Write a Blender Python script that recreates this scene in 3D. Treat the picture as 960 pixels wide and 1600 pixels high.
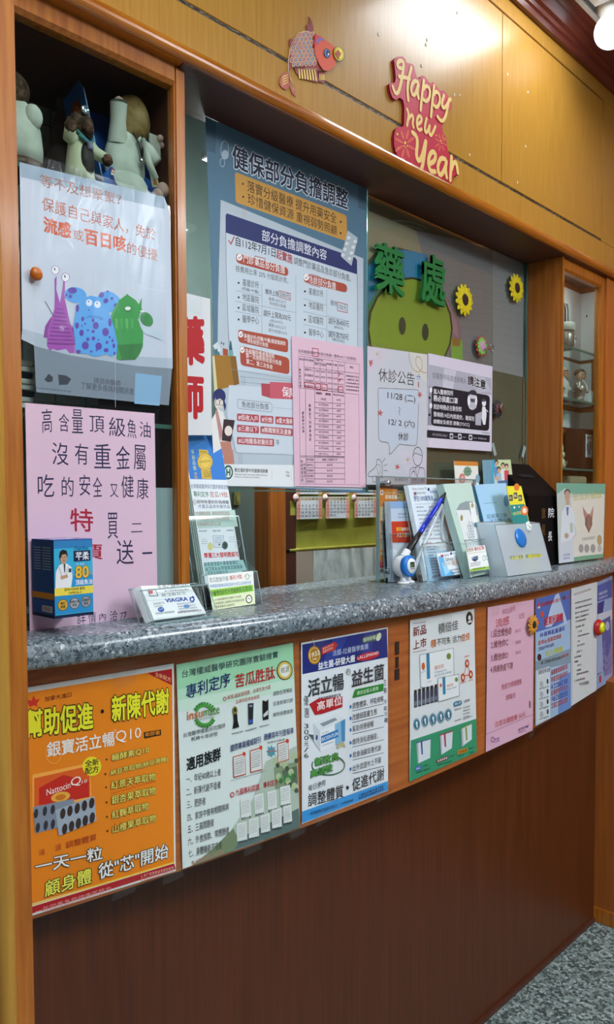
import bpy, bmesh, math, random
from mathutils import Vector, Matrix
random.seed(7)
for o in list(bpy.data.objects): bpy.data.objects.remove(o)
SC = bpy.context.scene
COL = SC.collection
# ------------------------------------------------------------------ camera
cam = bpy.data.cameras.new('camera'); cam_o = bpy.data.objects.new('camera', cam); COL.objects.link(cam_o)
cam.sensor_fit = 'AUTO'; cam.sensor_width = 36.0; cam.lens = 27.6142; cam.shift_y = 0.02546; cam.clip_start = .02
R_, U_, F_ = (0.690037, -0.723762, -0.004139), (0.035100, 0.027751, 0.998998), (0.722922, 0.689491, -0.044553)
cam_o.matrix_world = Matrix(((R_[0], U_[0], -F_[0], 0.0), (R_[1], U_[1], -F_[1], -1.035), (R_[2], U_[2], -F_[2], 1.36), (0, 0, 0, 1)))
SC.camera = cam_o
# ------------------------------------------------------------------ world, exposure
w = bpy.data.worlds.new('world'); SC.world = w; w.use_nodes = True
w.node_tree.nodes['Background'].inputs[0].default_value = (.62, .82, 1.0, 1)
w.node_tree.nodes['Background'].inputs[1].default_value = .16
SC.view_settings.view_transform = 'Standard'; SC.view_settings.look = 'None'
SC.view_settings.exposure = 0.0; SC.view_settings.gamma = 1.0; SC.view_settings.use_curve_mapping = False
LAMP_COLOUR = (.93, 1.0, 1.05)
PANEL_LIGHTS = [((1.87, -.25), (.4, .24), 5.6), ((.5, -.60), (.5, .5), 6.5), ((.3, -1.5), (.6, .6), 23.0), ((-.8, -1.2), (.6, .6), 12.0), ((1.9, -3.1), (.6, .6), 30.0), ((2.1, -2.1), (.6, .6), 57.0)]  # first inferred from header glare; the rest added out of view as fill
GLOBE_POWER = .14
TUBE_POWER = 30.0      # added fill tube to brighten the counter gap, unseen behind the posters
CABINET_POWER = .16   # added slim lamp to brighten the right cabinet, unseen behind its rail

# ------------------------------------------------------------------ helpers
def lin(h):
    r = []
    for i in (0, 2, 4):
        c = int(h[i:i+2], 16)/255
        r.append(c/12.92 if c <= .04045 else ((c+.055)/1.055)**2.4)
    return (*r, 1)
MATS = {}
def pmat(name, base, rough=.5, spec=.5, metal=0, **kw):
    if name in MATS: return MATS[name]
    m = bpy.data.materials.new(name); m.use_nodes = True
    b = m.node_tree.nodes['Principled BSDF']
    b.inputs['Base Color'].default_value = base if not isinstance(base, str) else lin(base)
    b.inputs['Roughness'].default_value = rough; b.inputs['Specular IOR Level'].default_value = spec
    b.inputs['Metallic'].default_value = metal
    for k, v in kw.items(): b.inputs[k].default_value = v
    MATS[name] = m
    return m
def ink(h): return pmat('printed_'+h, h, .5, .35)
def N(m, t, **kw):
    n = m.node_tree.nodes.new(t)
    for k, v in kw.items():
        if k in n.inputs.keys(): n.inputs[k].default_value = v
        else: setattr(n, k, v)
    return n
def noise_mat(name, cols, scale=(1, 1, 1), nscale=8, detail=6, rough=.4, spec=.5, bump=0, pos=None, distortion=0.0, coat=0):
    """colour ramp over stretched object-space noise: wood grain and the like"""
    m = pmat(name, cols[0], rough, spec); L = m.node_tree.links; b = m.node_tree.nodes['Principled BSDF']
    tc = N(m, 'ShaderNodeTexCoord'); mp = N(m, 'ShaderNodeMapping'); mp.inputs['Scale'].default_value = scale
    nz = N(m, 'ShaderNodeTexNoise'); nz.inputs['Scale'].default_value = nscale; nz.inputs['Detail'].default_value = detail; nz.inputs['Distortion'].default_value = distortion
    rp = N(m, 'ShaderNodeValToRGB'); cr = rp.color_ramp
    n = len(cols)
    while len(cr.elements) < n: cr.elements.new(.5)
    for i, c in enumerate(cols):
        cr.elements[i].position = pos[i] if pos else .3+.4*i/(n-1); cr.elements[i].color = lin(c)
    L.new(tc.outputs['Object'], mp.inputs[0]); L.new(mp.outputs[0], nz.inputs['Vector']); L.new(nz.outputs[0], rp.inputs[0]); L.new(rp.outputs[0], b.inputs['Base Color'])
    if bump:
        bp = N(m, 'ShaderNodeBump'); bp.inputs['Strength'].default_value = bump; bp.inputs['Distance'].default_value = .002
        L.new(nz.outputs[0], bp.inputs['Height']); L.new(bp.outputs[0], b.inputs['Normal'])
    if coat: b.inputs['Coat Weight'].default_value = coat; b.inputs['Coat Roughness'].default_value = .12
    return m
def speckle_mat(name, base, specks, size, rough, coat=0, spec=.5):
    """terrazzo / granite laminate: voronoi chips in several greys"""
    m = pmat(name, base[0], rough, spec); L = m.node_tree.links; b = m.node_tree.nodes['Principled BSDF']
    tc = N(m, 'ShaderNodeTexCoord')
    nz = N(m, 'ShaderNodeTexNoise'); nz.inputs['Scale'].default_value = size*.9; nz.inputs['Detail'].default_value = 3
    mixv = N(m, 'ShaderNodeMix', data_type='VECTOR'); mixv.inputs[0].default_value = .012
    L.new(tc.outputs['Object'], mixv.inputs[4]); L.new(nz.outputs[1], mixv.inputs[5])
    L.new(tc.outputs['Object'], nz.inputs['Vector'])
    vo = N(m, 'ShaderNodeTexVoronoi'); vo.inputs['Scale'].default_value = size
    L.new(mixv.outputs[1], vo.inputs['Vector'])
    sp = N(m, 'ShaderNodeSeparateColor'); L.new(vo.outputs['Color'], sp.inputs[0])
    rp = N(m, 'ShaderNodeValToRGB'); cr = rp.color_ramp; cr.interpolation = 'CONSTANT'
    stops = specks
    while len(cr.elements) < len(stops): cr.elements.new(.5)
    for i, (p, c) in enumerate(stops): cr.elements[i].position = p; cr.elements[i].color = lin(c)
    L.new(sp.outputs[0], rp.inputs[0])
    vo2 = N(m, 'ShaderNodeTexVoronoi'); vo2.inputs['Scale'].default_value = size*2.3; L.new(mixv.outputs[1], vo2.inputs['Vector'])
    sp2 = N(m, 'ShaderNodeSeparateColor'); L.new(vo2.outputs['Color'], sp2.inputs[0])
    rp2 = N(m, 'ShaderNodeValToRGB'); cr2 = rp2.color_ramp; cr2.interpolation = 'CONSTANT'
    cr2.elements[0].position = 0; cr2.elements[0].color = lin(base[1]); cr2.elements[1].position = .5; cr2.elements[1].color = lin(base[2])
    L.new(sp2.outputs[1], rp2.inputs[0])
    mx = N(m, 'ShaderNodeMix', data_type='RGBA'); mx.inputs[0].default_value = .35
    L.new(rp.outputs[0], mx.inputs[6]); L.new(rp2.outputs[0], mx.inputs[7]); L.new(mx.outputs[2], b.inputs['Base Color'])
    if coat: b.inputs['Coat Weight'].default_value = coat; b.inputs['Coat Roughness'].default_value = .3
    return m
def clear_mat(name, tint, gloss=.08, rough=.05, crinkle=0, opacity=0, body='c8d4da', nscale=22):
    """thin clear sheet: see-through, with a glossy film on top (and optionally a little body colour)"""
    m = bpy.data.materials.new(name); m.use_nodes = True; nt = m.node_tree; nt.nodes.clear(); L = nt.links
    out = N(m, 'ShaderNodeOutputMaterial'); tr = N(m, 'ShaderNodeBsdfTransparent'); tr.inputs[0].default_value = lin(tint)
    gl = N(m, 'ShaderNodeBsdfGlossy'); gl.inputs['Roughness'].default_value = rough
    lw = N(m, 'ShaderNodeLayerWeight'); lw.inputs[0].default_value = .25
    mr = N(m, 'ShaderNodeMapRange'); mr.inputs[3].default_value = gloss*.5; mr.inputs[4].default_value = min(.5, gloss*3)
    mx = N(m, 'ShaderNodeMixShader'); L.new(lw.outputs['Fresnel'], mr.inputs[0]); L.new(mr.outputs[0], mx.inputs[0])
    src = tr
    if opacity:
        df = N(m, 'ShaderNodeBsdfDiffuse'); df.inputs[0].default_value = lin(body)
        m2 = N(m, 'ShaderNodeMixShader'); m2.inputs[0].default_value = opacity
        L.new(tr.outputs[0], m2.inputs[1]); L.new(df.outputs[0], m2.inputs[2]); src = m2
    L.new(src.outputs[0], mx.inputs[1]); L.new(gl.outputs[0], mx.inputs[2]); L.new(mx.outputs[0], out.inputs[0])
    if crinkle:
        tc = N(m, 'ShaderNodeTexCoord'); mp = N(m, 'ShaderNodeMapping'); mp.inputs['Scale'].default_value = (1.6, 1, .5); mp.inputs['Rotation'].default_value = (0, .35, 0)
        nz = N(m, 'ShaderNodeTexNoise'); nz.inputs['Scale'].default_value = nscale; nz.inputs['Detail'].default_value = 4; nz.inputs['Distortion'].default_value = 1.2
        bp = N(m, 'ShaderNodeBump'); bp.inputs['Strength'].default_value = crinkle; bp.inputs['Distance'].default_value = .01
        L.new(tc.outputs['Object'], mp.inputs[0]); L.new(mp.outputs[0], nz.inputs['Vector']); L.new(nz.outputs[0], bp.inputs['Height']); L.new(bp.outputs[0], gl.inputs['Normal'])
    MATS[name] = m
    return m
def emit_mat(name, col, strength):
    m = bpy.data.materials.new(name); m.use_nodes = True; nt = m.node_tree; nt.nodes.clear()
    out = N(m, 'ShaderNodeOutputMaterial'); e = N(m, 'ShaderNodeEmission'); e.inputs[0].default_value = (*col, 1); e.inputs[1].default_value = strength
    nt.links.new(e.outputs[0], out.inputs[0]); return m

def rootloc(o):
    v = Vector((0, 0, 0))
    while o: v += Vector(o.location); o = o.parent
    return v
def tag(o, label, cat=None, group=None, kind=None):
    if label: o['label'] = label
    if cat: o['category'] = cat
    if group: o['group'] = group
    if kind: o['kind'] = kind
    return o
def empty(name, loc, label, cat, group=None):
    o = bpy.data.objects.new(name, None); COL.objects.link(o); o.location = loc; o.empty_display_size = .05
    return tag(o, label, cat, group)
class MB:
    """collects shapes into ONE mesh object (world coordinates)"""
    def __init__(s): s.v = []; s.f = []; s.mi = []; s.sm = []; s.mats = []
    def mat(s, m):
        if m not in s.mats: s.mats.append(m)
        return s.mats.index(m)
    def add(s, vs, fs, m, smooth=False):
        b = len(s.v); i = s.mat(m); s.v += [tuple(v) for v in vs]
        for f in fs: s.f.append(tuple(b+k for k in f)); s.mi.append(i); s.sm.append(smooth)
        return s
    def bm(s, bm, m, smooth=False, M=None):
        bm.verts.index_update()
        s.add([(M @ v.co) if M else v.co.copy() for v in bm.verts], [[v.index for v in f.verts] for f in bm.faces], m, smooth); bm.free(); return s
    def box(s, a, b, m, bev=0, M=None, seg=2):
        bm = bmesh.new(); bmesh.ops.create_cube(bm, size=1)
        for v in bm.verts: v.co = Vector([(a[i]+b[i])/2+v.co[i]*(b[i]-a[i]) for i in range(3)])
        if bev: bmesh.ops.bevel(bm, geom=list(bm.edges), offset=bev, segments=seg, affect='EDGES')
        bmesh.ops.recalc_face_normals(bm, faces=bm.faces)
        return s.bm(bm, m, False, M)
    def prism(s, pts, ax, lo, hi, m, bev=0, smooth=False, M=None):
        """polygon pts in the plane across axis ax, from lo to hi"""
        def P(p, t):
            q = [p[0], p[1]]; q.insert(ax, t); return Vector(q)
        bm = bmesh.new(); A = [bm.verts.new(P(p, lo)) for p in pts]; B = [bm.verts.new(P(p, hi)) for p in pts]; n = len(pts)
        bm.faces.new(A); bm.faces.new(list(reversed(B)))
        for i in range(n): bm.faces.new((A[i], B[i], B[(i+1) % n], A[(i+1) % n]))
        bmesh.ops.recalc_face_normals(bm, faces=bm.faces)
        if bev: bmesh.ops.bevel(bm, geom=list(bm.edges), offset=bev, segments=2, affect='EDGES')
        return s.bm(bm, m, smooth, M)
    def lathe(s, c, prof, m, n=24, axis=2, M=None, smooth=True):
        """prof: (radius, height) pairs about axis through c"""
        vs = []; fs = []; k = len(prof)
        for i in range(n):
            t = 2*math.pi*i/n
            for r, h in prof:
                p = [r*math.cos(t), r*math.sin(t)]; p.insert(axis, h); v = Vector(p)
                vs.append((M @ v if M else v)+Vector(c))
        for i in range(n):
            for j in range(k-1):
                a, b = i*k+j, ((i+1) % n)*k+j; fs.append((a, b, b+1, a+1))
        return s.add(vs, fs, m, smooth)
    def ball(s, c, r, m, n=16, M=None, jit=0):
        r = r if isinstance(r, tuple) else (r, r, r)
        bm = bmesh.new(); bmesh.ops.create_uvsphere(bm, u_segments=n, v_segments=max(6, n*2//3), radius=1)
        for v in bm.verts:
            k = 1+random.uniform(-jit, jit); v.co = Vector((v.co.x*r[0]*k, v.co.y*r[1]*k, v.co.z*r[2]*k))
            if M: v.co = M @ v.co
            v.co += Vector(c)
        return s.bm(bm, m, True)
    def tube(s, pts, r, m, n=10, caps=True):
        pts = [Vector(p) for p in pts]; k = len(pts); rs = r if isinstance(r, (list, tuple)) else [r]*k
        vs = []; fs = []; up = Vector((.31, .17, .94))
        for i, p in enumerate(pts):
            d = (pts[min(i+1, k-1)]-pts[max(i-1, 0)]).normalized()
            if abs(d.dot(up)) > .98: up = Vector((1, .1, 0))
            a = d.cross(up).normalized(); b = d.cross(a)
            for j in range(n):
                t = 2*math.pi*j/n; vs.append(p+(a*math.cos(t)+b*math.sin(t))*rs[i])
        for i in range(k-1):
            for j in range(n): fs.append((i*n+j, i*n+(j+1) % n, (i+1)*n+(j+1) % n, (i+1)*n+j))
        if caps: fs += [tuple(range(n)), tuple(range((k-1)*n, k*n))]
        return s.add(vs, fs, m, True)
    def build(s, name, parent=None, origin=None):
        off = rootloc(parent) if parent else Vector(origin or (0, 0, 0))
        me = bpy.data.meshes.new(name); me.from_pydata([tuple(Vector(v)-off) for v in s.v], [], s.f)
        for m in s.mats: me.materials.append(m)
        me.polygons.foreach_set('material_index', s.mi); me.polygons.foreach_set('use_smooth', s.sm); me.update()
        o = bpy.data.objects.new(name, me); COL.objects.link(o)
        if parent: o.parent = parent
        else: o.location = off
        return o
def base_of(mb): 
    xs = [v[0] for v in mb.v]; ys = [v[1] for v in mb.v]; zs = [v[2] for v in mb.v]
    return ((min(xs)+max(xs))/2, (min(ys)+max(ys))/2, min(zs))
def structure(mb, name, parent=None):
    o = mb.build(name, parent)
    if not parent: o['kind'] = 'structure'
    return o

# ------------------------------------------------------------------ printing: text, strokes and shapes laid out on a sheet
def arc_y(x): return 5.30-math.sqrt(5.41**2-(x-1.42)**2)
def surface(desc):
    if desc[0] == 'flat': return lambda s, v, d: (s, desc[1]-d, v)
    if desc[0] == 'arc': return lambda s, v, d: (s, arc_y(s)-desc[1]-d, v)
    O, U, V = Vector(desc[1]), Vector(desc[2]), Vector(desc[3]); Nn = U.cross(V)
    return lambda s, v, d: O+U*s+V*v+Nn*d
TXT = {}
LAY = 6e-6   # successive ink layers
def glyphs(txt, bold=0):
    """outline faces of a line of lettering; bold letters are the same strokes laid several times, a hair apart"""
    if txt not in TXT:
        c = bpy.data.curves.new('lettering', 'FONT'); c.body = txt; c.resolution_u = 2; c.fill_mode = 'FRONT'
        o = bpy.data.objects.new('lettering', c); me = bpy.data.meshes.new_from_object(o)
        vs = [(v.co.x, v.co.y, 0.0) for v in me.vertices]; fs = [tuple(p.vertices) for p in me.polygons]
        bpy.data.objects.remove(o); bpy.data.meshes.remove(me); bpy.data.curves.remove(c)
        TXT[txt] = (vs, fs)
    vs, fs = TXT[txt]
    if not bold: return vs, fs
    k = 4 if bold < .028 else 8; V = []; Fs = []
    for i in range(k):
        t = 2*math.pi*(i+.5)/k; b = len(V)
        V += [(x+bold*math.cos(t), y+bold*math.sin(t), i*LAY) for x, y, _ in vs]; Fs += [tuple(b+j for j in f) for f in fs]
    return V, Fs
STEP = 6e-5
def print_sheet(mb, key, thick=.0004, back=None):
    desc, ops = DATA[key]; S = surface(desc); d = 0.0
    def poly(pts, col, d):
        mb.add([S(x, z, d) for x, z in pts], [tuple(range(len(pts)))], ink(col))
    def stroke(pts, wd, col, d):
        h = wd/2000
        for i, ((x0, z0), (x1, z1)) in enumerate(zip(pts, pts[1:])):
            l = math.hypot(x1-x0, z1-z0)
            if l < 1e-6: continue
            ux, uz = (x1-x0)/l*h, (z1-z0)/l*h
            d += 5e-6 if i % 10 else 0
            poly([(x0-ux*.7-uz, z0-uz*.7+ux), (x0-ux*.7+uz, z0-uz*.7-ux), (x1+ux*.7+uz, z1+uz*.7-ux), (x1+ux*.7-uz, z1+uz*.7+ux)], col, d)
    def text(t, x0, z0, x1, z1, h, col, bold, d, ref=None):
        vs, fs = glyphs(t, bold); rv = glyphs(t, ref)[0] if ref is not None else vs
        if not vs: return
        ax, bx = min(v[0] for v in rv), max(v[0] for v in rv); az, bz = min(v[1] for v in rv), max(v[1] for v in rv)
        out = []
        for u, v, k in vs:
            p = (u-ax)/(bx-ax); q = (v-az)/max(1e-6, bz-az)
            out.append(S(x0+p*(x1-x0), z0+p*(z1-z0)+q*h, d+k))
        mb.add(out, fs, ink(col))
    placed = []
    def extent(op):
        if op[0] in 'PL': f = op[2] if op[0] == 'P' else op[3]; w = 0 if op[0] == 'P' else op[2]; return min(f[::2])-w, min(f[1::2])-w, max(f[::2])+w, max(f[1::2])+w
        if op[0] in 'EC':
            c = op[2:8] if op[0] == 'E' else op[3:9]; rx, rz = abs(c[2])+abs(c[4])+1, abs(c[3])+abs(c[5])+1; return c[0]-rx, c[1]-rz, c[0]+rx, c[1]+rz
        q = op[2:7] if op[0] == 'T' else op[1:6]; return min(q[0], q[2])-1, min(q[1], q[3])-1, max(q[0], q[2])+1, max(q[1], q[3])+abs(q[4])+1
    for n, op in enumerate(ops):
        b = extent(op); lev = 0   # ink lies one layer above whatever it is printed over
        for c, l in placed:
            if b[0] < c[2] and c[0] < b[2] and b[1] < c[3] and c[1] < b[3]: lev = max(lev, l+1)
        d = lev*STEP
        if op[0] == 'T' and len(op) > 9: lev += 1
        placed.append((b, lev))
        if op[0] == 'P':
            f = [v/1000 for v in op[2]]; pts = list(zip(f[::2], f[1::2])); poly(pts, op[1], d)
            if n == 0:   # the sheet itself has a thickness
                k = len(pts); mb.add([S(x, z, 0) for x, z in pts]+[S(x, z, -thick) for x, z in pts], [(i, (i+1) % k, k+(i+1) % k, k+i) for i in range(k)]+[tuple(range(2*k-1, k-1, -1))], ink(back or op[1]))
        elif op[0] == 'L':
            f = [v/1000 for v in op[3]]; stroke(list(zip(f[::2], f[1::2])), op[2], op[1], d)
        elif op[0] == 'E':
            cx, cz, ax, az, bx, bz = [v/1000 for v in op[2:]]
            poly([(cx+ax*math.cos(t)+bx*math.sin(t), cz+az*math.cos(t)+bz*math.sin(t)) for t in [2*math.pi*i/20 for i in range(20)]], op[1], d)
        elif op[0] == 'C':
            cx, cz, ax, az, bx, bz = [v/1000 for v in op[3:9]]; k, a0, a1 = op[9:]
            stroke([(cx+ax*math.cos(t)+bx*math.sin(t), cz+az*math.cos(t)+bz*math.sin(t)) for t in [math.radians(a0+(a1-a0)*i/k) for i in range(k+1)]], op[2], op[1], d)
        elif op[0] == 'T':
            t, x0, z0, x1, z1, h, col, bold = op[1:9]; q = [v/1000 for v in (x0, z0, x1, z1, h)]
            if len(op) > 9: text(t, *q, op[9], bold+.042, d, bold); text(t, *q, col, bold, d+STEP)
            else: text(t, *q, col, bold, d)
        elif op[0] == 'D':   # print too small to read: a row of little blocks
            x0, z0, x1, z1, h, col, k = op[1:]; x0, z0, x1, z1, h = [v/1000 for v in (x0, z0, x1, z1, h)]
            rnd = random.Random(int(x0*1e4)+int(z0*1e4))
            for i in range(k):
                a, b = (i+.08)/k, (i+.86)/k
                xa, xb = x0+(x1-x0)*a, x0+(x1-x0)*b; za, zb = z0+(z1-z0)*a, z0+(z1-z0)*b
                t = .16*h; wv = .2*(xb-xa)
                for q in (.02, .42, .82):
                    if rnd.random() < .85: poly([(xa, za+h*q), (xb, zb+h*q), (xb, zb+h*q+t), (xa, za+h*q+t)], col, d)
                for q in (.1, .6):
                    if rnd.random() < .8: xx = xa+(xb-xa)*(q+.15*rnd.random()); poly([(xx, za), (xx+wv, za), (xx+wv, za+h), (xx, za+h)], col, d)
    return mb
def film(mb, key, m, grow=.006, off=.004, nx=8, nz=10, amp=.0012, skip=0, corners=None):
    """a slightly wavy clear sheet over a printed sheet"""
    desc, ops = DATA[key]; S = surface(desc)
    if corners is None:
        f = [v/1000 for v in ops[0][2]]; pts = list(zip(f[::2], f[1::2]))[:4]
    else: pts = corners
    (ax, az), (bx, bz), (cx, cz), (dx, dz) = pts
    rnd = random.Random(len(key)+int(ax*1000)); ph = [rnd.uniform(0, 6) for _ in range(4)]
    vs = []; fs = []
    for j in range(nz+1):
        for i in range(nx+1):
            u = i/nx; t = j/nz
            x = (ax+(bx-ax)*u)*(1-t)+(dx+(cx-dx)*u)*t; z = (az+(bz-az)*u)*(1-t)+(dz+(cz-dz)*u)*t
            x += (u-.5)*2*grow; z -= (t-.5)*2*grow
            dd = off+amp*(math.sin(9*u+ph[0]+4*t)+math.sin(13*t+ph[1]-5*u))*.5
            vs.append(S(x, z, max(dd, off*.4)))
    for j in range(nz):
        for i in range(nx): a = j*(nx+1)+i; fs.append((a, a+1, a+nx+2, a+nx+1))
    return mb.add(vs, fs, m, True)
def strip(mb, key, pts, m, off=.006):
    S = surface(DATA[key][0]); n = len(pts)
    mb.add([S(x, z, off) for x, z in pts], [tuple(range(n))], m)
    return mb
def sheet_thing(name, key, label, cat, sleeve=None, tapes=(), group=None, corners=None, film_off=.004):
    mb = print_sheet(MB(), key)
    if not sleeve and not tapes:
        o = mb.build(name, None, base_of(mb)); return tag(o, label, cat, group)
    r = empty(name, base_of(mb), label, cat, group)
    mb.build('printed_sheet', r)
    if sleeve: tag(film(MB(), key, sleeve, corners=corners, off=film_off).build('plastic_sleeve', r), 'clear creased plastic sleeve')
    for t in tapes: tag(strip(MB(), key, t, MATS['clear_tape'], off=film_off+.003).build('tape_strip', r), 'clear sticky tape strip')
    return r
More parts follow.
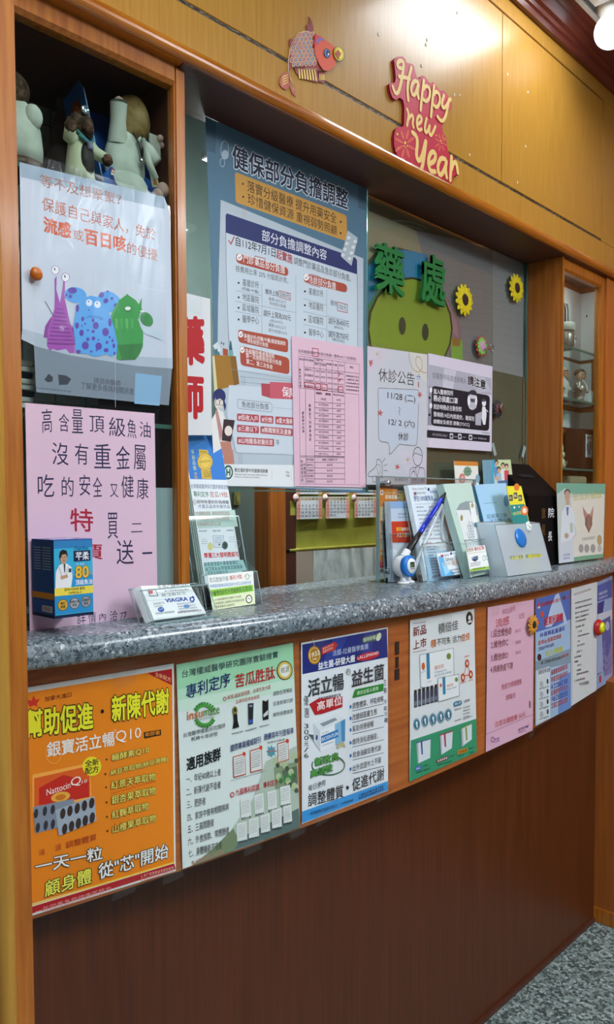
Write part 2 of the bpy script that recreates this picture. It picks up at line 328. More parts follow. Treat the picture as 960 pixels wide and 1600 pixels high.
DATA = {
'orange':(('arc',0.003),[
('P','e8e6e2',[493.7,1112.2,718.8,1116.5,718.2,793.7,487.5,796.5]),('P','f58a0c',[493.5,1105.3,715.7,1108.8,715.3,808.4,487.8,813.6]),('P','b8141c',[487.7,809.2,715.3,806.7,717.9,797.1,487.6,799.5]),('L','ffd23a',2.2,[487.8,811.7,715.3,808.4]),('P','b5161c',[675.2,1107.8,715.7,1108.8,715.9,1083.1]),('T','全新配方',687.2,1101.6,713.6,1088.3,7,'ffc890',0),
('P','d8301c',[498,1096.9,504.9,1093.4,507.8,1100.2,510.7,1093.7,516.2,1094.1,511.8,1088.2,512.9,1084.1,508,1086.9,502.4,1085.3]),('T','加拿大進口',522.5,1089.4,559.7,1090.5,6.9,'6a1a10',0),('T','幫助促進',496.9,1042.4,590.4,1039.2,39.4,'f6ee2a',0.03,'1a1408'),('E','1a1408',604.1,1062.3,2.3,-0.4,-0.1,-2.8),('T','新陳代謝',617.8,1043.7,710,1041.5,39,'f6ee2a',0.03,'1a1408'),
('C','ffb860',0.8,533.1,1016.3,10.9,-2.2,-0.3,-14.8,20,0,360),('T','銀寶活立暢',524.1,1011.2,621.6,1008.9,21.6,'fbf3e6',0.02),('T','Q10',623.2,1011.2,663,1010,18.8,'fbf3e6',0),('C','fbf3e6',0.5,622.2,1030,2.1,-0.4,-0.1,-2.3,20,0,360),('P','1c130c',[667.7,1019.9,696,1018.9,695.9,1010.3,668.1,1010.8]),('T','軟膠囊',669.9,1012.6,694.2,1011.7,6.4,'ff9a20',0),
('T','輔酵素Q10',616.6,986.1,675.8,986.9,11,'f3dc62',0.015,'30200a'),('E','30200a',609.2,991.2,1.4,-0.3,0,-1.5),('T','納豆萃取物(納豆激酶)',614.4,965,706.9,966.9,9.5,'f3dc62',0.015,'30200a'),('E','30200a',607,970.3,1.4,-0.3,0,-1.6),('T','紅景天萃取物',615.2,945.4,685.9,943.6,12.1,'f3dc62',0.015,'30200a'),('E','30200a',607.8,950.7,1.3,-0.3,0,-1.5),('T','銀杏果萃取物',615.6,923.2,686.2,922,12.6,'f3dc62',0.015,'30200a'),
('E','30200a',608.2,928.6,1.4,-0.3,0,-1.5),('T','紅麴萃取物',615.8,901.5,673.7,901.6,12.1,'f3dc62',0.015,'30200a'),('E','30200a',608.4,907.1,1.3,-0.4,0,-1.6),('T','山楂果萃取物',616.3,880.5,685.9,880.1,12.2,'f3dc62',0.015,'30200a'),('E','30200a',608.9,886.2,1.3,-0.4,-0.1,-1.6),('L','d83020',0.6,[615.1,939.7,685.9,941.8]),('P','ffb04a',[504.1,991.7,574.9,991.5,584.9,979.2,585.6,939.5,503.1,939.5]),
('P','e8601a',[506.3,986.3,574.8,987.2,583.6,976.9,583.6,942.5,505.5,945]),('P','d02818',[512.4,971.5,545.9,982.6,582.1,965.8,582.5,942.8,533,944.5,512,948.3]),('E','f0b040',541.7,952.4,13.3,-0.3,1.3,-7.1),('E','d87818',541.7,951.9,7.2,-0.1,0.7,-4.1),('E','f2e22a',587.1,985.9,13.8,-3,-0.2,-14),('T','全新',577.1,986.7,597.3,986,9.6,'2a2010',0.02),('T','配方',576.9,976.1,597.1,975.3,9.7,'2a2010',0.02),
('T','Nattocin',522.4,958.4,555.5,962.2,8.9,'fff2e8',0),('T','Q',556,961.1,571.1,962.7,14.1,'fff2e8',0),('T','10',571.9,964.3,579.5,964.4,4.6,'fff2e8',0),('P','8a94a4',[504.4,947,560.2,945.5,562.1,909.7,506,909.8]),('E','34343c',507.7,937.1,2.8,-1.1,-1,-6.5),('E','34343c',519.6,937.4,2.8,-1.1,-1,-6.6),('E','34343c',530.4,937.2,2.9,-1.1,-1,-6.6),('E','34343c',509.7,917,2.8,-1.2,-1,-6.6),
('E','34343c',520.4,917.4,2.9,-1.1,-1,-6.6),('E','34343c',530.1,916.7,2.8,-1.2,-1.1,-6.6),('P','aab4c2',[534.1,935.6,589.5,942.4,592.3,905.8,538.2,897.8]),('E','3a2c28',544,928.1,3.6,-1.4,-1.2,-7.4),('E','3a2c28',546.3,905.7,3.6,-1.4,-1.2,-7.4),('E','3a2c28',554.1,929.4,3.7,-1.5,-1.2,-7.5),('E','3a2c28',556,907.2,3.7,-1.5,-1.2,-7.4),('E','3a2c28',564.5,930.6,3.7,-1.4,-1.3,-7.5),
('E','3a2c28',565.8,908.7,3.8,-1.5,-1.2,-7.4),('E','3a2c28',574.9,931.9,3.8,-1.5,-1.2,-7.5),('E','3a2c28',575.8,910.2,3.8,-1.5,-1.2,-7.5),('E','3a2c28',585.5,933.1,3.8,-1.4,-1.3,-7.5),('E','3a2c28',585.9,911.8,3.8,-1.5,-1.3,-7.6),('T','活',510.6,877.1,518.7,876.8,8.4,'a8341a',0),('T','活',533,877.3,541.6,877.4,9,'a8341a',0),('T','調整體質',548,877.1,592.3,877.4,9.6,'a8341a',0),
('T','一天一粒',505.4,852.9,600.8,846.6,20.1,'f4f0ea',0.02,'20160a'),('T','顧身體',517.6,816.5,584,817.1,22.6,'f0ea58',0.02,'20160a'),('T','從"芯"開始',594,818.2,705.8,818.7,23.4,'f4f0ea',0.02,'20160a'),('T','一年四季為您健康而努力',503.9,795.9,612.2,795.4,8.6,'f0a8a0',0),('D',659.4,801.4,714.6,798.1,4.3,'f0b0a0',12),('D',659.3,795.5,714.5,793.2,3.8,'f0b0a0',12),]),
'green':(('arc',0.003),[
('P','e4ece8',[723.4,1114.1,951.7,1120.4,966,793.5,730.1,793.5]),('P','a4dcb0',[723.4,1114.1,951.7,1120.4,953.5,1077,724.8,1075.3]),('P','bce4c6',[724.8,1075.3,953.5,1077,954.4,1057.9,725.3,1058.4]),('P','d2ecd8',[725.3,1058.4,954.4,1057.9,955.4,1038.7,726.2,1040.1]),('P','b9c8b6',[891.9,927.5,958.6,940,966,793.5,824.1,795.1,823,832.1,865.5,870.4]),
('P','8a9c7a',[908.4,913.1,959.5,912.4,962.1,870.6,911.5,874.8]),('P','5c7058',[925.3,903.9,959.5,904.2,961.4,873.5,932,877.9]),('P','5e7470',[824.3,810.6,963.3,828.9,966,793.5,824.7,795.4]),('P','7c8c6a',[785.4,809.5,824.5,831.7,836.6,807.6,824.7,794.9,767.9,794.5,745.3,793.8]),('E','b8c89a',911.8,923.1,6.1,-1.4,0,-6.5),('E','4a5c40',916.5,915,4.4,-1,0,-4.3),
('E','b8c89a',932.2,913.1,6.2,-1.4,0,-6.5),('E','4a5c40',937,905,4.5,-1.1,0,-4.4),('E','b8c89a',946,896.3,6.3,-1.4,0,-6.5),('E','4a5c40',950.9,888.1,4.6,-1.1,-0.1,-4.4),('E','b8c89a',918.4,894.7,6.1,-1.5,-0.1,-6.5),('E','4a5c40',923.1,886.6,4.4,-1.1,0,-4.4),('E','b8c89a',938.9,883,6.3,-1.5,0,-6.5),('E','4a5c40',943.8,874.8,4.5,-1.1,-0.1,-4.4),('E','b8c89a',953.2,922,6.4,-1.4,0,-6.5),
('E','4a5c40',958.1,913.8,4.6,-1,0,-4.4),('E','b8c89a',952.9,870.1,6.4,-1.6,-0.1,-6.6),('E','4a5c40',957.8,861.7,4.6,-1.1,0,-4.4),('T','台灣權威醫學研究團隊實驗證實',732.5,1092.1,919.2,1099.2,11.7,'28304a',0),('T','專利定序',739.2,1057.5,820.8,1066.6,22.8,'1c2a66',0.012),('T','苦瓜胜肽',830.7,1060.8,912.2,1064.3,22.4,'c41c20',0.012),('E','4a3a20',933.3,1075.3,17.4,-2.5,-0.1,-16.6),
('E','e2c25a',933.3,1075.3,15.6,-2.3,-0.1,-15),('E','f6f4ea',933.3,1075.3,11.4,-1.7,0,-11.2),('T','桃源',924.4,1071,943,1071.7,10.7,'3a3020',0),('C','c03028',1,809.8,1046.9,2.7,-0.5,0,-3,20,0,360),('T','榮獲 國家發明獎、台灣生技大獎',815.2,1044.5,902.1,1048.7,7.2,'b83a30',0),('T','及專利技術金創獎',831.1,1035.2,879.1,1036.6,6.5,'b83a30',0),('L','3a8a34',3.5,[786.4,1017.3,789.9,1014.9]),
('L','3a8a34',3.5,[783.7,1014.5,786.5,1011.5]),('L','3a8a34',3.5,[780.2,1012.6,782.2,1009.2]),('L','3a8a34',4.2,[776.2,1011.7,777.2,1008.2]),('L','3a8a34',3.5,[771.9,1012,771.8,1008.5]),('L','3a8a34',4.2,[767.6,1013.3,766.6,1010.2]),('L','3a8a34',4.2,[763.7,1015.6,761.7,1013]),('L','3a8a34',4.2,[760.3,1018.8,757.5,1016.8]),('L','3a8a34',2.8,[757.8,1022.5,754.4,1021.4]),
('L','3a8a34',3.5,[758,1038.2,754.6,1040.5]),('L','3a8a34',3.5,[760.6,1041,757.9,1043.9]),('L','3a8a34',3.5,[764,1043,762.1,1046.3]),('L','3a8a34',4.2,[768,1043.9,767,1047.4]),('L','3a8a34',3.5,[772.2,1043.7,772.3,1047.1]),('L','3a8a34',3.5,[776.5,1042.4,777.6,1045.6]),('L','3a8a34',3.5,[780.5,1040.1,782.5,1042.8]),('L','3a8a34',4.2,[783.9,1037,786.8,1039]),
('L','3a8a34',4.2,[786.5,1033.3,790.1,1034.4]),('C','4aa040',4.2,772.1,1027.8,16,-2.8,-0.2,-15.3,16,25,155),('C','4aa040',4.2,772.1,1027.8,16,-2.8,-0.2,-15.3,16,205,330),('T','insu',740.4,1024.7,768.3,1025.3,13.5,'c86a1c',0.01),('T','mate',769.5,1025.3,799.5,1025.5,12,'5a8a3a',0.01),('D',756.4,1021.3,790.7,1021.3,2,'888888',12),('T','台灣醫學權威研究團隊',733.5,999.1,810.5,1000.7,7.4,'2c3038',0),
('T','耗時十年研發',747.7,989.7,796.2,989.6,7.4,'2c3038',0),('E','8a7a30',829.8,1024.4,4.9,-0.8,-0.1,-7.1),('P','141210',[826.4,1018.7,834,1018.6,834.8,1006.9,837.8,996.1,824.6,995.5,827.5,1008.2]),('E','141210',829.8,1025.7,2.4,-0.4,0,-3.1),('P','20222a',[855.8,1031.5,866.9,1030.6,865.3,996,856.5,996.1]),('P','3060c0',[857.2,1004,864.1,1004.1,864.1,998.3,858.4,997.3]),
('E','8890a0',861.2,1026.7,3.8,-0.7,-0.1,-2.1),('P','141210',[885.6,1032.1,892.7,1028.8,897.7,1032.2,897.8,997.8,885.9,997.9]),('P','d8d8d8',[886.7,1007.8,896.6,1013.9,896.5,1006,887.3,1002.4]),('D',822.4,986.2,844.5,986.5,2.5,'30304a',6),('D',850.1,986,872.9,986.7,2.5,'30304a',6),('D',878.7,986.9,899,987,2.6,'30304a',6),('T','調節生理機能',907.7,1035.3,949.7,1035.9,7.5,'50545a',0),
('T','促進新陳代謝',907.5,1018.1,951,1017.8,7.5,'50545a',0),('T','維持身體健康',907.4,999.5,950.9,998.8,7.5,'50545a',0),('T','國際專業權威期刊',820.6,958.5,881.1,961.5,11.4,'283070',0.012),('T','連續兩年刊登報導',887.6,963.6,952.1,962.4,11.3,'283070',0.012),('D',894.8,956.6,932.5,954.9,3.2,'606470',9),('P','c0502c',[825.1,949.9,848.8,950.5,850.4,914.6,825.9,914.8]),
('P','eceae6',[826.3,948.2,847.7,948.7,849.1,916.4,827.1,916.6]),('D',828.1,943.2,845.8,944.4,1.8,'8a8c90',9),('D',828,939.3,845.7,940.5,1.8,'8a8c90',9),('D',828,935.5,845.7,936.7,1.8,'505460',9),('D',828,931.6,845.7,932.8,1.8,'8a8c90',9),('D',827.9,927.8,845.6,928.9,1.8,'8a8c90',9),('D',827.9,923.9,845.6,925,1.8,'8a8c90',9),('D',827.9,920.1,845.5,921.1,1.8,'8a8c90',9),
('E','d84020',846.9,949.8,3.2,-0.6,0,-3.6),('P','c0502c',[859.2,952.9,883,953.7,884.3,914.6,859.8,915.2]),('P','eceae6',[860.4,951.1,881.8,951.8,883,916.6,861,917.1]),('D',862.3,946,879.8,947.4,1.8,'8a8c90',9),('D',862.3,942.1,879.8,943.5,1.8,'8a8c90',9),('D',862.2,938.2,879.8,939.6,1.8,'505460',9),('D',862.2,934.3,879.7,935.6,1.9,'8a8c90',9),('D',862.2,930.4,879.7,931.7,1.8,'8a8c90',9),
('D',862.1,926.4,879.7,927.7,1.8,'8a8c90',9),('D',862.1,922.5,879.6,923.8,1.9,'8a8c90',9),('E','d84020',881,953.1,3.3,-0.7,0,-3.7),('P','c0502c',[916.1,952.9,940.1,953.4,941.6,919.1,917.2,918.4]),('P','eceae6',[917.4,951.3,939,951.6,940.3,920.8,918.4,920.1]),('D',919.4,946,936.8,947.2,1.9,'8a8c90',9),('D',919.3,942,936.8,943.1,1.9,'8a8c90',9),('D',919.3,938,936.8,939.1,1.9,'505460',9),
('D',919.3,933.9,936.8,935,1.9,'8a8c90',9),('D',919.2,929.9,936.7,931,1.9,'8a8c90',9),('D',919.2,925.9,936.7,926.9,1.9,'8a8c90',9),('D',919.2,921.9,936.7,922.8,1.8,'8a8c90',9),('E','d84020',938,952.7,3.5,-0.7,0,-3.8),('L','707478',0.6,[819.8,911.4,891.8,911.6]),
('P','4a9aa8',[903.7,953.4,906.2,947.4,912.1,948.3,909.7,943.3,915.6,939.7,909.7,938.6,912,932.5,906.1,936,903.5,931,901.1,937.1,895.2,936.1,897.6,941.2,891.8,944.7,897.6,945.8,895.3,951.9,901.2,948.4]),('D',897,941,910.3,940.8,3.7,'d84020',4),('T','適用族群',738.9,944.2,801.7,949.3,21.8,'101216',0.03),('T','一、年紀40歲以上者',738.1,926.2,801.4,924.6,11.9,'181a1e',0),
('T','二、新陳代謝不佳者',737.8,905.9,801.2,903.8,12.5,'181a1e',0),('T','三、肥胖者',738.7,886,772.7,884.3,12.4,'181a1e',0),('T','四、家族中曾有相關疾病',739.3,865.4,816.3,864.3,12,'181a1e',0),('T','五、三高問題者',739.8,846.2,787.6,845.7,12.9,'181a1e',0),('T','六、外食族群、常應酬者',739.6,827,816.5,824.9,13.1,'181a1e',0),('T','七、身體機能不佳者',740.5,807.7,802.2,804.6,13.1,'181a1e',0),('C','c82828',1.5,823.2,887.7,3.4,-0.8,0,-3.6,20,0,360),
('T','九國專利認證．專利定序',829.6,883.8,916.9,881.6,11,'b82430',0.012),('T','苦瓜胜肽',919,882.4,953,885.1,11.4,'3aa048',0.012),('P','e6e8e4',[838.8,875.8,859.1,874.6,860.4,842.8,840,844.6]),('D',841.2,869.5,857.2,869.3,1.3,'909694',8),('D',841.2,865.9,857.2,865.7,1.3,'909694',8),('D',841.1,862.2,857.1,862,1.3,'909694',8),('D',841.1,858.6,857.1,858.4,1.3,'909694',8),('D',841.1,855,857.1,854.7,1.3,'909694',8),
('D',841,851.3,857,851,1.3,'909694',8),('D',840,841,860.4,839.6,3.7,'404a50',4),('P','e6e8e4',[867.1,875.8,885.6,875.4,887.3,841.5,868.4,843.3]),('D',869.6,869.3,883.6,870,1.3,'909694',8),('D',869.6,865.7,883.5,866.3,1.3,'909694',8),('D',869.6,862,883.5,862.6,1.3,'909694',8),('D',869.5,858.3,883.5,858.9,1.3,'909694',8),('D',869.5,854.6,883.4,855.2,1.3,'909694',8),
('D',869.5,850.9,883.4,851.5,1.3,'909694',8),('D',868.4,839.6,887.2,838.3,3.8,'404a50',4),('P','e6e8e4',[894.1,875.1,913.5,873.8,914.6,841.7,895.2,843.1]),('D',896.7,868.6,911.4,868.4,1.3,'909694',8),('D',896.7,864.9,911.4,864.7,1.3,'909694',8),('D',896.7,861.1,911.4,860.9,1.4,'909694',8),('D',896.6,857.4,911.3,857.1,1.3,'909694',8),('D',896.6,853.7,911.3,853.4,1.4,'909694',8),
('D',896.6,850,911.3,849.6,1.3,'909694',8),('D',895.2,839.4,914.6,838.5,3.8,'404a50',4),('P','e6e8e4',[921,876.5,943.1,875.2,944.6,842,922.1,844.6]),('D',923.7,869.9,940.9,869.7,1.4,'909694',8),('D',923.6,866.2,940.9,865.9,1.4,'909694',8),('D',923.6,862.4,940.9,862.1,1.3,'909694',8),('D',923.6,858.6,940.9,858.3,1.3,'909694',8),('D',923.6,854.8,940.8,854.5,1.3,'909694',8),
('D',923.5,851,940.8,850.7,1.3,'909694',8),('D',922.1,840.9,944.6,838.8,3.8,'404a50',4),('P','e6e8e4',[831.3,838.1,850.9,836.7,851.9,805.3,831.9,807.9]),('D',833.7,831.8,849,831.5,1.3,'909694',8),('D',833.7,828.1,848.9,827.8,1.3,'909694',8),('D',833.6,824.5,848.9,824.2,1.3,'909694',8),('D',833.6,820.9,848.9,820.5,1.3,'909694',8),('D',833.6,817.3,848.8,816.9,1.3,'909694',8),
('D',833.5,813.6,848.8,813.2,1.3,'909694',8),('D',831.9,804.2,851.8,802.1,3.6,'404a50',4),('P','e6e8e4',[855,838.5,874.8,837.6,875.9,804.2,855.4,806.4]),('D',857.5,832,872.9,832.3,1.3,'909694',8),('D',857.5,828.4,872.8,828.6,1.3,'909694',8),('D',857.4,824.7,872.8,824.9,1.3,'909694',8),('D',857.4,821,872.8,821.2,1.4,'909694',8),('D',857.4,817.4,872.7,817.6,1.3,'909694',8),
('D',857.3,813.7,872.7,813.9,1.3,'909694',8),('D',855.3,802.7,875.8,801,3.7,'404a50',4),('P','e6e8e4',[879.1,838.3,898.5,838,899.5,806,880.4,808.2]),('D',881.6,831.8,896.4,832.6,1.3,'909694',8),('D',881.6,828.1,896.4,828.9,1.3,'909694',8),('D',881.6,824.4,896.4,825.1,1.3,'909694',8),('D',881.5,820.7,896.3,821.4,1.4,'909694',8),('D',881.5,817,896.3,817.7,1.3,'909694',8),
('D',881.5,813.3,896.3,813.9,1.3,'909694',8),('D',880.4,804.5,899.5,802.8,3.7,'404a50',4),('P','e6e8e4',[901.8,841.1,923.4,840,924.6,807.1,903.6,809.7]),('D',904.4,834.5,921.4,834.6,1.4,'909694',8),('D',904.4,830.7,921.3,830.8,1.3,'909694',8),('D',904.4,827,921.3,827,1.3,'909694',8),('D',904.4,823.2,921.3,823.2,1.4,'909694',8),('D',904.3,819.5,921.2,819.4,1.4,'909694',8),
('D',904.3,815.7,921.2,815.6,1.3,'909694',8),('D',903.6,806,924.6,803.8,3.8,'404a50',4),('P','e6e8e4',[927.6,841,945.6,840.4,947.5,809.7,928.7,811.6]),('D',930.3,834.4,943.5,834.9,1.4,'909694',8),('D',930.3,830.6,943.5,831.1,1.4,'909694',8),('D',930.2,826.8,943.4,827.3,1.4,'909694',8),('D',930.2,822.9,943.4,823.5,1.4,'909694',8),('D',930.2,819.1,943.4,819.6,1.4,'909694',8),
('D',930.1,815.3,943.4,815.8,1.3,'909694',8),('D',928.7,807.8,947.5,806.4,3.9,'404a50',4),('D',745.3,795.8,806.6,796.9,5,'c08070',10),]),
'probiotic':(('arc',0.003),[
('P','eceef2',[970.5,1117.8,1196.1,1120,1197.6,800.1,970.8,798.9]),('P','1c2c7c',[973,1114.7,1193.3,1117.7,1196.1,1061.9,973.3,1062.7]),('P','2d3f92',[1046.1,1115.9,1084.3,1116.3,1045.9,1062.9,1012.4,1063]),('P','2d3f92',[1128.1,1116.7,1158.5,1117.2,1143.1,1062.8,1120.6,1062.9]),('P','c43028',[1017.5,1103.6,1051.2,1110.4,1058.4,1104,1051.1,1095.1,1019.1,1090.5]),
('D',1021.1,1099,1047.7,1104.4,3.4,'f0c0b0',6),('D',1021.1,1093.6,1047.7,1099,3.4,'f0c0b0',6),('E','a87018',1001.2,1092.4,15.6,-2.1,-0.1,-16.4),('E','e8b84a',1001.2,1092.4,13.6,-1.9,-0.1,-14.5),('E','b8801e',1001.2,1092.4,11.3,-1.5,-0.1,-12.1),('T','1933',989.9,1088.6,1013.2,1091.7,8.6,'fff4d8',0.02),('D',996.9,1083.8,1006.6,1084.4,2.9,'fff4d8',3),('L','d8d8d8',0.9,[998.1,1121.7,1001.2,1108]),
('P','5a7a58',[1123.6,1104.8,1124.3,1107.1,1126.3,1108.7,1129.7,1109.3,1171.7,1111.3,1175.2,1111,1177.2,1109.6,1177.5,1107.3,1177.1,1103.8,1176.1,1101.4,1173.7,1099.9,1170.1,1099.3,1129.7,1098.5,1126.3,1098.8,1124.3,1100.3,1123.6,1102.6]),('T','植物膠囊',1126.6,1100.2,1160.5,1102,7.2,'e4ead8',0),('E','e4ead8',1169.4,1104.8,6,-2.2,-4.2,-7.3),
('T','法國-拉曼醫學集團',1045.3,1084.5,1139.3,1085.5,10.6,'c8d4ee',0),('T','益生菌-研發大廠',1009.8,1064.6,1103.6,1066.4,13.9,'f4f6fa',0.025),('E','c8202c',1139.3,1071.9,32.4,0.5,2.3,-7.2),('T','LALLEMAND',1110.2,1069.5,1169.4,1072.1,5.7,'fbeeee',0.01),('T','活立暢',985.7,1019.6,1074.1,1019.5,31.4,'a0a4a8',0.06),('T','益生菌',1094.8,1019.1,1185.3,1020.4,31.5,'a0a4a8',0.06),
('T','活立暢',985.7,1019.6,1074.1,1019.5,31.4,'22262c',0),('T','益生菌',1094.8,1019.1,1185.3,1020.4,31.5,'22262c',0),('T','活立暢',985.7,1019.6,1074.1,1019.5,31.4,'22262c',0.012),('T','益生菌',1094.8,1019.1,1185.3,1020.4,31.5,'22262c',0.012),('C','404448',0.9,1085.9,1050.3,5.4,-0.8,0,-5.1,20,0,360),('T','R',1083.4,1048.1,1088.4,1048.4,4.6,'404448',0),
('P','1f8a34',[1103.9,1014.5,1184.1,1012.7,1183.3,998.5,1096.6,999.5]),('T','適合全家人使用',1108.6,1002.8,1168.2,1002.4,7.8,'e4f4dc',0),('D',1009.5,1010.6,1067.1,1009.1,4.5,'384048',9),('P','b81c24',[988.2,1007.6,1008.2,1013.3,1070.6,1007.3,1070.5,988,1018.6,984.6,1002.2,985.7]),('T','高單位',1007.2,991.6,1069.1,992.7,16.8,'fbe6e0',0.02),('T','調整體質、呼吸順暢',1096.6,978.9,1183.7,977.3,11.9,'262a34',0),
('L','404450',0.9,[1096.5,975.4,1184.1,973.3]),('E','3a78c0',1091.9,984.4,2.5,-0.5,0,-3.3),('T','改變細菌叢生態',1096.5,957.3,1164.7,956.3,11.9,'262a34',0),('L','404450',1.1,[1096.5,953.8,1184.1,950.8]),('E','3a78c0',1091.8,962.8,2.5,-0.5,0,-3.3),('T','幫助排便順暢',1096.5,935.4,1154.6,934.7,11.9,'262a34',0),('L','404450',0.9,[1096.4,931.9,1184.1,928]),('E','3a78c0',1091.8,941,2.5,-0.5,0,-3.3),
('T','維持消化道機能、',1096.4,911.5,1168.2,909.1,12,'262a34',0),('L','404450',0.9,[1096.4,907.9,1184.1,903]),('E','3a78c0',1091.7,917.1,2.5,-0.6,0,-3.3),('T','飲食油膩促善代謝',1097.4,887,1176.5,884,11.9,'262a34',0),('L','404450',0.9,[1097.4,883.4,1184.1,877.6]),('E','3a78c0',1091.7,892.9,2.5,-0.6,-0.1,-3.3),('T','出外旅遊水土不服',1097.4,861.9,1176.9,860,12,'262a34',0),('L','404450',1.1,[1097.4,858.3,1184.2,851.5]),
('E','3a78c0',1091.6,867.9,2.5,-0.6,0,-3.3),('P','e6eaee',[998.3,971.9,1054.5,978.4,1077.5,964.5,1014.5,953.5]),('P','9098a0',[1013.6,967.7,1050.7,971.7,1057.5,966.6,1021.9,961.2]),('P','f2f4f6',[1014.5,953.5,1077.5,964.5,1076.7,923.3,1015,918.1]),('P','d0d6dc',[998.3,971.9,1014.5,953.5,1015,918.1,999.4,938.8]),('P','8cbcdc',[1050.6,959.7,1077.5,964.5,1076.7,923.3,1051.5,921.1]),
('P','4a90c4',[1066.2,962.4,1077.5,964.5,1076.7,923.3,1067.9,922.4]),('P','2c78b8',[1016.2,945.1,1059.2,948.8,1059.9,934.9,1016.8,931.5]),('T','BIOSINYLIN',1018.4,934.8,1058.5,938.2,6.9,'f2f8fc',0.01),('D',1018.4,926.2,1048.8,927.7,1.9,'8090a0',8),('D',1018.5,948.3,1035.2,949.4,2,'8090a0',5),('E','40508a',1006,944.8,2.6,-0.6,-0.1,-4.9),('P','5a6068',[984.4,955.2,998.2,951.2,999.4,940]),
('P','c8ccd0',[984.4,955.2,999.4,938.8,1015,918.1]),('E','c8b890',1059.8,917.8,3,-1.4,-3.1,-5.4),('E','c8b890',1066.1,919,2.7,-1.7,-4.6,-4.7),('E','c8b890',1072.4,918.4,2.9,0.3,3.9,-6.8),('C','28603a',2.1,1035,888.4,40.9,-9.4,-0.1,-17.8,20,-60,200),('T','新改良',1001.1,893.3,1060.4,892.1,15.3,'56a048',0.03,'16401c'),('T','高活性',990.4,875.4,1044.5,875.8,13.8,'56a048',0.03,'16401c'),
('T','每日使用',985.4,852.7,1026.1,853.4,11.2,'30343c',0),('T','調整體質',984.6,824.2,1072.8,819.6,24.3,'20242c',0.01),('E','20242c',1083.6,834.7,3.6,-1,0,-3.6),('T','促進代謝',1096.6,823.9,1185.4,824.9,24.1,'20242c',0.01),('P','3a9ae0',[970.6,820.7,1196.7,819.1,1197.6,800.9,970.8,799.8]),('T','一年四季為您健康而努力',983.6,808,1055.3,805.3,7,'14305a',0),('D',1065.8,807.6,1098,806.1,4.1,'14305a',9),
('D',1112.7,810.5,1184.2,810.3,3.7,'14305a',12),('D',1112.7,805.3,1184.2,804.9,3.7,'14305a',12),('T','優',975.3,1007.6,986.7,1005.6,17.3,'2a2c34',0),('T','惠',977,985.7,988.5,983.6,17.3,'2a2c34',0),('T','3',976.1,967,986.9,964.8,8.3,'2a2c34',0),('T','0',975.9,956.6,986.7,954.4,8.3,'2a2c34',0),('T','0',975.8,946.2,986.6,944,8.3,'2a2c34',0),('T','元',975.6,935.8,986.4,933.5,8.3,'2a2c34',0),
('T','/',975.4,925.4,986.2,923.1,8.4,'2a2c34',0),('T','6',975.3,915,986.1,912.6,8.4,'2a2c34',0),('T','不',1183.8,971.6,1194.3,969.7,9.2,'2a2c34',0),('T','能',1184.4,959.9,1194.9,957.9,9.3,'2a2c34',0),('T','冷',1185.1,948.2,1195.5,946.2,9.3,'2a2c34',0),('T','藏',1185.7,936.5,1196.2,934.4,9.4,'2a2c34',0),('T','生',1183.8,1008.8,1192.7,1007.3,12.7,'2a2c34',0),
('T','鮮',1184.4,992.9,1193.3,991.3,12.7,'2a2c34',0),]),
'booster':(('arc',0.003),[
('P','e8ebec',[1265.3,1126.1,1500.7,1125.7,1515.1,802.1,1265.1,800.6]),('P','2a9a70',[1268.2,883.5,1512.1,878.4,1515.1,802.1,1265.1,800.6]),('E','181a1c',1481.4,1106.8,13.7,-1.6,0.1,-14.6),('E','e8ebec',1481.4,1107.9,5.7,-0.6,0,-5.3),('P','e8ebec',[1473.6,1101.1,1490.8,1101.9,1489.4,1097.1,1475.1,1096.4]),('T','新品',1274.4,1091.3,1319.5,1092.8,19.8,'7c2a20',0.02),
('T','上市',1275.6,1064.9,1320.2,1066.7,19.1,'7c2a20',0.02),('L','7c2a20',0.9,[1275.4,1118,1317.6,1117.9]),('L','7c2a20',0.9,[1274.5,1060.5,1319.1,1059.7]),('T','積倍佳',1361.5,1086.9,1436.3,1087.8,21.3,'3a4a48',0),('T','積',1335.2,1061.1,1354.8,1061,16.6,'d87838',0.01),('T','不可失 活力',1356.7,1062.2,1446.7,1060.2,15.6,'383c40',0),('T','倍佳',1447.4,1058.9,1484,1059.5,16.7,'d87838',0.01),
('P','b0b6b8',[1295.6,1053.4,1419.1,1050.8,1422.2,990.6,1360.2,991.9,1359,974.6,1300,984.7]),('P','f2f4f4',[1298.5,1051.6,1416.4,1049.3,1418.8,992.6,1357.7,993.8,1356.5,977.2,1301.7,986.6]),('P','2a88b0',[1319.1,1051.5,1329.9,1051.4,1333.1,998.5,1321.7,998.6]),('E','709040',1400.1,1034.9,8.5,-1.2,0,-6.7),('E','d86030',1309.2,1027.3,5.9,-0.9,0,-7.8),('D',1302.2,1014.2,1316.3,1015.5,2.8,'909498',4),
('T','積倍佳',1348.3,1013,1381.5,1013.4,8.8,'d87838',0),('T','STRENGTH',1349,1005.7,1390.6,1004.6,4.3,'3a6a88',0),('T','BOOSTER DRINK',1349,998.8,1411.5,997.9,4.4,'3a6a88',0),('D',1322.3,991.3,1337.4,991.3,2.2,'909498',5),('P','a8aeb0',[1359.5,995.6,1439.8,991.5,1442.9,941.8,1361.7,943.5]),('P','f2f4f4',[1361.4,993.9,1437.7,989.9,1440.2,943.9,1363.6,945.3]),
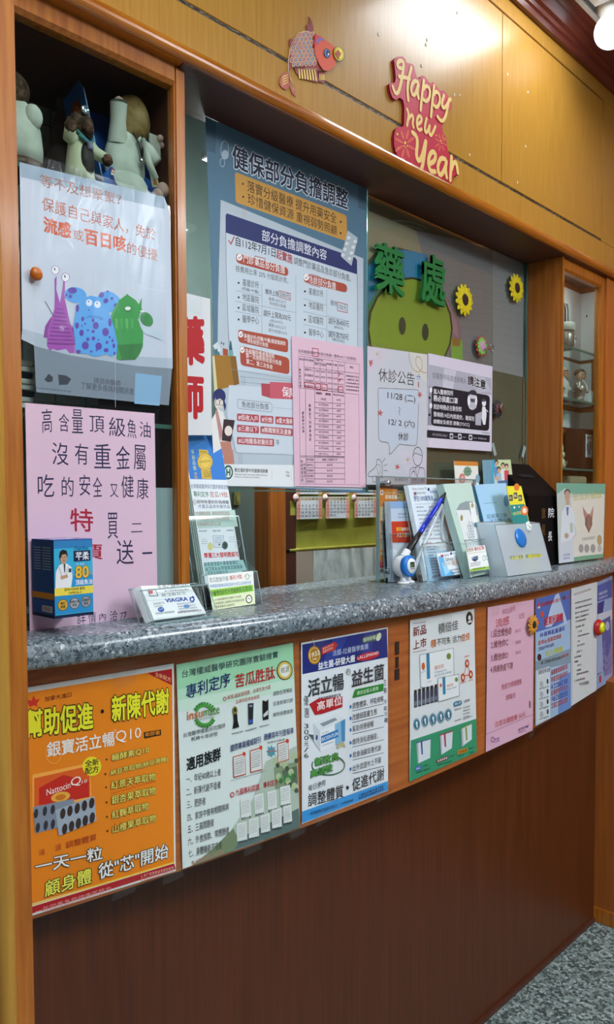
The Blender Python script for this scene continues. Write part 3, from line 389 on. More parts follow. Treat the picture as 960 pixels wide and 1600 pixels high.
('P','2a88b0',[1376.5,992.9,1386.8,992.7,1388.9,956.1,1378.7,956.5]),('E','709040',1429.7,980,6.1,-1,0,-4.9),('T','積倍佳',1393.4,969,1417,969,6.3,'d87838',0),('D',1393.4,963.5,1430.5,962.9,2.6,'3a6a88',8),('E','d86030',1370.9,977.7,3.8,-0.7,0.1,-4.1),('P','3a4258',[1278.1,975.8,1288.4,975.4,1289.1,947.3,1278.8,947.5]),('P','202430',[1278.7,983.5,1287.8,982.9,1287.9,975.5,1278.7,975.7]),
('P','707c90',[1279.9,959.7,1287.9,959.6,1287.9,951.1,1279.9,950.8]),('P','3a4258',[1291.6,975.7,1302,975.3,1302.7,947.1,1292.3,947.3]),('P','202430',[1292.1,983.4,1301.4,982.9,1301.5,975.4,1292.2,975.6]),('P','707c90',[1293.4,959.5,1301.5,959.4,1301.6,950.9,1293.4,950.6]),('P','3a4258',[1305.3,975.7,1315.9,975.2,1316.6,946.8,1306,947]),
('P','202430',[1305.8,983.4,1315.2,982.8,1315.3,975.3,1305.8,975.6]),('P','707c90',[1307.1,959.3,1315.3,959.2,1315.4,950.6,1307.1,950.4]),('P','3a4258',[1319.1,975.6,1329.9,975.1,1330.7,946.5,1319.9,946.7]),('P','202430',[1319.7,983.3,1329.3,982.8,1329.3,975.2,1319.7,975.5]),('P','707c90',[1321,959.1,1329.4,959,1329.4,950.4,1321,950.1]),
('P','3a4258',[1333.2,975.4,1344.2,975,1345,946.2,1334,946.4]),('P','202430',[1333.8,983.3,1343.5,982.7,1343.6,975.1,1333.8,975.3]),('P','707c90',[1335.1,958.9,1343.7,958.8,1343.7,950.1,1335.2,949.8]),('P','3a4258',[1347.6,975.3,1358.7,974.8,1359.5,945.9,1348.3,946.1]),('P','202430',[1348.1,983.2,1358.1,982.6,1358.1,974.9,1348.2,975.2]),
('P','707c90',[1349.5,958.6,1358.2,958.5,1358.2,949.8,1349.6,949.5]),('L','d86a4a',2,[1472.3,1008.7,1455.7,980.2]),('L','d86a4a',2.2,[1455.7,982.8,1486.2,982]),('L','d86a4a',2.2,[1486.2,982,1472.3,1008.7]),('E','cc5030',1472.3,1008.7,8.6,-1.3,0.1,-9.1),('E','f0dcd0',1472.3,1008.7,3.6,-0.5,0.1,-4.2),('E','cc5030',1455.7,980.2,8.4,-1.4,0.1,-9.2),('E','f0dcd0',1455.7,980.2,3.5,-0.6,0.1,-4.2),
('E','cc5030',1487.6,981.8,8.7,-1.4,0.1,-9.3),('E','f0dcd0',1487.6,981.8,3.6,-0.6,0,-4.2),('D',1460.9,1023,1482.9,1022.8,3.1,'d86a4a',5),('D',1444.1,968.1,1468.5,967.4,3.1,'d86a4a',5),('D',1477.7,967.7,1497.9,967.3,3.1,'d86a4a',5),
('P','2c7a98',[1419.6,928.6,1420.3,931.2,1423,932.7,1427.5,933.1,1442.8,932.4,1447.6,931.6,1450.7,929.8,1452,927,1452.1,926,1451.5,923.3,1448.9,921.7,1444.3,921.4,1428.2,922.1,1423.7,922.8,1420.8,924.5,1419.7,927.2]),('D',1424,925.8,1448.6,924.9,5.3,'e0f0f4',3),('D',1459.7,923.5,1483.8,923.5,5.4,'606468',4),('D',1457,911.4,1485.4,910.5,3.1,'70747a',6),
('D',1457.1,904.6,1485.5,903.6,3.1,'70747a',6),('D',1457.1,897.7,1485.5,896.6,3,'70747a',6),('D',1457.2,890.8,1485.6,889.6,3.1,'70747a',6),('D',1424.1,914.1,1448.7,913.1,3,'70747a',5),('D',1424.3,889.6,1450.3,888.8,3.1,'70747a',5),('D',1457.2,886.6,1495.8,886.4,3.1,'70747a',7),('E','1c6c88',1287.5,912.2,11.6,-2.3,0,-12.4),('C','dff0f4',0.9,1287.5,912.2,9.8,-2,0,-10.6,20,0,360),
('E','dff0f4',1287.5,914.4,3.4,-0.7,0,-4.3),('E','dff0f4',1288.7,908.5,2.3,-0.5,0,-3.6),('E','1c6c88',1315.5,913.7,12,-2.4,0.1,-12.6),('C','dff0f4',1,1315.5,913.7,10.2,-2.1,0.1,-10.8,20,0,360),('E','dff0f4',1315.5,915.8,3.6,-0.7,0.1,-4.3),('E','dff0f4',1316.7,909.8,2.4,-0.4,0.1,-3.6),('E','1c6c88',1343.9,911.6,12.4,-2.5,0.1,-12.8),('C','dff0f4',0.9,1343.9,911.6,10.5,-2.2,0.1,-10.9,20,0,360),
('E','dff0f4',1343.9,913.7,3.7,-0.7,0,-4.3),('E','dff0f4',1345.2,907.7,2.4,-0.5,0,-3.7),('E','1c6c88',1372,910.7,12.7,-2.6,0,-12.9),('C','dff0f4',1.1,1372,910.7,10.8,-2.2,0,-11.1,20,0,360),('E','dff0f4',1372,912.9,3.8,-0.8,0,-4.4),('E','dff0f4',1373.3,906.7,2.5,-0.5,0,-3.6),('E','1c6c88',1400.3,910.2,13.2,-2.6,0.1,-13),('C','dff0f4',1,1400.3,910.2,11.2,-2.2,0.1,-11.2,20,0,360),
('E','dff0f4',1400.3,912.4,3.9,-0.7,0,-4.4),('E','dff0f4',1401.6,906.2,2.7,-0.5,0.1,-3.7),('P','dfe6ea',[1286.5,874.5,1335,872.4,1333.9,832.7,1290.7,830.8]),('P','aab4bc',[1286.5,874.5,1292.2,873.9,1294.7,830.6,1290.7,830.8]),('P','3a50a0',[1300.4,873.6,1306.3,873.3,1308.7,845.9,1304,846.3]),('L','3a50a0',2,[1286.5,874.5,1335,872.4]),
('P','dfe6ea',[1367.1,872.7,1416.4,871,1413.4,834.8,1372.5,829.5]),('P','aab4bc',[1367.1,872.7,1373.5,872.1,1376.3,829.3,1372.5,829.5]),('P','b02848',[1382.4,871.6,1388.8,871.3,1391.6,842.8,1386.4,843.3]),('L','b02848',2.2,[1367.1,872.7,1416.4,871]),('P','dfe6ea',[1448.4,869.4,1493,871.4,1493.4,835.7,1452.2,828.9]),('P','aab4bc',[1448.4,869.4,1455.3,868.7,1458.5,828.2,1452.2,828.9]),
('P','90a030',[1465.1,868.1,1472.2,867.8,1475.3,838.2,1469.6,838.7]),('L','90a030',2.2,[1448.4,869.4,1493,871.4]),('P','2a5ab8',[1283.2,822.8,1283.8,824.7,1285.6,825.7,1288.5,825.9,1298.7,825.1,1301.7,824.5,1303.5,823.2,1304.1,821.3,1304.1,819.6,1303.5,817.7,1301.7,816.7,1298.7,816.5,1288.5,817.3,1285.6,817.9,1283.8,819.2,1283.2,821.1]),('D',1285.5,819.3,1301.8,818.5,4.3,'f0f4fa',3),
('P','6a2a30',[1356.8,820,1357.3,821.6,1358.9,822.6,1361.4,822.9,1394.7,822.4,1397.4,822,1399.1,821,1399.6,819.3,1399.6,817.8,1399.1,816.2,1397.4,815.2,1394.8,814.9,1361.5,815.5,1358.9,815.8,1357.3,816.9,1356.8,818.5]),('D',1359.9,817,1397,816.2,4.5,'f4e8e8',5),
('P','c89030',[1435,820.9,1435.7,822.8,1437.8,823.9,1441.3,824.1,1471.1,821.9,1474.7,821.3,1476.9,819.8,1477.7,817.7,1477.7,815.9,1477,813.9,1474.8,812.8,1471.1,812.7,1441.4,814.9,1437.9,815.6,1435.7,817,1435,819]),('D',1439.8,816.5,1474.8,814.4,5.4,'6a3a10',4),('D',1310,819.7,1326.1,819,2.8,'0c4634',3),('D',1285,811.6,1305.9,810.6,2.9,'0c4634',4),('D',1310,810.7,1337.1,809.4,2.9,'0c4634',5),
('D',1360,809.3,1382.8,808.1,3,'0c4634',4),('D',1385.4,806.7,1414.9,805.1,3,'0c4634',5),('D',1406.2,816.6,1424.2,815.7,3,'0c4634',3),('D',1437.2,809.2,1462.1,807.8,3.1,'0c4634',4),('D',1482,815.8,1501.7,814.7,3.1,'0c4634',3),('D',1484.3,805.6,1504,804.4,3.1,'0c4634',3),]),
'pinklist':(('arc',0.003),[
('P','e8b6cc',[1559.7,1122.9,1799.3,1117.5,1798.9,787.7,1555.8,792.3]),('T','中C心診所',1628.4,1097.6,1695.3,1099.7,14,'b05868',0),('T','公告',1714.3,1078.4,1744.8,1078.2,13.6,'a86078',0),('T','流感',1596.3,1071.1,1664.3,1071.8,20.3,'c85860',0),('T','1.綜合維他命',1576.4,1050.5,1676.3,1045.5,20.3,'7a3040',0),('T','2.維他命C',1575.1,1026,1658.9,1022.2,17.8,'7a3040',0),
('T','3.維他命D',1575.5,996,1659.4,991.2,17.9,'7a3040',0),('T','4.疾病免疫下降',1574.2,969.5,1684.9,962.3,17.2,'7a3040',0),('D',1698.1,1048.1,1726.2,1047,6.7,'b87890',3),('D',1698.5,1020,1726.7,1018.6,6.8,'b87890',3),('D',1699,995.6,1727.1,994,6.8,'b87890',3),('T','免疫力增強營養',1627.6,921.4,1732.4,917.4,14.2,'b85868',0),('T','請電洽',1649.5,892.6,1700.8,890.2,13.4,'b85868',0),
('T','注意五種營養 50元',1595.3,839.6,1755.4,832.2,14.2,'c05058',0),('L','8a6a8a',1.1,[1555.3,833.1,1794.9,828.1]),('C','5a3a9a',1.8,1585.9,814.2,7.3,-1.7,0,-5.7,20,0,360),('D',1595.7,809.9,1619,808.6,4,'5a3a9a',5),('D',1595.8,804.2,1619.1,802.8,3.3,'5a3a9a',5),('D',1715.3,804.6,1772,801.7,6.1,'2a1a6a',6),('D',1717.3,799,1758.1,796.2,2.6,'2a1a6a',6),('L','2a1a6a',1.5,[1765.9,801.8,1775.9,808.2]),
('E','8a6a7a',1780,857.5,6.1,-1.3,0.2,-10.5),]),
'blueflyer':(('arc',0.003),[
('P','a8c8e8',[1808,1117.9,2050.8,1119.1,2068.9,788.6,1814.9,794.9]),('P','4870c0',[1808,1117.9,2050.8,1119.1,2055.3,1037.6,1948.7,1032.7,1809.8,1033.2]),('P','c2d6ee',[1938.5,1115.4,1962.6,1119.1,2033.8,1027.9,1871.8,1038,1904.3,1085.1]),('P','6c98d8',[1977.2,893.1,2063.8,890,2068.9,788.6,1971.7,792.6]),('P','8aa6b8',[1811.4,959.4,2061.6,955.9,2063.9,915,1811.9,936.6]),
('P','dbe4e8',[1817.4,935.6,1904.3,932.6,1911.6,795.2,1820.4,798]),('T','維持健康好體力',1843.1,1094.5,1979.8,1094.9,10.5,'c02838',0.01),('T','苗栗好健康',1864.4,1041.9,1998.3,1040.9,23.1,'d02430',0.03),('P','d03040',[1819.4,1095.6,1827.4,1110.4,1843.1,1096]),('P','e04848',[1820.3,1053.1,1828.4,1064.9,1835.7,1051.2]),('E','e0483a',1850.7,1075.1,10.1,-1.1,0.2,-8),
('P','f0e0d0',[1817.4,1094.4,1838.1,1099.3,1834.8,1091.1]),('E','26306a',2005.1,1101.5,14,-1.4,0.2,-4.9),('D',2001,1095.8,2049.6,1100.1,4.9,'c03040',4),('D',1836.4,1016.8,2016.5,1013.3,11.2,'3850a8',7),('D',1826.4,998.3,1986.9,996,10.6,'c8503c',8),('D',1826.7,984,1932.5,982,8.2,'46507a',8),('T','活力滿滿',1873.6,962.4,1996.5,958.2,14.4,'d8d828',0.02),('E','3a1420',1835.5,966.9,12.7,-2,0.2,-9.1),
('D',1845.1,946.8,1984.3,938.9,7.7,'3a5a50',8),('D',1988.5,939.7,2045.6,938.2,8,'c03840',3),('D',1830.1,923.5,1906.2,919,9.9,'20242c',6),('D',1914.2,907.3,2037.6,904.5,12.7,'b84a40',8),('D',1914.7,888,2038.3,884.3,12.8,'b84a40',8),('D',1915.2,868.7,2038.9,864,12.8,'2440a0',8),('D',1915.6,852.3,2039.4,846.8,12.8,'b03848',8),('D',1916,835.9,2040,829.6,12.8,'2440a0',8),
('D',1916.5,818,2040.6,810.8,12.9,'b84a40',8),('E','b8c4c8',1849.8,895.5,11.6,-2.1,0.2,-8.1),('E','50585c',1890.1,895.4,6.8,-1.2,0.2,-7),('D',1835.9,883.7,1898,879,4.1,'60686c',5),('E','b8c4c8',1850.4,869.4,11.6,-2.2,0.2,-8.1),('E','50585c',1890.7,868.9,6.9,-1.3,0.2,-7.1),('D',1836.5,857.7,1898.7,852.4,4.1,'60686c',5),('E','b8c4c8',1851,843.3,11.6,-2.4,0.2,-8.2),
('E','50585c',1891.4,842.3,6.8,-1.3,0.2,-7),('D',1837.1,831.7,1899.4,825.7,4.1,'60686c',5),('E','b8c4c8',1851.6,817.1,11.6,-2.5,0.2,-8.2),('E','50585c',1892.1,815.7,6.8,-1.4,0.1,-7.1),('D',1837.7,805.6,1900,799,4.1,'60686c',5),]),
'whitelist':(('arc',0.003),[
('P','e2e6e6',[2060.8,1121.9,2314.3,1119.2,2318.3,787.3,2068.8,792.4]),('D',2082.3,1100,2246.6,1101.9,5.1,'b8a0a0',14),('D',2092.7,1075.4,2253.9,1071.4,4.5,'6a6e74',10),('D',2098,1060.7,2258.2,1055.8,4.6,'2a2e38',10),('D',2093.7,1047.1,2225.7,1042.5,4.6,'6a6e74',8),('D',2097,1034.1,2226.3,1029,4.5,'2a2e38',8),('D',2099.4,1022.8,2198.4,1018.5,4.5,'2a2e38',6),
('D',2099.9,1006.9,2182.5,1003,4.5,'2a2e38',5),('D',2120.2,991.5,2161.5,989.3,4.5,'6a6e74',3),('D',2120.7,978.7,2234.5,971.8,4.6,'2a2e38',7),('D',2121.2,964.3,2141.6,963,4.5,'2a2e38',3),('D',2116.6,952.3,2190.1,947.2,4.6,'6a6e74',5),('D',2112.2,935.5,2169,931.2,4.5,'6a6e74',3),('D',2093.1,922.7,2158.9,917.5,4.5,'2a2e38',4),('D',2093.5,910,2133.4,906.7,4.5,'2a2e38',3),
('D',2118.6,896.2,2159.9,892.5,4.5,'6a6e74',3),('D',2116.1,882.3,2157.2,878.4,4.5,'2a2e38',3),('D',2114.5,871.4,2233.4,859.4,4.6,'2a2e38',7),('D',2093.4,856.2,2194.1,845.7,4.6,'2a2e38',6),('D',2141,839.2,2234.7,828.6,4.6,'6a6e74',6),('D',2156.8,832.9,2234.9,823.9,4.6,'6a6e74',5),]),
'bluecorner':(('arc',0.003),[
('P','9eb2dc',[2311.8,1117.1,2515.4,1122.3,2541.6,778,2318.3,788.3]),('P','4a62b0',[2314.9,1107.3,2514.4,1109.6,2518.2,1051,2317.3,1057.8]),('P','23348a',[2317.5,1052.6,2408.7,1053.1,2388.4,1016.9,2319.1,1020.1]),('P','d4d8e4',[2319.1,1018.4,2522.7,1010.3,2524.8,977.1,2320.8,984]),('D',2329.7,1075.2,2446.1,1074.7,7.7,'e0e4f4',7),('D',2330.2,1063.2,2446.8,1061.4,5.6,'e0e4f4',8),
('P','5a60a8',[2382.4,993.2,2492.2,993.3,2515.1,906.3,2450.4,862.5,2393.7,918]),('P','8a86c0',[2400.7,924,2522.7,927.1,2527.2,801.2,2422,810.5]),('E','c8c0dc',2452.4,966.2,29.8,-4.2,0.8,-14.5),('D',2332.1,831.1,2385.3,828.1,4.2,'20243a',4),('P','b04858',[2348.8,824.5,2379.8,822.1,2380.9,800.8,2355.4,802.3]),('L','6a6cb0',4.8,[2394,910.9,2448.7,891.5,2524.1,904.9]),
('L','6a6cb0',4.5,[2395.2,889.6,2450,869.8,2525.6,882.6]),('L','6a6cb0',4.5,[2396.5,864.8,2451.4,844.4,2527.3,856.5]),('L','6a6cb0',4.8,[2397.6,843.4,2452.7,822.6,2528.7,834.1]),]),
'flu':(('flat',0.0185),[
('P','7e8c98',[545.9,1590,786.6,1583.4,778.9,1520.3,548.3,1519]),('P','88b4d4',[715.2,1565.4,766,1566.2,760.3,1518,712.4,1517.2]),('P','ccd4e0',[530.2,1833.6,774.5,1853.2,786,1830.2,787.5,1580.7,717.3,1577.6,602.8,1579.1,549.6,1584.6,529.1,1592.1]),('P','98acbc',[530.2,1833.6,774.5,1853.2,775.5,1834.2,531.7,1813.8]),
('P','b2c0cc',[527.5,1590.3,549.6,1583.4,602.8,1577.8,717.3,1576.6,787.5,1580.7,786,1597.1,717.6,1591.6,606.6,1595.7,529.4,1605.4]),('T','等不及想聚聚？',560.1,1809.3,693.4,1817.8,17.3,'a85a34',0),('T','保護自己與家人，免於',562.3,1775.8,756.8,1778.4,20.3,'c05a28',0),('T','流感',564,1746.4,607.4,1746.5,23.1,'d8541c',0.035),('T','或',611.2,1747.4,627.6,1747.6,16.1,'c05a28',0),
('T','百日咳',629.4,1744.5,701.4,1748.5,24.3,'d8541c',0.035),('T','的侵擾',703.3,1747.7,759.7,1748.1,17.9,'c05a28',0),('T','請諮詢醫師',641,1541.5,687.9,1541.3,9.1,'3c4450',0),('T','了解更多疾病相關訊息',619.3,1531,711.8,1530.5,10.3,'3c4450',0),('P','2c3440',[560.9,1537.8,567.8,1547.2,574.5,1543,573.5,1536.7,566.2,1534.7]),('P','2c3440',[582.7,1547.7,595.1,1547.8,603.4,1543.7,597.7,1534.8,583.8,1532.8]),
('D',547.5,1524.1,603.1,1524.2,2,'4a5460',14),('L','d8dce4',0.9,[646.8,1712.3,644.6,1588.4]),('L','e4e8f0',0.5,[703.9,1724.3,703.3,1687]),('L','c8ccd4',0.5,[679.2,1587.8,677.8,1508.3]),('L','e4e8f0',0.6,[714,1705.1,733.3,1701.3,776.8,1703]),('P','8c3898',[563.8,1614.3,573.5,1629.4,574.6,1616,566.2,1597.5,560.8,1597.9]),('P','8c3898',[605,1623.4,614.5,1605.9,612.9,1594.3,609.5,1593.8]),
('P','a848b0',[573.5,1626.9,578.6,1641.4,579.5,1661.3,579.5,1683.4,583.1,1689.1,582.1,1669.2,587.3,1651.6,591.4,1669.7,593.4,1683.3,596.1,1683.3,595.6,1656.8,602.3,1627.9,609.7,1606.4,609.8,1582.4,601.4,1580.8,595.9,1586.3,582,1582,575.3,1583.5,569.8,1580.3,565.9,1586.4,566.9,1607.4]),('L','843090',1.8,[582.1,1642,592.5,1642.3]),('L','843090',2.1,[580.5,1636.3,594.2,1637.1]),
('L','843090',2.1,[578.8,1630.5,595.9,1631.9]),('L','843090',2.1,[577.2,1624.8,597.7,1626.7]),('L','843090',1.8,[575.5,1619.1,599.4,1621.5]),('L','843090',2.1,[573.8,1613.4,601.1,1616.2]),('L','843090',2.1,[572.2,1607.8,602.9,1611]),('L','843090',1.8,[570.5,1602.1,604.6,1605.7]),('L','843090',1.8,[568.9,1596.4,606.3,1600.4]),('L','843090',2.1,[567.2,1590.8,608.1,1595.1]),
('L','843090',1,[587,1625.5,594.4,1623.7,599.3,1619.9]),('E','9c44a4',581.1,1696.6,6.5,1.3,-0.2,-6.4),('E','f4f4f8',581.1,1696.6,5.7,1.2,-0.1,-5.7),('E','303040',580,1697.8,1.1,0.3,0,-1.9),('E','9c44a4',597.1,1689.5,6.7,1.3,-0.2,-6.5),('E','f4f4f8',597.1,1689.5,5.8,1.2,-0.1,-5.8),('E','303040',596,1690.7,1.1,0.3,0,-2),('L','d8dce4',1.5,[560,1658.1,564.5,1648.7]),
('L','5a5f68',1.2,[564.5,1648.7,577.6,1629.8]),('E','56a8ec',612.8,1667,18.2,1.1,-2,-11.8),('E','56a8ec',669.9,1667.2,19,-6.1,-9,-14.7),('P','56a8ec',[614,1651.3,625.6,1664.8,637.3,1670.8,652,1670.9,663.7,1660.1,671,1647,678.3,1627.2,682.9,1606.8,681.7,1590.8,671.5,1584.9,664,1588.4,653.4,1583.9,641.5,1581,631.3,1584.1,618.3,1582.3,611.3,1586.4,609.7,1603.9,607.7,1621.3]),
('P','4090d8',[625.6,1634.3,633.8,1641.3,654.4,1642.9,663.3,1637.9,657.4,1639.5,633.8,1637.7]),('E','5a3aa8',607.6,1672.8,7.4,1.4,-0.1,-4.5),('E','5a3aa8',604.1,1663.4,2.8,0.5,-0.1,-2.6),('E','5a3aa8',598,1664.7,1.6,0.3,-0.1,-2),('E','5a3aa8',656.5,1675.6,4.2,0.8,-0.1,-3.9),('E','5a3aa8',663.9,1667.9,4.2,0.8,-0.1,-3.4),('E','5a3aa8',673.9,1673.1,2.2,0.4,0,-2.3),
('E','5a3aa8',682,1664.1,4.4,0.8,0,-3.4),('E','5a3aa8',667.1,1682.8,1.9,0.4,0,-1.3),('E','5a3aa8',615.3,1648.3,2.6,0.4,-0.1,-5.6),('E','5a3aa8',623.6,1634,2.3,0.3,-0.1,-3.4),('E','5a3aa8',645.3,1627.7,5,0.8,-0.1,-5.4),('E','5a3aa8',662.1,1620.8,5.8,0.8,-0.1,-6.3),('E','5a3aa8',614,1622.8,3.1,0.5,-0.1,-4.6),('E','5a3aa8',621.2,1613.2,3.7,0.6,-0.1,-4.8),('E','5a3aa8',641,1634.8,2.4,0.4,-0.1,-2.9),
('E','5a3aa8',627.2,1595.5,5.8,0.8,-0.1,-5.9),('E','5a3aa8',649.8,1597.7,5.6,0.7,-0.1,-5.5),('E','5a3aa8',662.5,1593.4,4.3,0.6,0,-3.1),('E','5a3aa8',641.1,1608,2.9,0.5,-0.1,-3.1),('E','5a3aa8',631.4,1605.1,2.6,0.4,0,-2.9),('E','5a3aa8',669.9,1636.4,2.8,0.4,-0.1,-6.3),('E','5a3aa8',676.3,1601.9,2.5,0.3,0,-3.7),('E','5a3aa8',615.5,1585,4,0.5,0,-2.6),('E','5a3aa8',640.7,1618.3,2.6,0.4,0,-2.6),
('E','5a3aa8',654.4,1639,1.5,0.3,-0.1,-1.5),('E','5a3aa8',634,1649,1.1,0.2,0,-1.3),('E','5a3aa8',627.2,1627.4,1.5,0.3,0,-1.5),('E','5a3aa8',664.3,1605.4,2.4,0.4,-0.1,-2.3),('E','5a3aa8',674,1609.5,1.9,0.2,0,-2.4),('E','5a3aa8',637.2,1587.9,2.1,0.3,0,-1.5),('E','5a3aa8',646.1,1591.2,1.8,0.2,0,-1.6),('E','5a3aa8',622,1623.5,1.1,0.2,-0.1,-1.5),('E','5a3aa8',668.9,1614,1.6,0.2,0,-1.9),
('E','5a3aa8',677.1,1590.7,1.8,0.2,-0.1,-2.4),('E','5a3aa8',632,1618.7,1.4,0.2,-0.1,-1.8),('E','5a3aa8',649.3,1607.2,1.5,0.2,0,-1.1),('E','e8f2fc',634.8,1659.8,5.5,1,-0.1,-5.1),('E','5a8ac0',633.9,1661.5,1.2,0.2,0,-1.3),('E','e8f2fc',648.8,1659.8,5.7,1,-0.1,-5.2),('E','5a8ac0',648,1661.4,1.1,0.2,-0.1,-1.3),
('P','2c9a40',[671.6,1647.1,677.3,1658.6,686.8,1673.4,700.4,1683.8,701.7,1685.9,703.5,1683.9,716.8,1678.8,723.1,1673.2,728.5,1684.7,727.6,1668.6,730.1,1663.7,724.5,1660,722.7,1650.3,730.5,1627.2,729.2,1608,721.8,1593.4,714.6,1585.7,705.7,1585.9,688.3,1581.6,680.6,1582.7,682.9,1606.8,676.9,1632.2]),('P','5ab45c',[678.6,1644.3,684.1,1643.9,683.3,1628,679.6,1630]),
('P','46a850',[687.9,1645.9,693.5,1645.5,692.6,1629.4,688.9,1631.5]),('P','5ab45c',[697.3,1647.4,702.9,1647,702,1630.9,698.3,1633]),('P','46a850',[706.7,1649,712.5,1648.6,711.5,1632.3,707.8,1634.4]),('E','1e7a30',702.2,1662.3,7,1.3,0,-4.2),('E','eaf4ea',702.2,1663.1,5.4,1,0,-2.9),('E','eaf4ea',728.8,1663.4,3.9,0.7,0,-1.6),
('P','1e7a30',[682.8,1604.1,729.3,1613.4,725.2,1599.3,714.6,1586.5,689.9,1582.3]),('P','c2d4de',[720.5,1651.3,732.3,1641,755.4,1636.4,769.6,1633.6,764.7,1623.4,750.3,1626.8,733.8,1628.2,725.8,1637.3]),('E','248838',737.4,1652.2,8.8,6.4,8.2,-8.6),]),
'fishoil':(('flat',0.0165),[
('P','eac4d8',[530.3,1502.2,749.1,1504.6,750.4,1177.9,530.5,1178]),('T','高',554.8,1461.4,570.6,1463.6,34.1,'28204a',0),('T','含',581.4,1465.5,597.8,1465.3,26,'28204a',0),('T','量',602.2,1464.3,620.4,1464.8,35.2,'28204a',0),('T','頂',631.2,1467.6,656.7,1467.6,25,'28204a',0),('T','級',664.8,1463.2,693.8,1463.9,29.5,'28204a',0),('T','魚',697.6,1463.5,714.1,1462.4,29.3,'28204a',0),
('T','油',720.1,1465.5,741.1,1464.6,24.9,'28204a',0),('T','沒',569.7,1416.9,595.8,1416.5,32.5,'28204a',0),('T','有',606.2,1419,628.5,1418.2,31,'28204a',0),('T','重',638.1,1413.7,667,1414.2,37.2,'28204a',0),('T','金',676.4,1413.2,701.5,1415.2,35.7,'28204a',0),('T','屬',708.5,1413.4,730.9,1412.7,39.7,'28204a',0),('T','吃',546.7,1369.5,572.1,1370.8,32.5,'28204a',0),
('T','的',583.9,1371.4,603.2,1370.9,28.7,'28204a',0),('T','安',612.7,1372.2,630.9,1372.9,31.2,'28204a',0),('T','全',635.2,1370.3,651.3,1371.3,29.7,'28204a',0),('T','又',664.7,1370.4,679.5,1369.8,20.3,'28204a',0),('T','健',685.2,1368.8,707.8,1370.5,34.9,'28204a',0),('T','康',713.4,1367.8,735.5,1367.2,33.2,'28204a',0),('T','特',596.7,1320,634.9,1317.6,34.3,'b41838',0.015),
('T','價',604.6,1277.9,650.3,1275.4,23.8,'b41838',0.015),('T','買',659.4,1306.4,678,1306.4,40.1,'28204a',0),('T','二',701.8,1314.9,722.9,1315,14.2,'28204a',0),('T','送',674.6,1266.1,706.1,1264.9,38.1,'28204a',0),('T','一',722.3,1279.6,741.1,1279.4,3.1,'28204a',0),('T','詳',605.2,1180.4,619.4,1180,18.6,'28204a',0),('T','情',624.1,1179.5,636.8,1179.3,17.5,'28204a',0),
('T','內',642.7,1181.3,653.9,1181.4,12.5,'28204a',0),('T','洽',661,1179.2,675,1179,15.9,'28204a',0),('L','28204a',1.2,[679,1189.2,683.7,1190.1,682,1183.6,680.5,1183.1]),('E','28204a',680.8,1180,1.2,-0.1,0,-1),('L','28204a',1.6,[685.2,1189.6,689.9,1190.5,688.2,1183.6,686.7,1183.1]),('E','28204a',686.6,1180.1,1.2,-0.2,0,-1.1),]),
'copay':(('flat',0.1065),[
('P','587e96',[933,2063.9,1397.5,2070.9,1389.9,1382.8,958.3,1394.4]),('P','466a80',[933,2063.9,957.1,2064.1,956.4,2005,933.7,2003.6]),('P','466a80',[1366.2,2069,1397.5,2070.9,1395.2,2015.1,1366.1,2014.5]),('P','c2ced8',[967.7,1924.5,1383.8,1907.7,1380.7,1388.5,961.5,1394.4,956.5,1630.5,959.3,1737.2]),('L','aab8c4',0.5,[964.8,1894.9,981.4,1896.8]),('L','aab8c4',0.7,[1362.9,1890,1382.2,1891.3]),
('L','aab8c4',0.5,[964.3,1855.8,981,1856.6]),('L','aab8c4',0.7,[1362.8,1843.1,1382.2,1844]),('L','aab8c4',0.5,[963.9,1816.5,980.5,1816.2]),('L','aab8c4',0.7,[1362.7,1796.1,1382.1,1796.7]),('L','aab8c4',0.5,[963.4,1777.2,980,1775.8]),('L','aab8c4',0.7,[1362.6,1749,1382,1749.2]),('L','aab8c4',0.5,[962.9,1737.8,979.6,1735.3]),('L','aab8c4',0.7,[1362.5,1701.8,1382,1701.6]),
('L','c89090',0.5,[1020.7,1927.3,1021.5,1905.5]),('L','c89090',0.6,[1025,1927.3,1025.9,1905.4]),('L','c89090',0.6,[1029.4,1927.6,1030.3,1905.3]),('P','d2dee8',[979.3,1898.7,1360.7,1894.2,1363.9,1635.7,1359.4,1628.1,987.7,1614.4,981.3,1705.4,978.3,1807.9]),('P','28346e',[979.3,1898.7,982.5,1903.4,1355.6,1903.4,1361.5,1899,1362.1,1868.3,979,1867.1]),
('L','3c4c70',1,[979,1867.9,979.4,1808.1,982.4,1705.6,987.7,1614.4]),('L','3c4c70',1.2,[1362.1,1868.8,1363.9,1635.7]),('T','健保部分負擔調整',997.2,1991.8,1331.2,2000.2,44.1,'16223e',0.025,'dce6ee'),
('P','d8a04a',[1003.6,1980.4,1004.4,1983.6,1006.8,1985.5,1010.8,1986.2,1317.2,1988,1322.5,1987.3,1325.9,1985.1,1327,1981.4,1328,1939,1327,1935.3,1323.7,1933,1318.3,1932.3,1011.9,1929.8,1007.8,1930.4,1005.3,1932.4,1004.4,1935.6]),('T','落實分級醫療 提升用藥安全',1034.6,1958,1293,1961.3,22.2,'2c2418',0),('T','珍惜健保資源 重視弱勢照顧',1035.5,1935.3,1294.3,1936.7,20.5,'2c2418',0),('E','2c2418',1023.3,1969.2,2.2,0.6,0,-2),
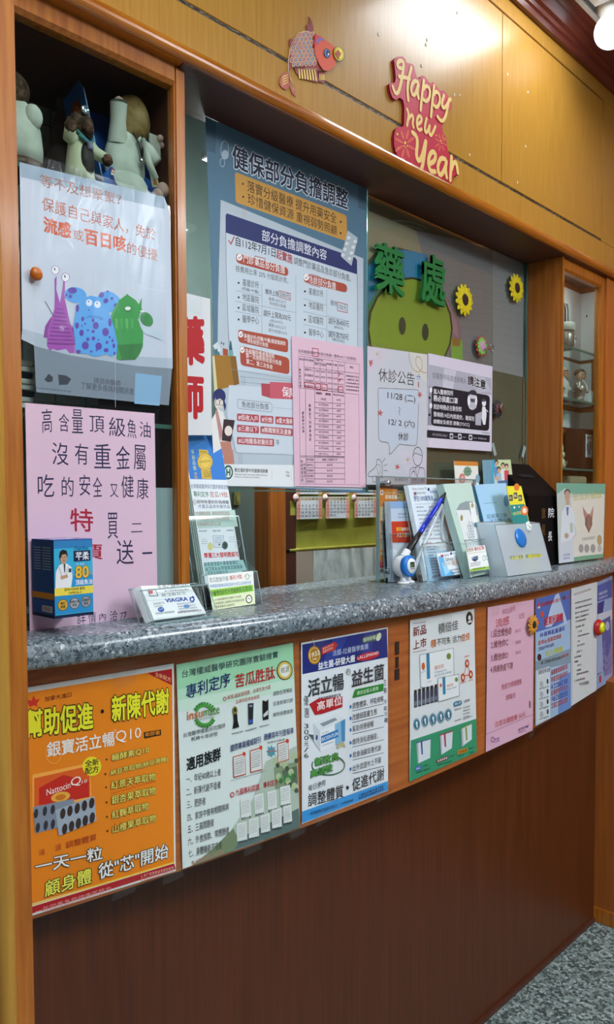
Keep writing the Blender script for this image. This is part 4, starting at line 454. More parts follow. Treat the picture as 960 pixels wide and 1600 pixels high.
('E','2c2418',1024.1,1945.1,2.2,0.6,0,-2.1),('E','2c2418',1307,1969.3,2.8,0.7,0,-2.3),('E','2c2418',1306.9,1945.2,2.8,0.6,0,-2.3),('C','b4c6d4',1.4,978.6,2018.6,9.5,2.9,-0.2,-16.5,20,0,360),('E','b4c6d4',979.6,2010.3,8.9,2.8,-0.1,-8.6),('C','b4c6d4',1.4,972.6,1993.7,5.8,1.8,0,-7.8,20,0,360),('P','c0ccd4',[1329.6,1956.6,1364.5,1948.8,1342.4,1882.8,1308.1,1894.8]),
('E','e8eef2',1333.2,1941.4,7.2,1.7,0,-5.1),('C','98a8b4',0.9,1333.2,1941.4,7.2,1.7,0,-5.1,20,0,360),('E','e8eef2',1354.9,1938.6,7.4,1.7,0,-5.1),('C','98a8b4',0.9,1354.9,1938.6,7.4,1.7,0,-5.1,20,0,360),('E','e8eef2',1326.7,1927.4,7.2,1.7,0,-5.1),('C','98a8b4',0.8,1326.7,1927.4,7.2,1.7,0,-5.1,20,0,360),('E','e8eef2',1348.3,1924.5,7.3,1.7,0,-5.1),
('C','98a8b4',0.9,1348.3,1924.5,7.3,1.7,0,-5.1,20,0,360),('E','e8eef2',1320.2,1913.5,7.2,1.6,0,-5),('C','98a8b4',0.8,1320.2,1913.5,7.2,1.6,0,-5,20,0,360),('E','e8eef2',1341.7,1910.5,7.3,1.6,0,-5.1),('C','98a8b4',0.9,1341.7,1910.5,7.3,1.6,0,-5.1,20,0,360),('E','e8eef2',1313.8,1899.7,7.1,1.6,0,-5.1),('C','98a8b4',0.9,1313.8,1899.7,7.1,1.6,0,-5.1,20,0,360),('E','e8eef2',1335.2,1896.6,7.2,1.6,0,-5.1),
('C','98a8b4',1,1335.2,1896.6,7.2,1.6,0,-5.1,20,0,360),('T','部分負擔調整內容',1071.9,1874,1261.1,1876.3,22.4,'e8ecf4',0.008),('L','b82020',2.2,[986.2,1853.9,991.9,1848.9,1000.1,1864.3]),('T','自112年7月1日',1003.6,1848.4,1108.9,1849.2,18,'2a2228',0.01),('T','起實施',1111.3,1848,1156.7,1846.8,19.6,'b02024',0.02),('T','調整門診藥品及急診部分負擔。',1161.1,1847.7,1340.1,1847.1,15.2,'2a3040',0),
('P','b4503c',[1004.4,1827.9,1005.3,1832,1008.5,1834.6,1013.8,1835.4,1133.9,1836.9,1140,1836.1,1143.7,1833.4,1144.9,1829,1144.9,1827.2,1143.6,1822.7,1139.8,1819.9,1133.7,1818.9,1014.8,1816.9,1009.3,1817.6,1005.8,1820.1,1004.6,1824.2]),('T','門診藥品部分負擔',1023.4,1821.5,1135.1,1821.8,16.5,'f6ecea',0.01),('E','fbf6f4',1013.1,1828.9,7.1,1.6,0,-6.4),
('L','203050',1.1,[1009.9,1828.2,1012.6,1826.4,1017,1832.2]),('P','b4503c',[1188.9,1827.4,1190,1831.8,1193.8,1834.7,1200.1,1835.7,1315.1,1839.2,1322.1,1838.4,1326.5,1835.7,1327.8,1831,1327.8,1829.1,1326.4,1824.4,1322.1,1821.4,1315,1820.3,1200.6,1817.5,1194.3,1818.2,1190.3,1820.8,1188.9,1825.2]),('T','急診部分負擔',1205.2,1819,1290.3,1819.9,16.1,'f6ecea',0.01),('E','fbf6f4',1197.5,1828.5,8.4,1.7,0,-7),
('L','203050',1.2,[1193.7,1827.7,1196.9,1825.7,1202.1,1832]),('L','b02020',1.2,[1052.9,1840.1,1080.3,1841.2,1080.1,1820.5,1052.7,1819.7,1052.9,1840.1]),('L','b02020',1.2,[1209.2,1837.4,1239.4,1838.3,1239.3,1816.4,1209.1,1815.8,1209.2,1837.4]),('T','按費用比率 20% 分級距計收。',1003.1,1800,1144.7,1805,12.4,'485058',0),('T','基層診所',1020.2,1776.5,1063.1,1779.1,13.8,'3a424c',0),
('E','202838',1010.4,1780.2,2.5,0.5,0,-2),('T','(西醫/中醫)',1017.9,1767.2,1063,1768.3,7.4,'3a424c',0),('T','地區醫院',1019.9,1749,1062.8,1750.1,14,'3a424c',0),('E','202838',1010.2,1752.8,2.4,0.5,-0.1,-2),('T','區域醫院',1019.7,1729.1,1062.6,1730.3,13.9,'3a424c',0),('E','202838',1009.9,1733.1,2.5,0.4,0,-2),('T','基層診所',1205.1,1794.9,1249.9,1797,14.2,'3a424c',0),('E','202838',1193.5,1798.8,2.9,0.6,0,-2.2),
('T','地區醫院',1204.9,1766.2,1249.8,1767.3,15.1,'3a424c',0),('E','202838',1193.3,1770.4,2.9,0.5,0,-2.2),('L','8a96a4',0.7,[1002.7,1764.3,1069.2,1767]),('L','8a96a4',0.8,[1002.5,1744.2,1069.1,1746.3]),('L','8a96a4',0.8,[1002.3,1724.9,1068.9,1727.2]),('L','8a96a4',0.8,[1071.2,1790.5,1069.8,1640.9]),('L','8a96a4',0.8,[1070.8,1747,1164.7,1750.6]),('L','8a96a4',0.8,[1166.5,1826.5,1165.2,1640]),
('L','8a96a4',0.8,[1188.3,1783,1259.3,1782.5]),('L','8a96a4',0.9,[1188.1,1756.8,1259.2,1757.7]),('L','8a96a4',0.9,[1260.8,1814.3,1260,1647]),('L','8a96a4',0.9,[1260.5,1760.2,1334.8,1759.6]),('L','8a96a4',0.8,[1188,1730.5,1259.1,1730.6]),('L','8a96a4',0.8,[1260.4,1728.5,1334.8,1730.7]),('T','維持上限',1080.2,1772.4,1116.7,1773.3,10.9,'2a303c',0.01),
('L','b83030',1.2,[1118,1786.2,1150.7,1786.4,1150.6,1772.7,1117.8,1773.5,1118,1786.2]),('T','200元',1120.3,1774.8,1148.8,1774.9,10.2,'4a3038',0),('T','藥費100元以下',1089.4,1761.6,1138.9,1762.9,6.8,'5a626c',0),('T','免收部分負擔',1091.7,1753.6,1137,1754,6.8,'5a626c',0),('T','維持',1272.9,1784.9,1293.7,1784.9,11.8,'2a303c',0),
('L','b83030',1.5,[1295.1,1795.2,1328.5,1795.7,1328.4,1778,1295.1,1776.9,1295.1,1795.2]),('T','150元',1297.9,1780.2,1325.5,1781.2,12,'4a3038',0),('T','醫學中心',1019.5,1706.8,1062.4,1710.4,14.7,'3a424c',0),('E','202838',1009.7,1710.9,2.4,0.4,0,-2.1),('T','區域醫院',1204.7,1736.3,1249.6,1738.6,16,'3a424c',0),('E','202838',1193.1,1740.5,2.9,0.5,0,-2.2),
('T','醫學中心',1204.6,1709.8,1249.5,1711.5,15.1,'3a424c',0),('E','202838',1193,1714.2,2.9,0.4,0,-2.2),('T','調升上限為300元',1075.2,1728.3,1151.6,1730.7,12.7,'2a303c',0.008),('T','(原200元)',1092,1718.5,1128.3,1720.1,6.8,'5a626c',0),('T','藥費100元以下',1089,1710.5,1137.9,1710.5,6.8,'5a626c',0),('T','部分負擔10元',1088.9,1700.4,1140.3,1700.6,6.8,'5a626c',0),('T','調升為400元',1265.9,1743.9,1333.4,1747.2,13.8,'2a303c',0),
('T','(原300元)',1283.8,1736.7,1314.7,1736.9,6.4,'5a626c',0),('T','調升為750元',1265.8,1715.8,1331.8,1718.1,13.8,'2a303c',0),('T','(原550元)',1278.1,1709.4,1318.2,1709.6,6.4,'5a626c',0),
('P','b4503c',[1008.1,1686.3,1008.9,1689.7,1011.6,1691.8,1016,1692.5,1134.1,1694,1139.2,1693.4,1142.3,1691.2,1143.2,1687.6,1143.1,1672.3,1142.1,1668.7,1139,1666.5,1134,1665.9,1016.8,1667.8,1012.3,1668.5,1009.5,1670.7,1008.5,1674.1]),('E','fbf6f4',1014.8,1683.8,6.1,0.9,0,-6.1),('L','203050',1.2,[1011.6,1683.3,1014.3,1681.3,1018.7,1687.2]),
('T','基層診所(西醫/中醫)慢連箋調劑',1022.4,1676.8,1135.2,1677.5,10,'f6ecea',0.01),('T','一律免收部分負擔',1022.9,1670,1086.3,1668.6,9.1,'f6ecea',0.01),('P','b4503c',[1012.2,1655,1013,1658.8,1016,1661,1021,1661.5,1135.9,1656.3,1141.5,1655.2,1145,1652.5,1146.2,1648.4,1146.4,1629.6,1145.3,1625.5,1141.8,1623.1,1136.1,1622.4,1022.9,1624.7,1017.8,1625.5,1014.5,1627.9,1013.3,1631.8]),
('E','fbf6f4',1018.4,1654.7,6,0.8,-0.1,-6.1),('L','203050',1.2,[1015.1,1654.3,1017.8,1652.2,1022.2,1658.1]),('T','各級醫院慢連箋調劑',1026,1649.2,1103.7,1648.2,10,'f6ecea',0.01),('T','第一次按新制收部分負擔',1027,1640.8,1123.4,1637.5,10,'f6ecea',0.01),('T','第二、第三次免收',1028,1629.5,1098.8,1626.4,10,'f6ecea',0.01),('P','a87828',[947.8,1636,986.9,1639.2,995.9,1584,954.7,1571]),
('P','8a6020',[986.9,1639.2,1001.9,1640.4,1010,1588.7,995.9,1584]),('P','e4d8a8',[943.7,1632.7,948.8,1633.4,955.8,1571.1,948,1562.4]),('P','d8e4e8',[945.5,1652.6,956.9,1661.3,967,1646.9,955.5,1636.6]),('P','4a7a8c',[946.4,1644.9,957.7,1648.4,962.8,1637.2,950.4,1636]),('P','b05034',[969.7,1651.2,981.8,1650.5,981.6,1638.5,969.6,1638.5]),
('P','7ab0b0',[983.9,1649.2,994.5,1649.8,995.5,1639.5,982.7,1638.6]),('P','2c6c74',[987.3,1668.4,990.4,1666.1,993.5,1650.5,984.9,1649.3]),('E','eef4f4',950.6,1653.3,2,0.3,0,-2.4),('E','eef4f4',958.7,1645.8,2.1,0.2,0,-2.4),('E','303840',966.2,1660.2,1.5,0.3,-0.1,-1.9),('E','303840',971.4,1659.4,1.5,0.2,-0.1,-2),('L','8a96a4',0.8,[1011.8,1603.1,1160.6,1609]),
('L','8a96a4',0.8,[1011.7,1592.9,1160.6,1598.1]),('L','8a96a4',0.7,[1020.1,1606.1,1021,1587.8]),('L','8a96a4',0.7,[1024.4,1605.8,1025.4,1588.3]),('L','8a96a4',0.7,[1015.7,1605.6,1016.6,1587.4]),('L','8a96a4',0.7,[987.7,1614.4,1163.8,1612.8]),('P','c0a0a0',[939.7,1510.4,960.3,1515.9,965,1472.3,994.1,1461.6,996.4,1433.2,964.6,1436.2]),('E','26306a',959.8,1560.4,15.7,1.5,-0.2,-14.3),
('E','f2e4da',958.6,1549.1,10.4,1,-0.1,-14.3),('P','26306a',[951.6,1565.9,970.3,1564.6,973.3,1552.9,960.8,1556.5,950.4,1553.2]),('P','26306a',[968.1,1560.4,976.3,1545.1,973.1,1533.6,969,1548.5]),('C','303848',0.9,955.5,1549.3,5.2,0.4,0,-5.6,20,0,360),('C','303848',0.9,964.9,1548.9,5.2,0.5,-0.1,-5.6,20,0,360),('L','303848',0.9,[957.5,1538.7,962.6,1538.4]),
('P','f2f0ec',[939.7,1514.4,954.3,1535.3,967.8,1532.4,976,1513,978.2,1472.9,964.6,1436.2,944,1447.4]),('P','c8908c',[949.1,1532.9,955.3,1533.4,967.9,1492.4,959.8,1476]),('P','c88878',[959.8,1476,986.2,1477.4,995.4,1437.3,972.4,1432.4]),
('P','d4dee8',[982.8,1581.1,983.4,1582.6,984.7,1583.7,986.7,1584.1,1161.3,1595.3,1163.7,1595.1,1165.1,1594.2,1165.5,1592.6,1164.7,1462.7,1164.2,1461,1162.7,1460,1160.4,1459.6,1004.7,1457.1,1002.6,1457.3,1001,1458.2,1000.2,1459.7,978.1,1526.6,977.6,1528.3,977.4,1530.1,977.5,1531.9]),('P','3c2a30',[969.7,1518.6,997.4,1518.6,987.3,1477.5,964,1478.2]),('E','f2e4da',981.1,1497.3,9.6,0.6,-0.1,-9.7),
('P','b84c58',[1067.1,1596,1092.7,1597.5,1091.3,1569.4,1068,1572.3]),('P','d06070',[1090.4,1601.4,1165.6,1606.9,1165.4,1573.3,1091.2,1568.6]),('T','保障',1124.7,1576,1164.2,1574.5,20.8,'f8ecee',0.02),('L','7a8694',0.9,[1005.4,1559,1090,1560,1095.9,1557.2,1095.8,1544.9,1092.2,1541.6,1008.4,1541.8,1004.7,1544.3,1005.4,1559]),('T','免收部分負擔',1015,1544.4,1086.4,1545.4,12.4,'3c4650',0),
('L','a8b4c4',0.8,[1099.4,1551.5,1160.2,1552.3]),('P','b84c58',[1002.9,1529.9,1003.2,1531.1,1004.1,1531.8,1005.7,1532.1,1057.3,1533.5,1058.9,1533.3,1059.9,1532.6,1060.2,1531.5,1060.1,1520.7,1059.8,1519.5,1058.8,1518.8,1057.2,1518.5,1005.5,1518.2,1004,1518.4,1003.1,1519.1,1002.8,1520.2]),('T','#低收入戶',1006,1520.4,1056.7,1520.4,10.7,'fbeeee',0.01),
('P','b84c58',[1064.2,1530.9,1064.5,1532.1,1065.6,1532.9,1067.2,1533.2,1096.7,1534,1098.4,1533.9,1099.5,1533.1,1099.8,1531.9,1099.7,1521.1,1099.3,1519.8,1098.3,1519,1096.6,1518.8,1067.1,1518.5,1065.4,1518.7,1064.4,1519.4,1064.1,1520.6]),('T','#分娩',1067.6,1520.8,1096.1,1520.7,11,'fbeeee',0.01),
('P','b84c58',[1105.1,1531.8,1105.5,1533.1,1106.6,1533.9,1108.4,1534.2,1154.9,1535.5,1156.7,1535.3,1157.9,1534.5,1158.2,1533.2,1158.2,1522.2,1157.8,1520.9,1156.6,1520.1,1154.8,1519.8,1108.2,1518.8,1106.5,1519,1105.4,1519.8,1105,1521.1]),('T','#重大傷病',1108.6,1521.1,1154.4,1521.8,11.3,'fbeeee',0.01),
('P','b84c58',[1002.7,1508.8,1003,1509.9,1003.9,1510.6,1005.4,1510.9,1057.1,1511.4,1058.7,1511.2,1059.7,1510.5,1060,1509.3,1059.9,1499.4,1059.6,1498.2,1058.6,1497.5,1057,1497.2,1005.3,1496.6,1003.8,1496.8,1002.8,1497.5,1002.6,1498.7]),('T','#三歲以下',1005.8,1498.8,1056.5,1499.1,10.7,'fbeeee',0.01),
('P','b84c58',[1064,1509.6,1064.3,1510.8,1065.3,1511.5,1066.9,1511.8,1151.2,1512.6,1152.9,1512.3,1154,1511.6,1154.3,1510.4,1154.3,1499.5,1153.9,1498.3,1152.8,1497.6,1151.1,1497.3,1066.8,1497.5,1065.2,1497.7,1064.2,1498.4,1063.9,1499.6]),('T','#無職榮民及遺眷',1067.4,1499.8,1150.5,1499.3,11.2,'fbeeee',0.01),
('P','b84c58',[1002.4,1485.2,1002.7,1486.3,1003.7,1487,1005.2,1487.3,1098.2,1488.6,1099.8,1488.4,1100.9,1487.7,1101.2,1486.5,1101.1,1475.9,1100.8,1474.7,1099.7,1474,1098.1,1473.7,1005,1473.4,1003.5,1473.6,1002.6,1474.3,1002.3,1475.5]),('T','#山地離島就醫民眾',1005.6,1475.6,1097.5,1475.7,10.9,'fbeeee',0.01),('T','等',1107.1,1477,1115.5,1477,11.2,'505a64',0),('L','8a96a4',0.7,[1006.4,1456,1007.3,1435.6]),
('L','8a96a4',0.7,[1010.3,1456.2,1011.1,1435.7]),('L','8a96a4',0.8,[1014.1,1456.4,1015,1435.9]),('P','eef2f4',[967.2,1433.9,1164.5,1438.6,1164.2,1393.6,972,1392.9]),('E','1c5c48',979.7,1418.9,11.7,0.3,-0.2,-13.7),('E','eef2f4',979.7,1418.9,8.5,0.3,-0.1,-10.1),
('P','1c6c40',[974.4,1425.3,977.6,1425.3,977.6,1420.5,981.8,1420.6,981.9,1425.5,985.1,1425.6,984.9,1412.6,981.7,1412.5,981.8,1417.4,977.5,1417.3,977.5,1412.4,974.3,1412.3]),('T','衛生福利部中央健康保險署',995.2,1420.1,1082.9,1419.9,7.9,'20262c',0.015),('T','National Health Insurance Administration,',996.2,1413.7,1082.9,1413.9,3.7,'30363c',0),
('T','Ministry of Health and Welfare',996.2,1408.8,1060.8,1408.4,3.7,'30363c',0),('L','c0c8cc',0.8,[1094.8,1427.8,1094.6,1406.5]),('L','c0c8cc',0.8,[1149.4,1428.5,1149.2,1406.6]),('D',1134.5,1421.1,1144.4,1420.5,3.9,'50565c',3),('D',1134.5,1414.2,1144.3,1413.5,4,'50565c',3),]),
'feetable':(('flat',0.1035),[
('P','ecc4d6',[1150.8,1700.8,1379.1,1708.4,1388.5,1394.8,1157.4,1394.8]),('T','全民健康保險門診部分負擔一覽表(94.7.15起實施)',1169.3,1668.8,1354.5,1675.8,7.7,'382c38',0.006),('L','382c38',0.5,[1170.5,1667.3,1355.9,1674.1]),('L','b82838',1.4,[1212.3,1684.4,1230.1,1685,1230,1668.9,1212.2,1668.4,1212.3,1684.4]),('L','382c38',0.6,[1170.5,1662.9,1365.6,1669.6,1363.2,1602.1,1170.1,1597.5,1170.5,1662.9]),
('L','382c38',0.6,[1172.6,1597.7,1173.2,1399.9,1365.1,1400.8,1363.2,1602.1]),('L','382c38',0.7,[1186.3,1663.2,1186.6,1597.4]),('L','382c38',0.7,[1216.8,1664.6,1217.1,1598.7]),('L','382c38',0.7,[1235.2,1657.1,1235.6,1598.8]),('L','382c38',0.7,[1255.4,1657.8,1255.8,1599.9]),('L','382c38',0.7,[1273.9,1666.5,1274.3,1600.4]),('L','382c38',0.7,[1292.7,1667.5,1293.1,1600.9]),
('L','382c38',0.7,[1315.3,1668.5,1315.8,1601.2]),('L','382c38',0.7,[1216.7,1655.7,1273.9,1657.4]),('L','382c38',0.6,[1186.2,1642.2,1365.5,1648.8]),('T','類別',1172.3,1654.4,1185,1654.7,4.4,'382c38',0),('T','院所層級',1188.2,1655.6,1215.4,1656.4,4.4,'382c38',0),('T','西醫門診',1220.7,1659.7,1246,1660.2,4.5,'382c38',0),('T','轉診',1219.3,1650.6,1233.2,1651,4.1,'382c38',0),
('T','未轉診',1236.5,1651,1254.7,1651.4,4,'382c38',0),('T','牙醫',1256.8,1655.3,1271.8,1655.3,4.5,'382c38',0),('T','中醫',1275.2,1655.7,1290.5,1655.8,4.6,'382c38',0),('T','急診',1295.4,1657.3,1312.4,1657.5,4.6,'382c38',0),('T','備註',1332.5,1657.1,1345.6,1657.3,5.2,'382c38',0),('T','基',1171.1,1632,1177.4,1632.7,5.3,'382c38',0),('T','本',1171.3,1625.4,1177.6,1626.2,5.3,'382c38',0),
('T','部',1171.4,1618.9,1177.8,1619.6,5.2,'382c38',0),('T','分',1171.6,1612.4,1177.9,1613.1,5.3,'382c38',0),('T','負',1171.8,1605.9,1178.1,1606.5,5.2,'382c38',0),('T','擔',1171.9,1599.3,1178.3,1600,5.3,'382c38',0),('T','醫學中心',1188.7,1635,1214.6,1635.8,5.3,'382c38',0),('T','210元',1218.6,1635.9,1233.8,1636.3,4.5,'382c38',0),('T','360元',1237.8,1636.8,1253.3,1637.2,4.5,'382c38',0),
('T','50元',1258.7,1637.8,1274.5,1638.3,4.5,'382c38',0),('T','50元',1277.3,1638.6,1293.3,1639.1,4.6,'382c38',0),('T','450元',1295.4,1639.3,1311.6,1639.8,4.6,'382c38',0),('T','區域醫院',1188.7,1623.6,1214.6,1624.3,5.3,'382c38',0),('T','140元',1218.5,1624.3,1233.7,1624.6,4.4,'382c38',0),('T','240元',1237.7,1625.1,1253.2,1625.4,4.5,'382c38',0),('T','50元',1258.7,1626,1274.4,1626.4,4.6,'382c38',0),
('T','50元',1277.2,1626.7,1293.2,1627.1,4.6,'382c38',0),('T','300元',1295.3,1627.3,1311.6,1627.7,4.7,'382c38',0),('T','地區醫院',1188.6,1612.1,1214.5,1612.7,5.3,'382c38',0),('T','50元',1218.5,1612.7,1233.7,1613,4.5,'382c38',0),('T','80元',1237.7,1613.4,1253.2,1613.7,4.5,'382c38',0),('T','50元',1258.6,1614.2,1274.4,1614.5,4.5,'382c38',0),('T','50元',1277.2,1614.8,1293.2,1615.1,4.6,'382c38',0),
('T','150元',1295.3,1615.4,1311.6,1615.7,4.6,'382c38',0),('T','基層院所',1188.5,1600.7,1214.4,1601.1,5.3,'382c38',0),('T','50元',1218.4,1601.1,1233.6,1601.3,4.5,'382c38',0),('T','50元',1237.6,1601.7,1253.1,1601.9,4.5,'382c38',0),('T','50元',1258.6,1602.4,1274.3,1602.7,4.6,'382c38',0),('T','50元',1277.1,1602.9,1293.1,1603.2,4.6,'382c38',0),('T','150元',1295.2,1603.4,1311.5,1603.6,4.6,'382c38',0),
('L','c02838',1.5,[1187.9,1610.7,1217.8,1611.3,1217.7,1601.5,1187.9,1601,1187.9,1610.7]),('L','c02838',1.4,[1221.7,1611.7,1237.7,1612.5,1237.6,1600.8,1221.7,1600.1,1221.7,1611.7]),('L','c02838',1.2,[1241.7,1612.9,1258.6,1613.3,1258.6,1601.1,1241.6,1600.3,1241.7,1612.9]),('L','c02838',1.5,[1295.3,1613.1,1309.4,1613.6,1309.4,1601.5,1295.2,1601.1,1295.3,1613.1]),
('L','c02838',1.8,[1293.3,1643.7,1298.2,1641,1295.4,1635.2]),('L','c02838',1.8,[1292.5,1626.6,1301,1629.3,1296.7,1623.3]),('D',1319.5,1637.4,1363.3,1639,3.3,'382c38',8),('D',1319.5,1630,1363.3,1631.5,3.3,'382c38',8),('D',1319.4,1622.5,1363.2,1623.9,3.3,'382c38',8),('D',1319.4,1615.1,1363.2,1616.3,3.3,'382c38',8),('D',1319.4,1607.6,1363.2,1608.7,3.3,'382c38',8),
('L','382c38',0.7,[1218.4,1598.8,1315.1,1601.2,1314.7,1462,1217.6,1460,1218.4,1598.8]),('L','382c38',0.7,[1190.4,1598.7,1190.9,1458.9]),('L','382c38',0.7,[1274.3,1601.7,1275.2,1460.5]),('L','382c38',0.6,[1173.6,1458.2,1314.7,1461.1]),('T','藥 費',1221.6,1589.3,1270.2,1590.4,5.5,'382c38',0),('T','藥品部分負擔',1277.1,1591.9,1312.2,1592.5,4.6,'382c38',0),('T','藥',1179.4,1543.5,1185.8,1544,6,'382c38',0),
('T','品',1179.6,1536.1,1186,1536.5,6,'382c38',0),('T','部',1179.7,1528.6,1186.1,1529.1,6,'382c38',0),('T','分',1179.9,1521.1,1186.3,1521.6,6,'382c38',0),('T','負',1180.1,1513.6,1186.5,1514.1,6,'382c38',0),('T','擔',1180.2,1506.2,1186.6,1506.5,6.1,'382c38',0),('T','藥',1200,1560,1206.5,1560.6,7,'382c38',0),('T','費',1200.1,1551.3,1206.6,1551.8,7.1,'382c38',0),
('T','依',1200.2,1542.5,1206.7,1543,7.1,'382c38',0),('T','下',1200.3,1533.7,1206.8,1534.2,7,'382c38',0),('T','列',1200.4,1524.9,1206.9,1525.4,7,'382c38',0),('T','標',1200.5,1516.1,1207,1516.6,7,'382c38',0),('T','準',1200.6,1507.4,1207.1,1507.8,7,'382c38',0),('T','加',1200.6,1498.6,1207.2,1498.9,7.1,'382c38',0),('T','收',1200.7,1489.8,1207.3,1490.1,7.1,'382c38',0),
('T','100元',1238.2,1578.3,1254.4,1578,5.4,'382c38',0),('T','0元',1288.2,1580.7,1302.2,1581.6,5.1,'382c38',0),('L','382c38',0.7,[1218.2,1572.5,1315,1577.4]),('T','101元至200元',1230.8,1566.1,1261.8,1567.1,5.5,'382c38',0),('T','20元',1288.1,1569,1302.2,1569.9,5.1,'382c38',0),('L','382c38',0.7,[1218.2,1561,1315,1565.7]),('T','201元至300元',1230.7,1554.6,1261.8,1555.6,5.4,'382c38',0),
('T','40元',1288.1,1557.4,1302.1,1558.2,5,'382c38',0),('L','382c38',0.6,[1218.1,1549.6,1314.9,1554]),('T','301元至400元',1230.7,1543.1,1261.7,1544,5.4,'382c38',0),('T','60元',1288,1545.7,1302.1,1546.4,5.1,'382c38',0),('L','382c38',0.7,[1218,1538.1,1314.9,1542.3]),('T','401元至500元',1230.6,1531.6,1261.7,1532.4,5.4,'382c38',0),('T','80元',1288,1534,1302.1,1534.7,5.1,'382c38',0),
('L','382c38',0.7,[1218,1526.7,1314.9,1530.6]),('T','501元至600元',1230.5,1520.1,1261.6,1520.9,5.4,'382c38',0),('T','100元',1287.9,1522.3,1302,1523,5.1,'382c38',0),('L','382c38',0.7,[1217.9,1515.2,1314.8,1518.9]),('T','601元至700元',1230.5,1508.5,1261.6,1509.3,5.4,'382c38',0),('T','120元',1287.9,1510.6,1302,1511.3,5.1,'382c38',0),('L','382c38',0.7,[1217.9,1503.7,1314.8,1507.1]),
('T','701元至800元',1230.4,1497,1261.5,1497.7,5.5,'382c38',0),('T','140元',1287.8,1499,1301.9,1499.5,5.1,'382c38',0),('L','382c38',0.6,[1217.8,1492.2,1314.8,1495.4]),('T','801元至900元',1230.4,1485.4,1261.5,1486.1,5.4,'382c38',0),('T','160元',1287.8,1487.3,1301.9,1487.8,5.1,'382c38',0),('L','382c38',0.7,[1217.7,1480.7,1314.7,1483.7]),('T','901元至1000元',1230.3,1473.9,1261.4,1474.5,5.4,'382c38',0),
('T','180元',1287.8,1475.5,1301.9,1476,5.1,'382c38',0),('L','382c38',0.7,[1217.7,1469.2,1314.7,1471.9]),('T','1001元以上',1230.6,1462.3,1261,1462.9,5.4,'382c38',0),('T','200元',1287.7,1463.8,1301.8,1464.3,5.2,'382c38',0),('L','382c38',0.7,[1173.6,1455.5,1314.6,1459.2,1314.5,1402]),('L','382c38',0.7,[1190.9,1458,1190.5,1400.1]),('L','382c38',0.7,[1217.6,1460,1217.3,1400.5]),
('T','院所層級',1192.7,1448.7,1214.9,1449.1,4.9,'382c38',0),('T','續第二次起至六次',1241.6,1450,1289.8,1451.8,5,'382c38',0),('L','382c38',0.6,[1190.8,1445.1,1314.6,1448.4]),('T','醫學中心',1192.7,1437.3,1214.9,1437.6,4.9,'382c38',0),('T','50元',1256.1,1438.9,1274.7,1439.4,5.1,'382c38',0),('L','382c38',0.6,[1190.7,1433.7,1314.6,1436.4]),('T','區域醫院',1192.6,1425.9,1214.8,1426.1,4.9,'382c38',0),
('T','50元',1256.1,1427.1,1274.7,1427.6,5,'382c38',0),('L','382c38',0.7,[1190.6,1422.3,1314.5,1424.4]),('T','地區醫院',1192.5,1414.5,1214.7,1414.5,5,'382c38',0),('T','50元',1256,1415.4,1274.6,1415.8,5.1,'382c38',0),('L','382c38',0.7,[1190.6,1410.9,1314.5,1412.4]),('T','基層院所',1192.5,1403.1,1214.7,1403,4.9,'382c38',0),('T','50元',1256,1403.7,1274.6,1404,5.1,'382c38',0),
('T','復',1175.3,1443.1,1181,1443.3,6.2,'382c38',0),('T','健',1175.4,1435.3,1181.2,1435.5,6.2,'382c38',0),('T','物',1175.6,1427.6,1181.3,1427.8,6.2,'382c38',0),('T','理',1175.7,1419.9,1181.5,1420,6.1,'382c38',0),('T','治',1175.9,1412.1,1181.7,1412.3,6.2,'382c38',0),('T','療',1176.1,1404.4,1181.8,1404.5,6.2,'382c38',0),('T','中',1183,1436.7,1188.8,1436.9,6.2,'382c38',0),
('T','醫',1183.2,1428.9,1189,1429.1,6.2,'382c38',0),('T','傷',1183.5,1421.2,1189.3,1421.3,6.3,'382c38',0),('T','科',1183.8,1413.4,1189.6,1413.5,6.2,'382c38',0),]),
'leave':(('flat',0.1075),[
('P','dcdce4',[1399.7,1715.5,1634.6,1727.8,1632.1,1404.2,1395.3,1401.4]),('P','e2d6e2',[1399.7,1715.5,1479,1719.5,1447.4,1676.2,1401,1649.5]),('P','e8e2da',[1563.6,1724,1634.6,1727.8,1634.1,1657.5,1579,1674.2]),('P','e4dcea',[1511.8,1489.7,1631.7,1476.8,1632.1,1404.2,1564.5,1403.5]),('T','休診公告',1439.8,1640.2,1579.9,1644,32,'26282c',0),('L','5a8ac8',2.4,[1589.9,1668.7,1605.5,1669.3]),
('L','5a8ac8',1.5,[1591.4,1663.2,1597.7,1663.4]),('L','5a8ac8',1.8,[1601.6,1665.4,1603.9,1663.9]),('L','5a8ac8',2.1,[1598.4,1675.3,1598.4,1669.6]),('L','c8703c',4.2,[1596.9,1654.7,1597,1644]),
('L','b89a58',1.8,[1557.5,1720.9,1559.9,1701.1,1571.3,1686.8,1586.7,1679.6,1602.3,1681.5,1612.1,1691.7,1612,1707.7,1602.2,1716.7,1590.5,1716.8,1584.7,1708.8,1586.7,1697.7,1598.4,1687.8,1614.1,1681.7,1628.8,1681.8]),
('P','d4dcea',[1437.9,1616.8,1439.2,1621.3,1443.5,1624.3,1450.5,1625.7,1583.4,1634.9,1591.3,1634.5,1596,1632,1597.4,1627.4,1592.4,1508.4,1590.6,1503.7,1585.6,1500.9,1577.7,1500.1,1454,1501.3,1446.9,1502.3,1442.4,1505,1440.9,1509.4]),('P','d4dcea',[1476.3,1502.2,1519.2,1501.2,1479.9,1473.9]),
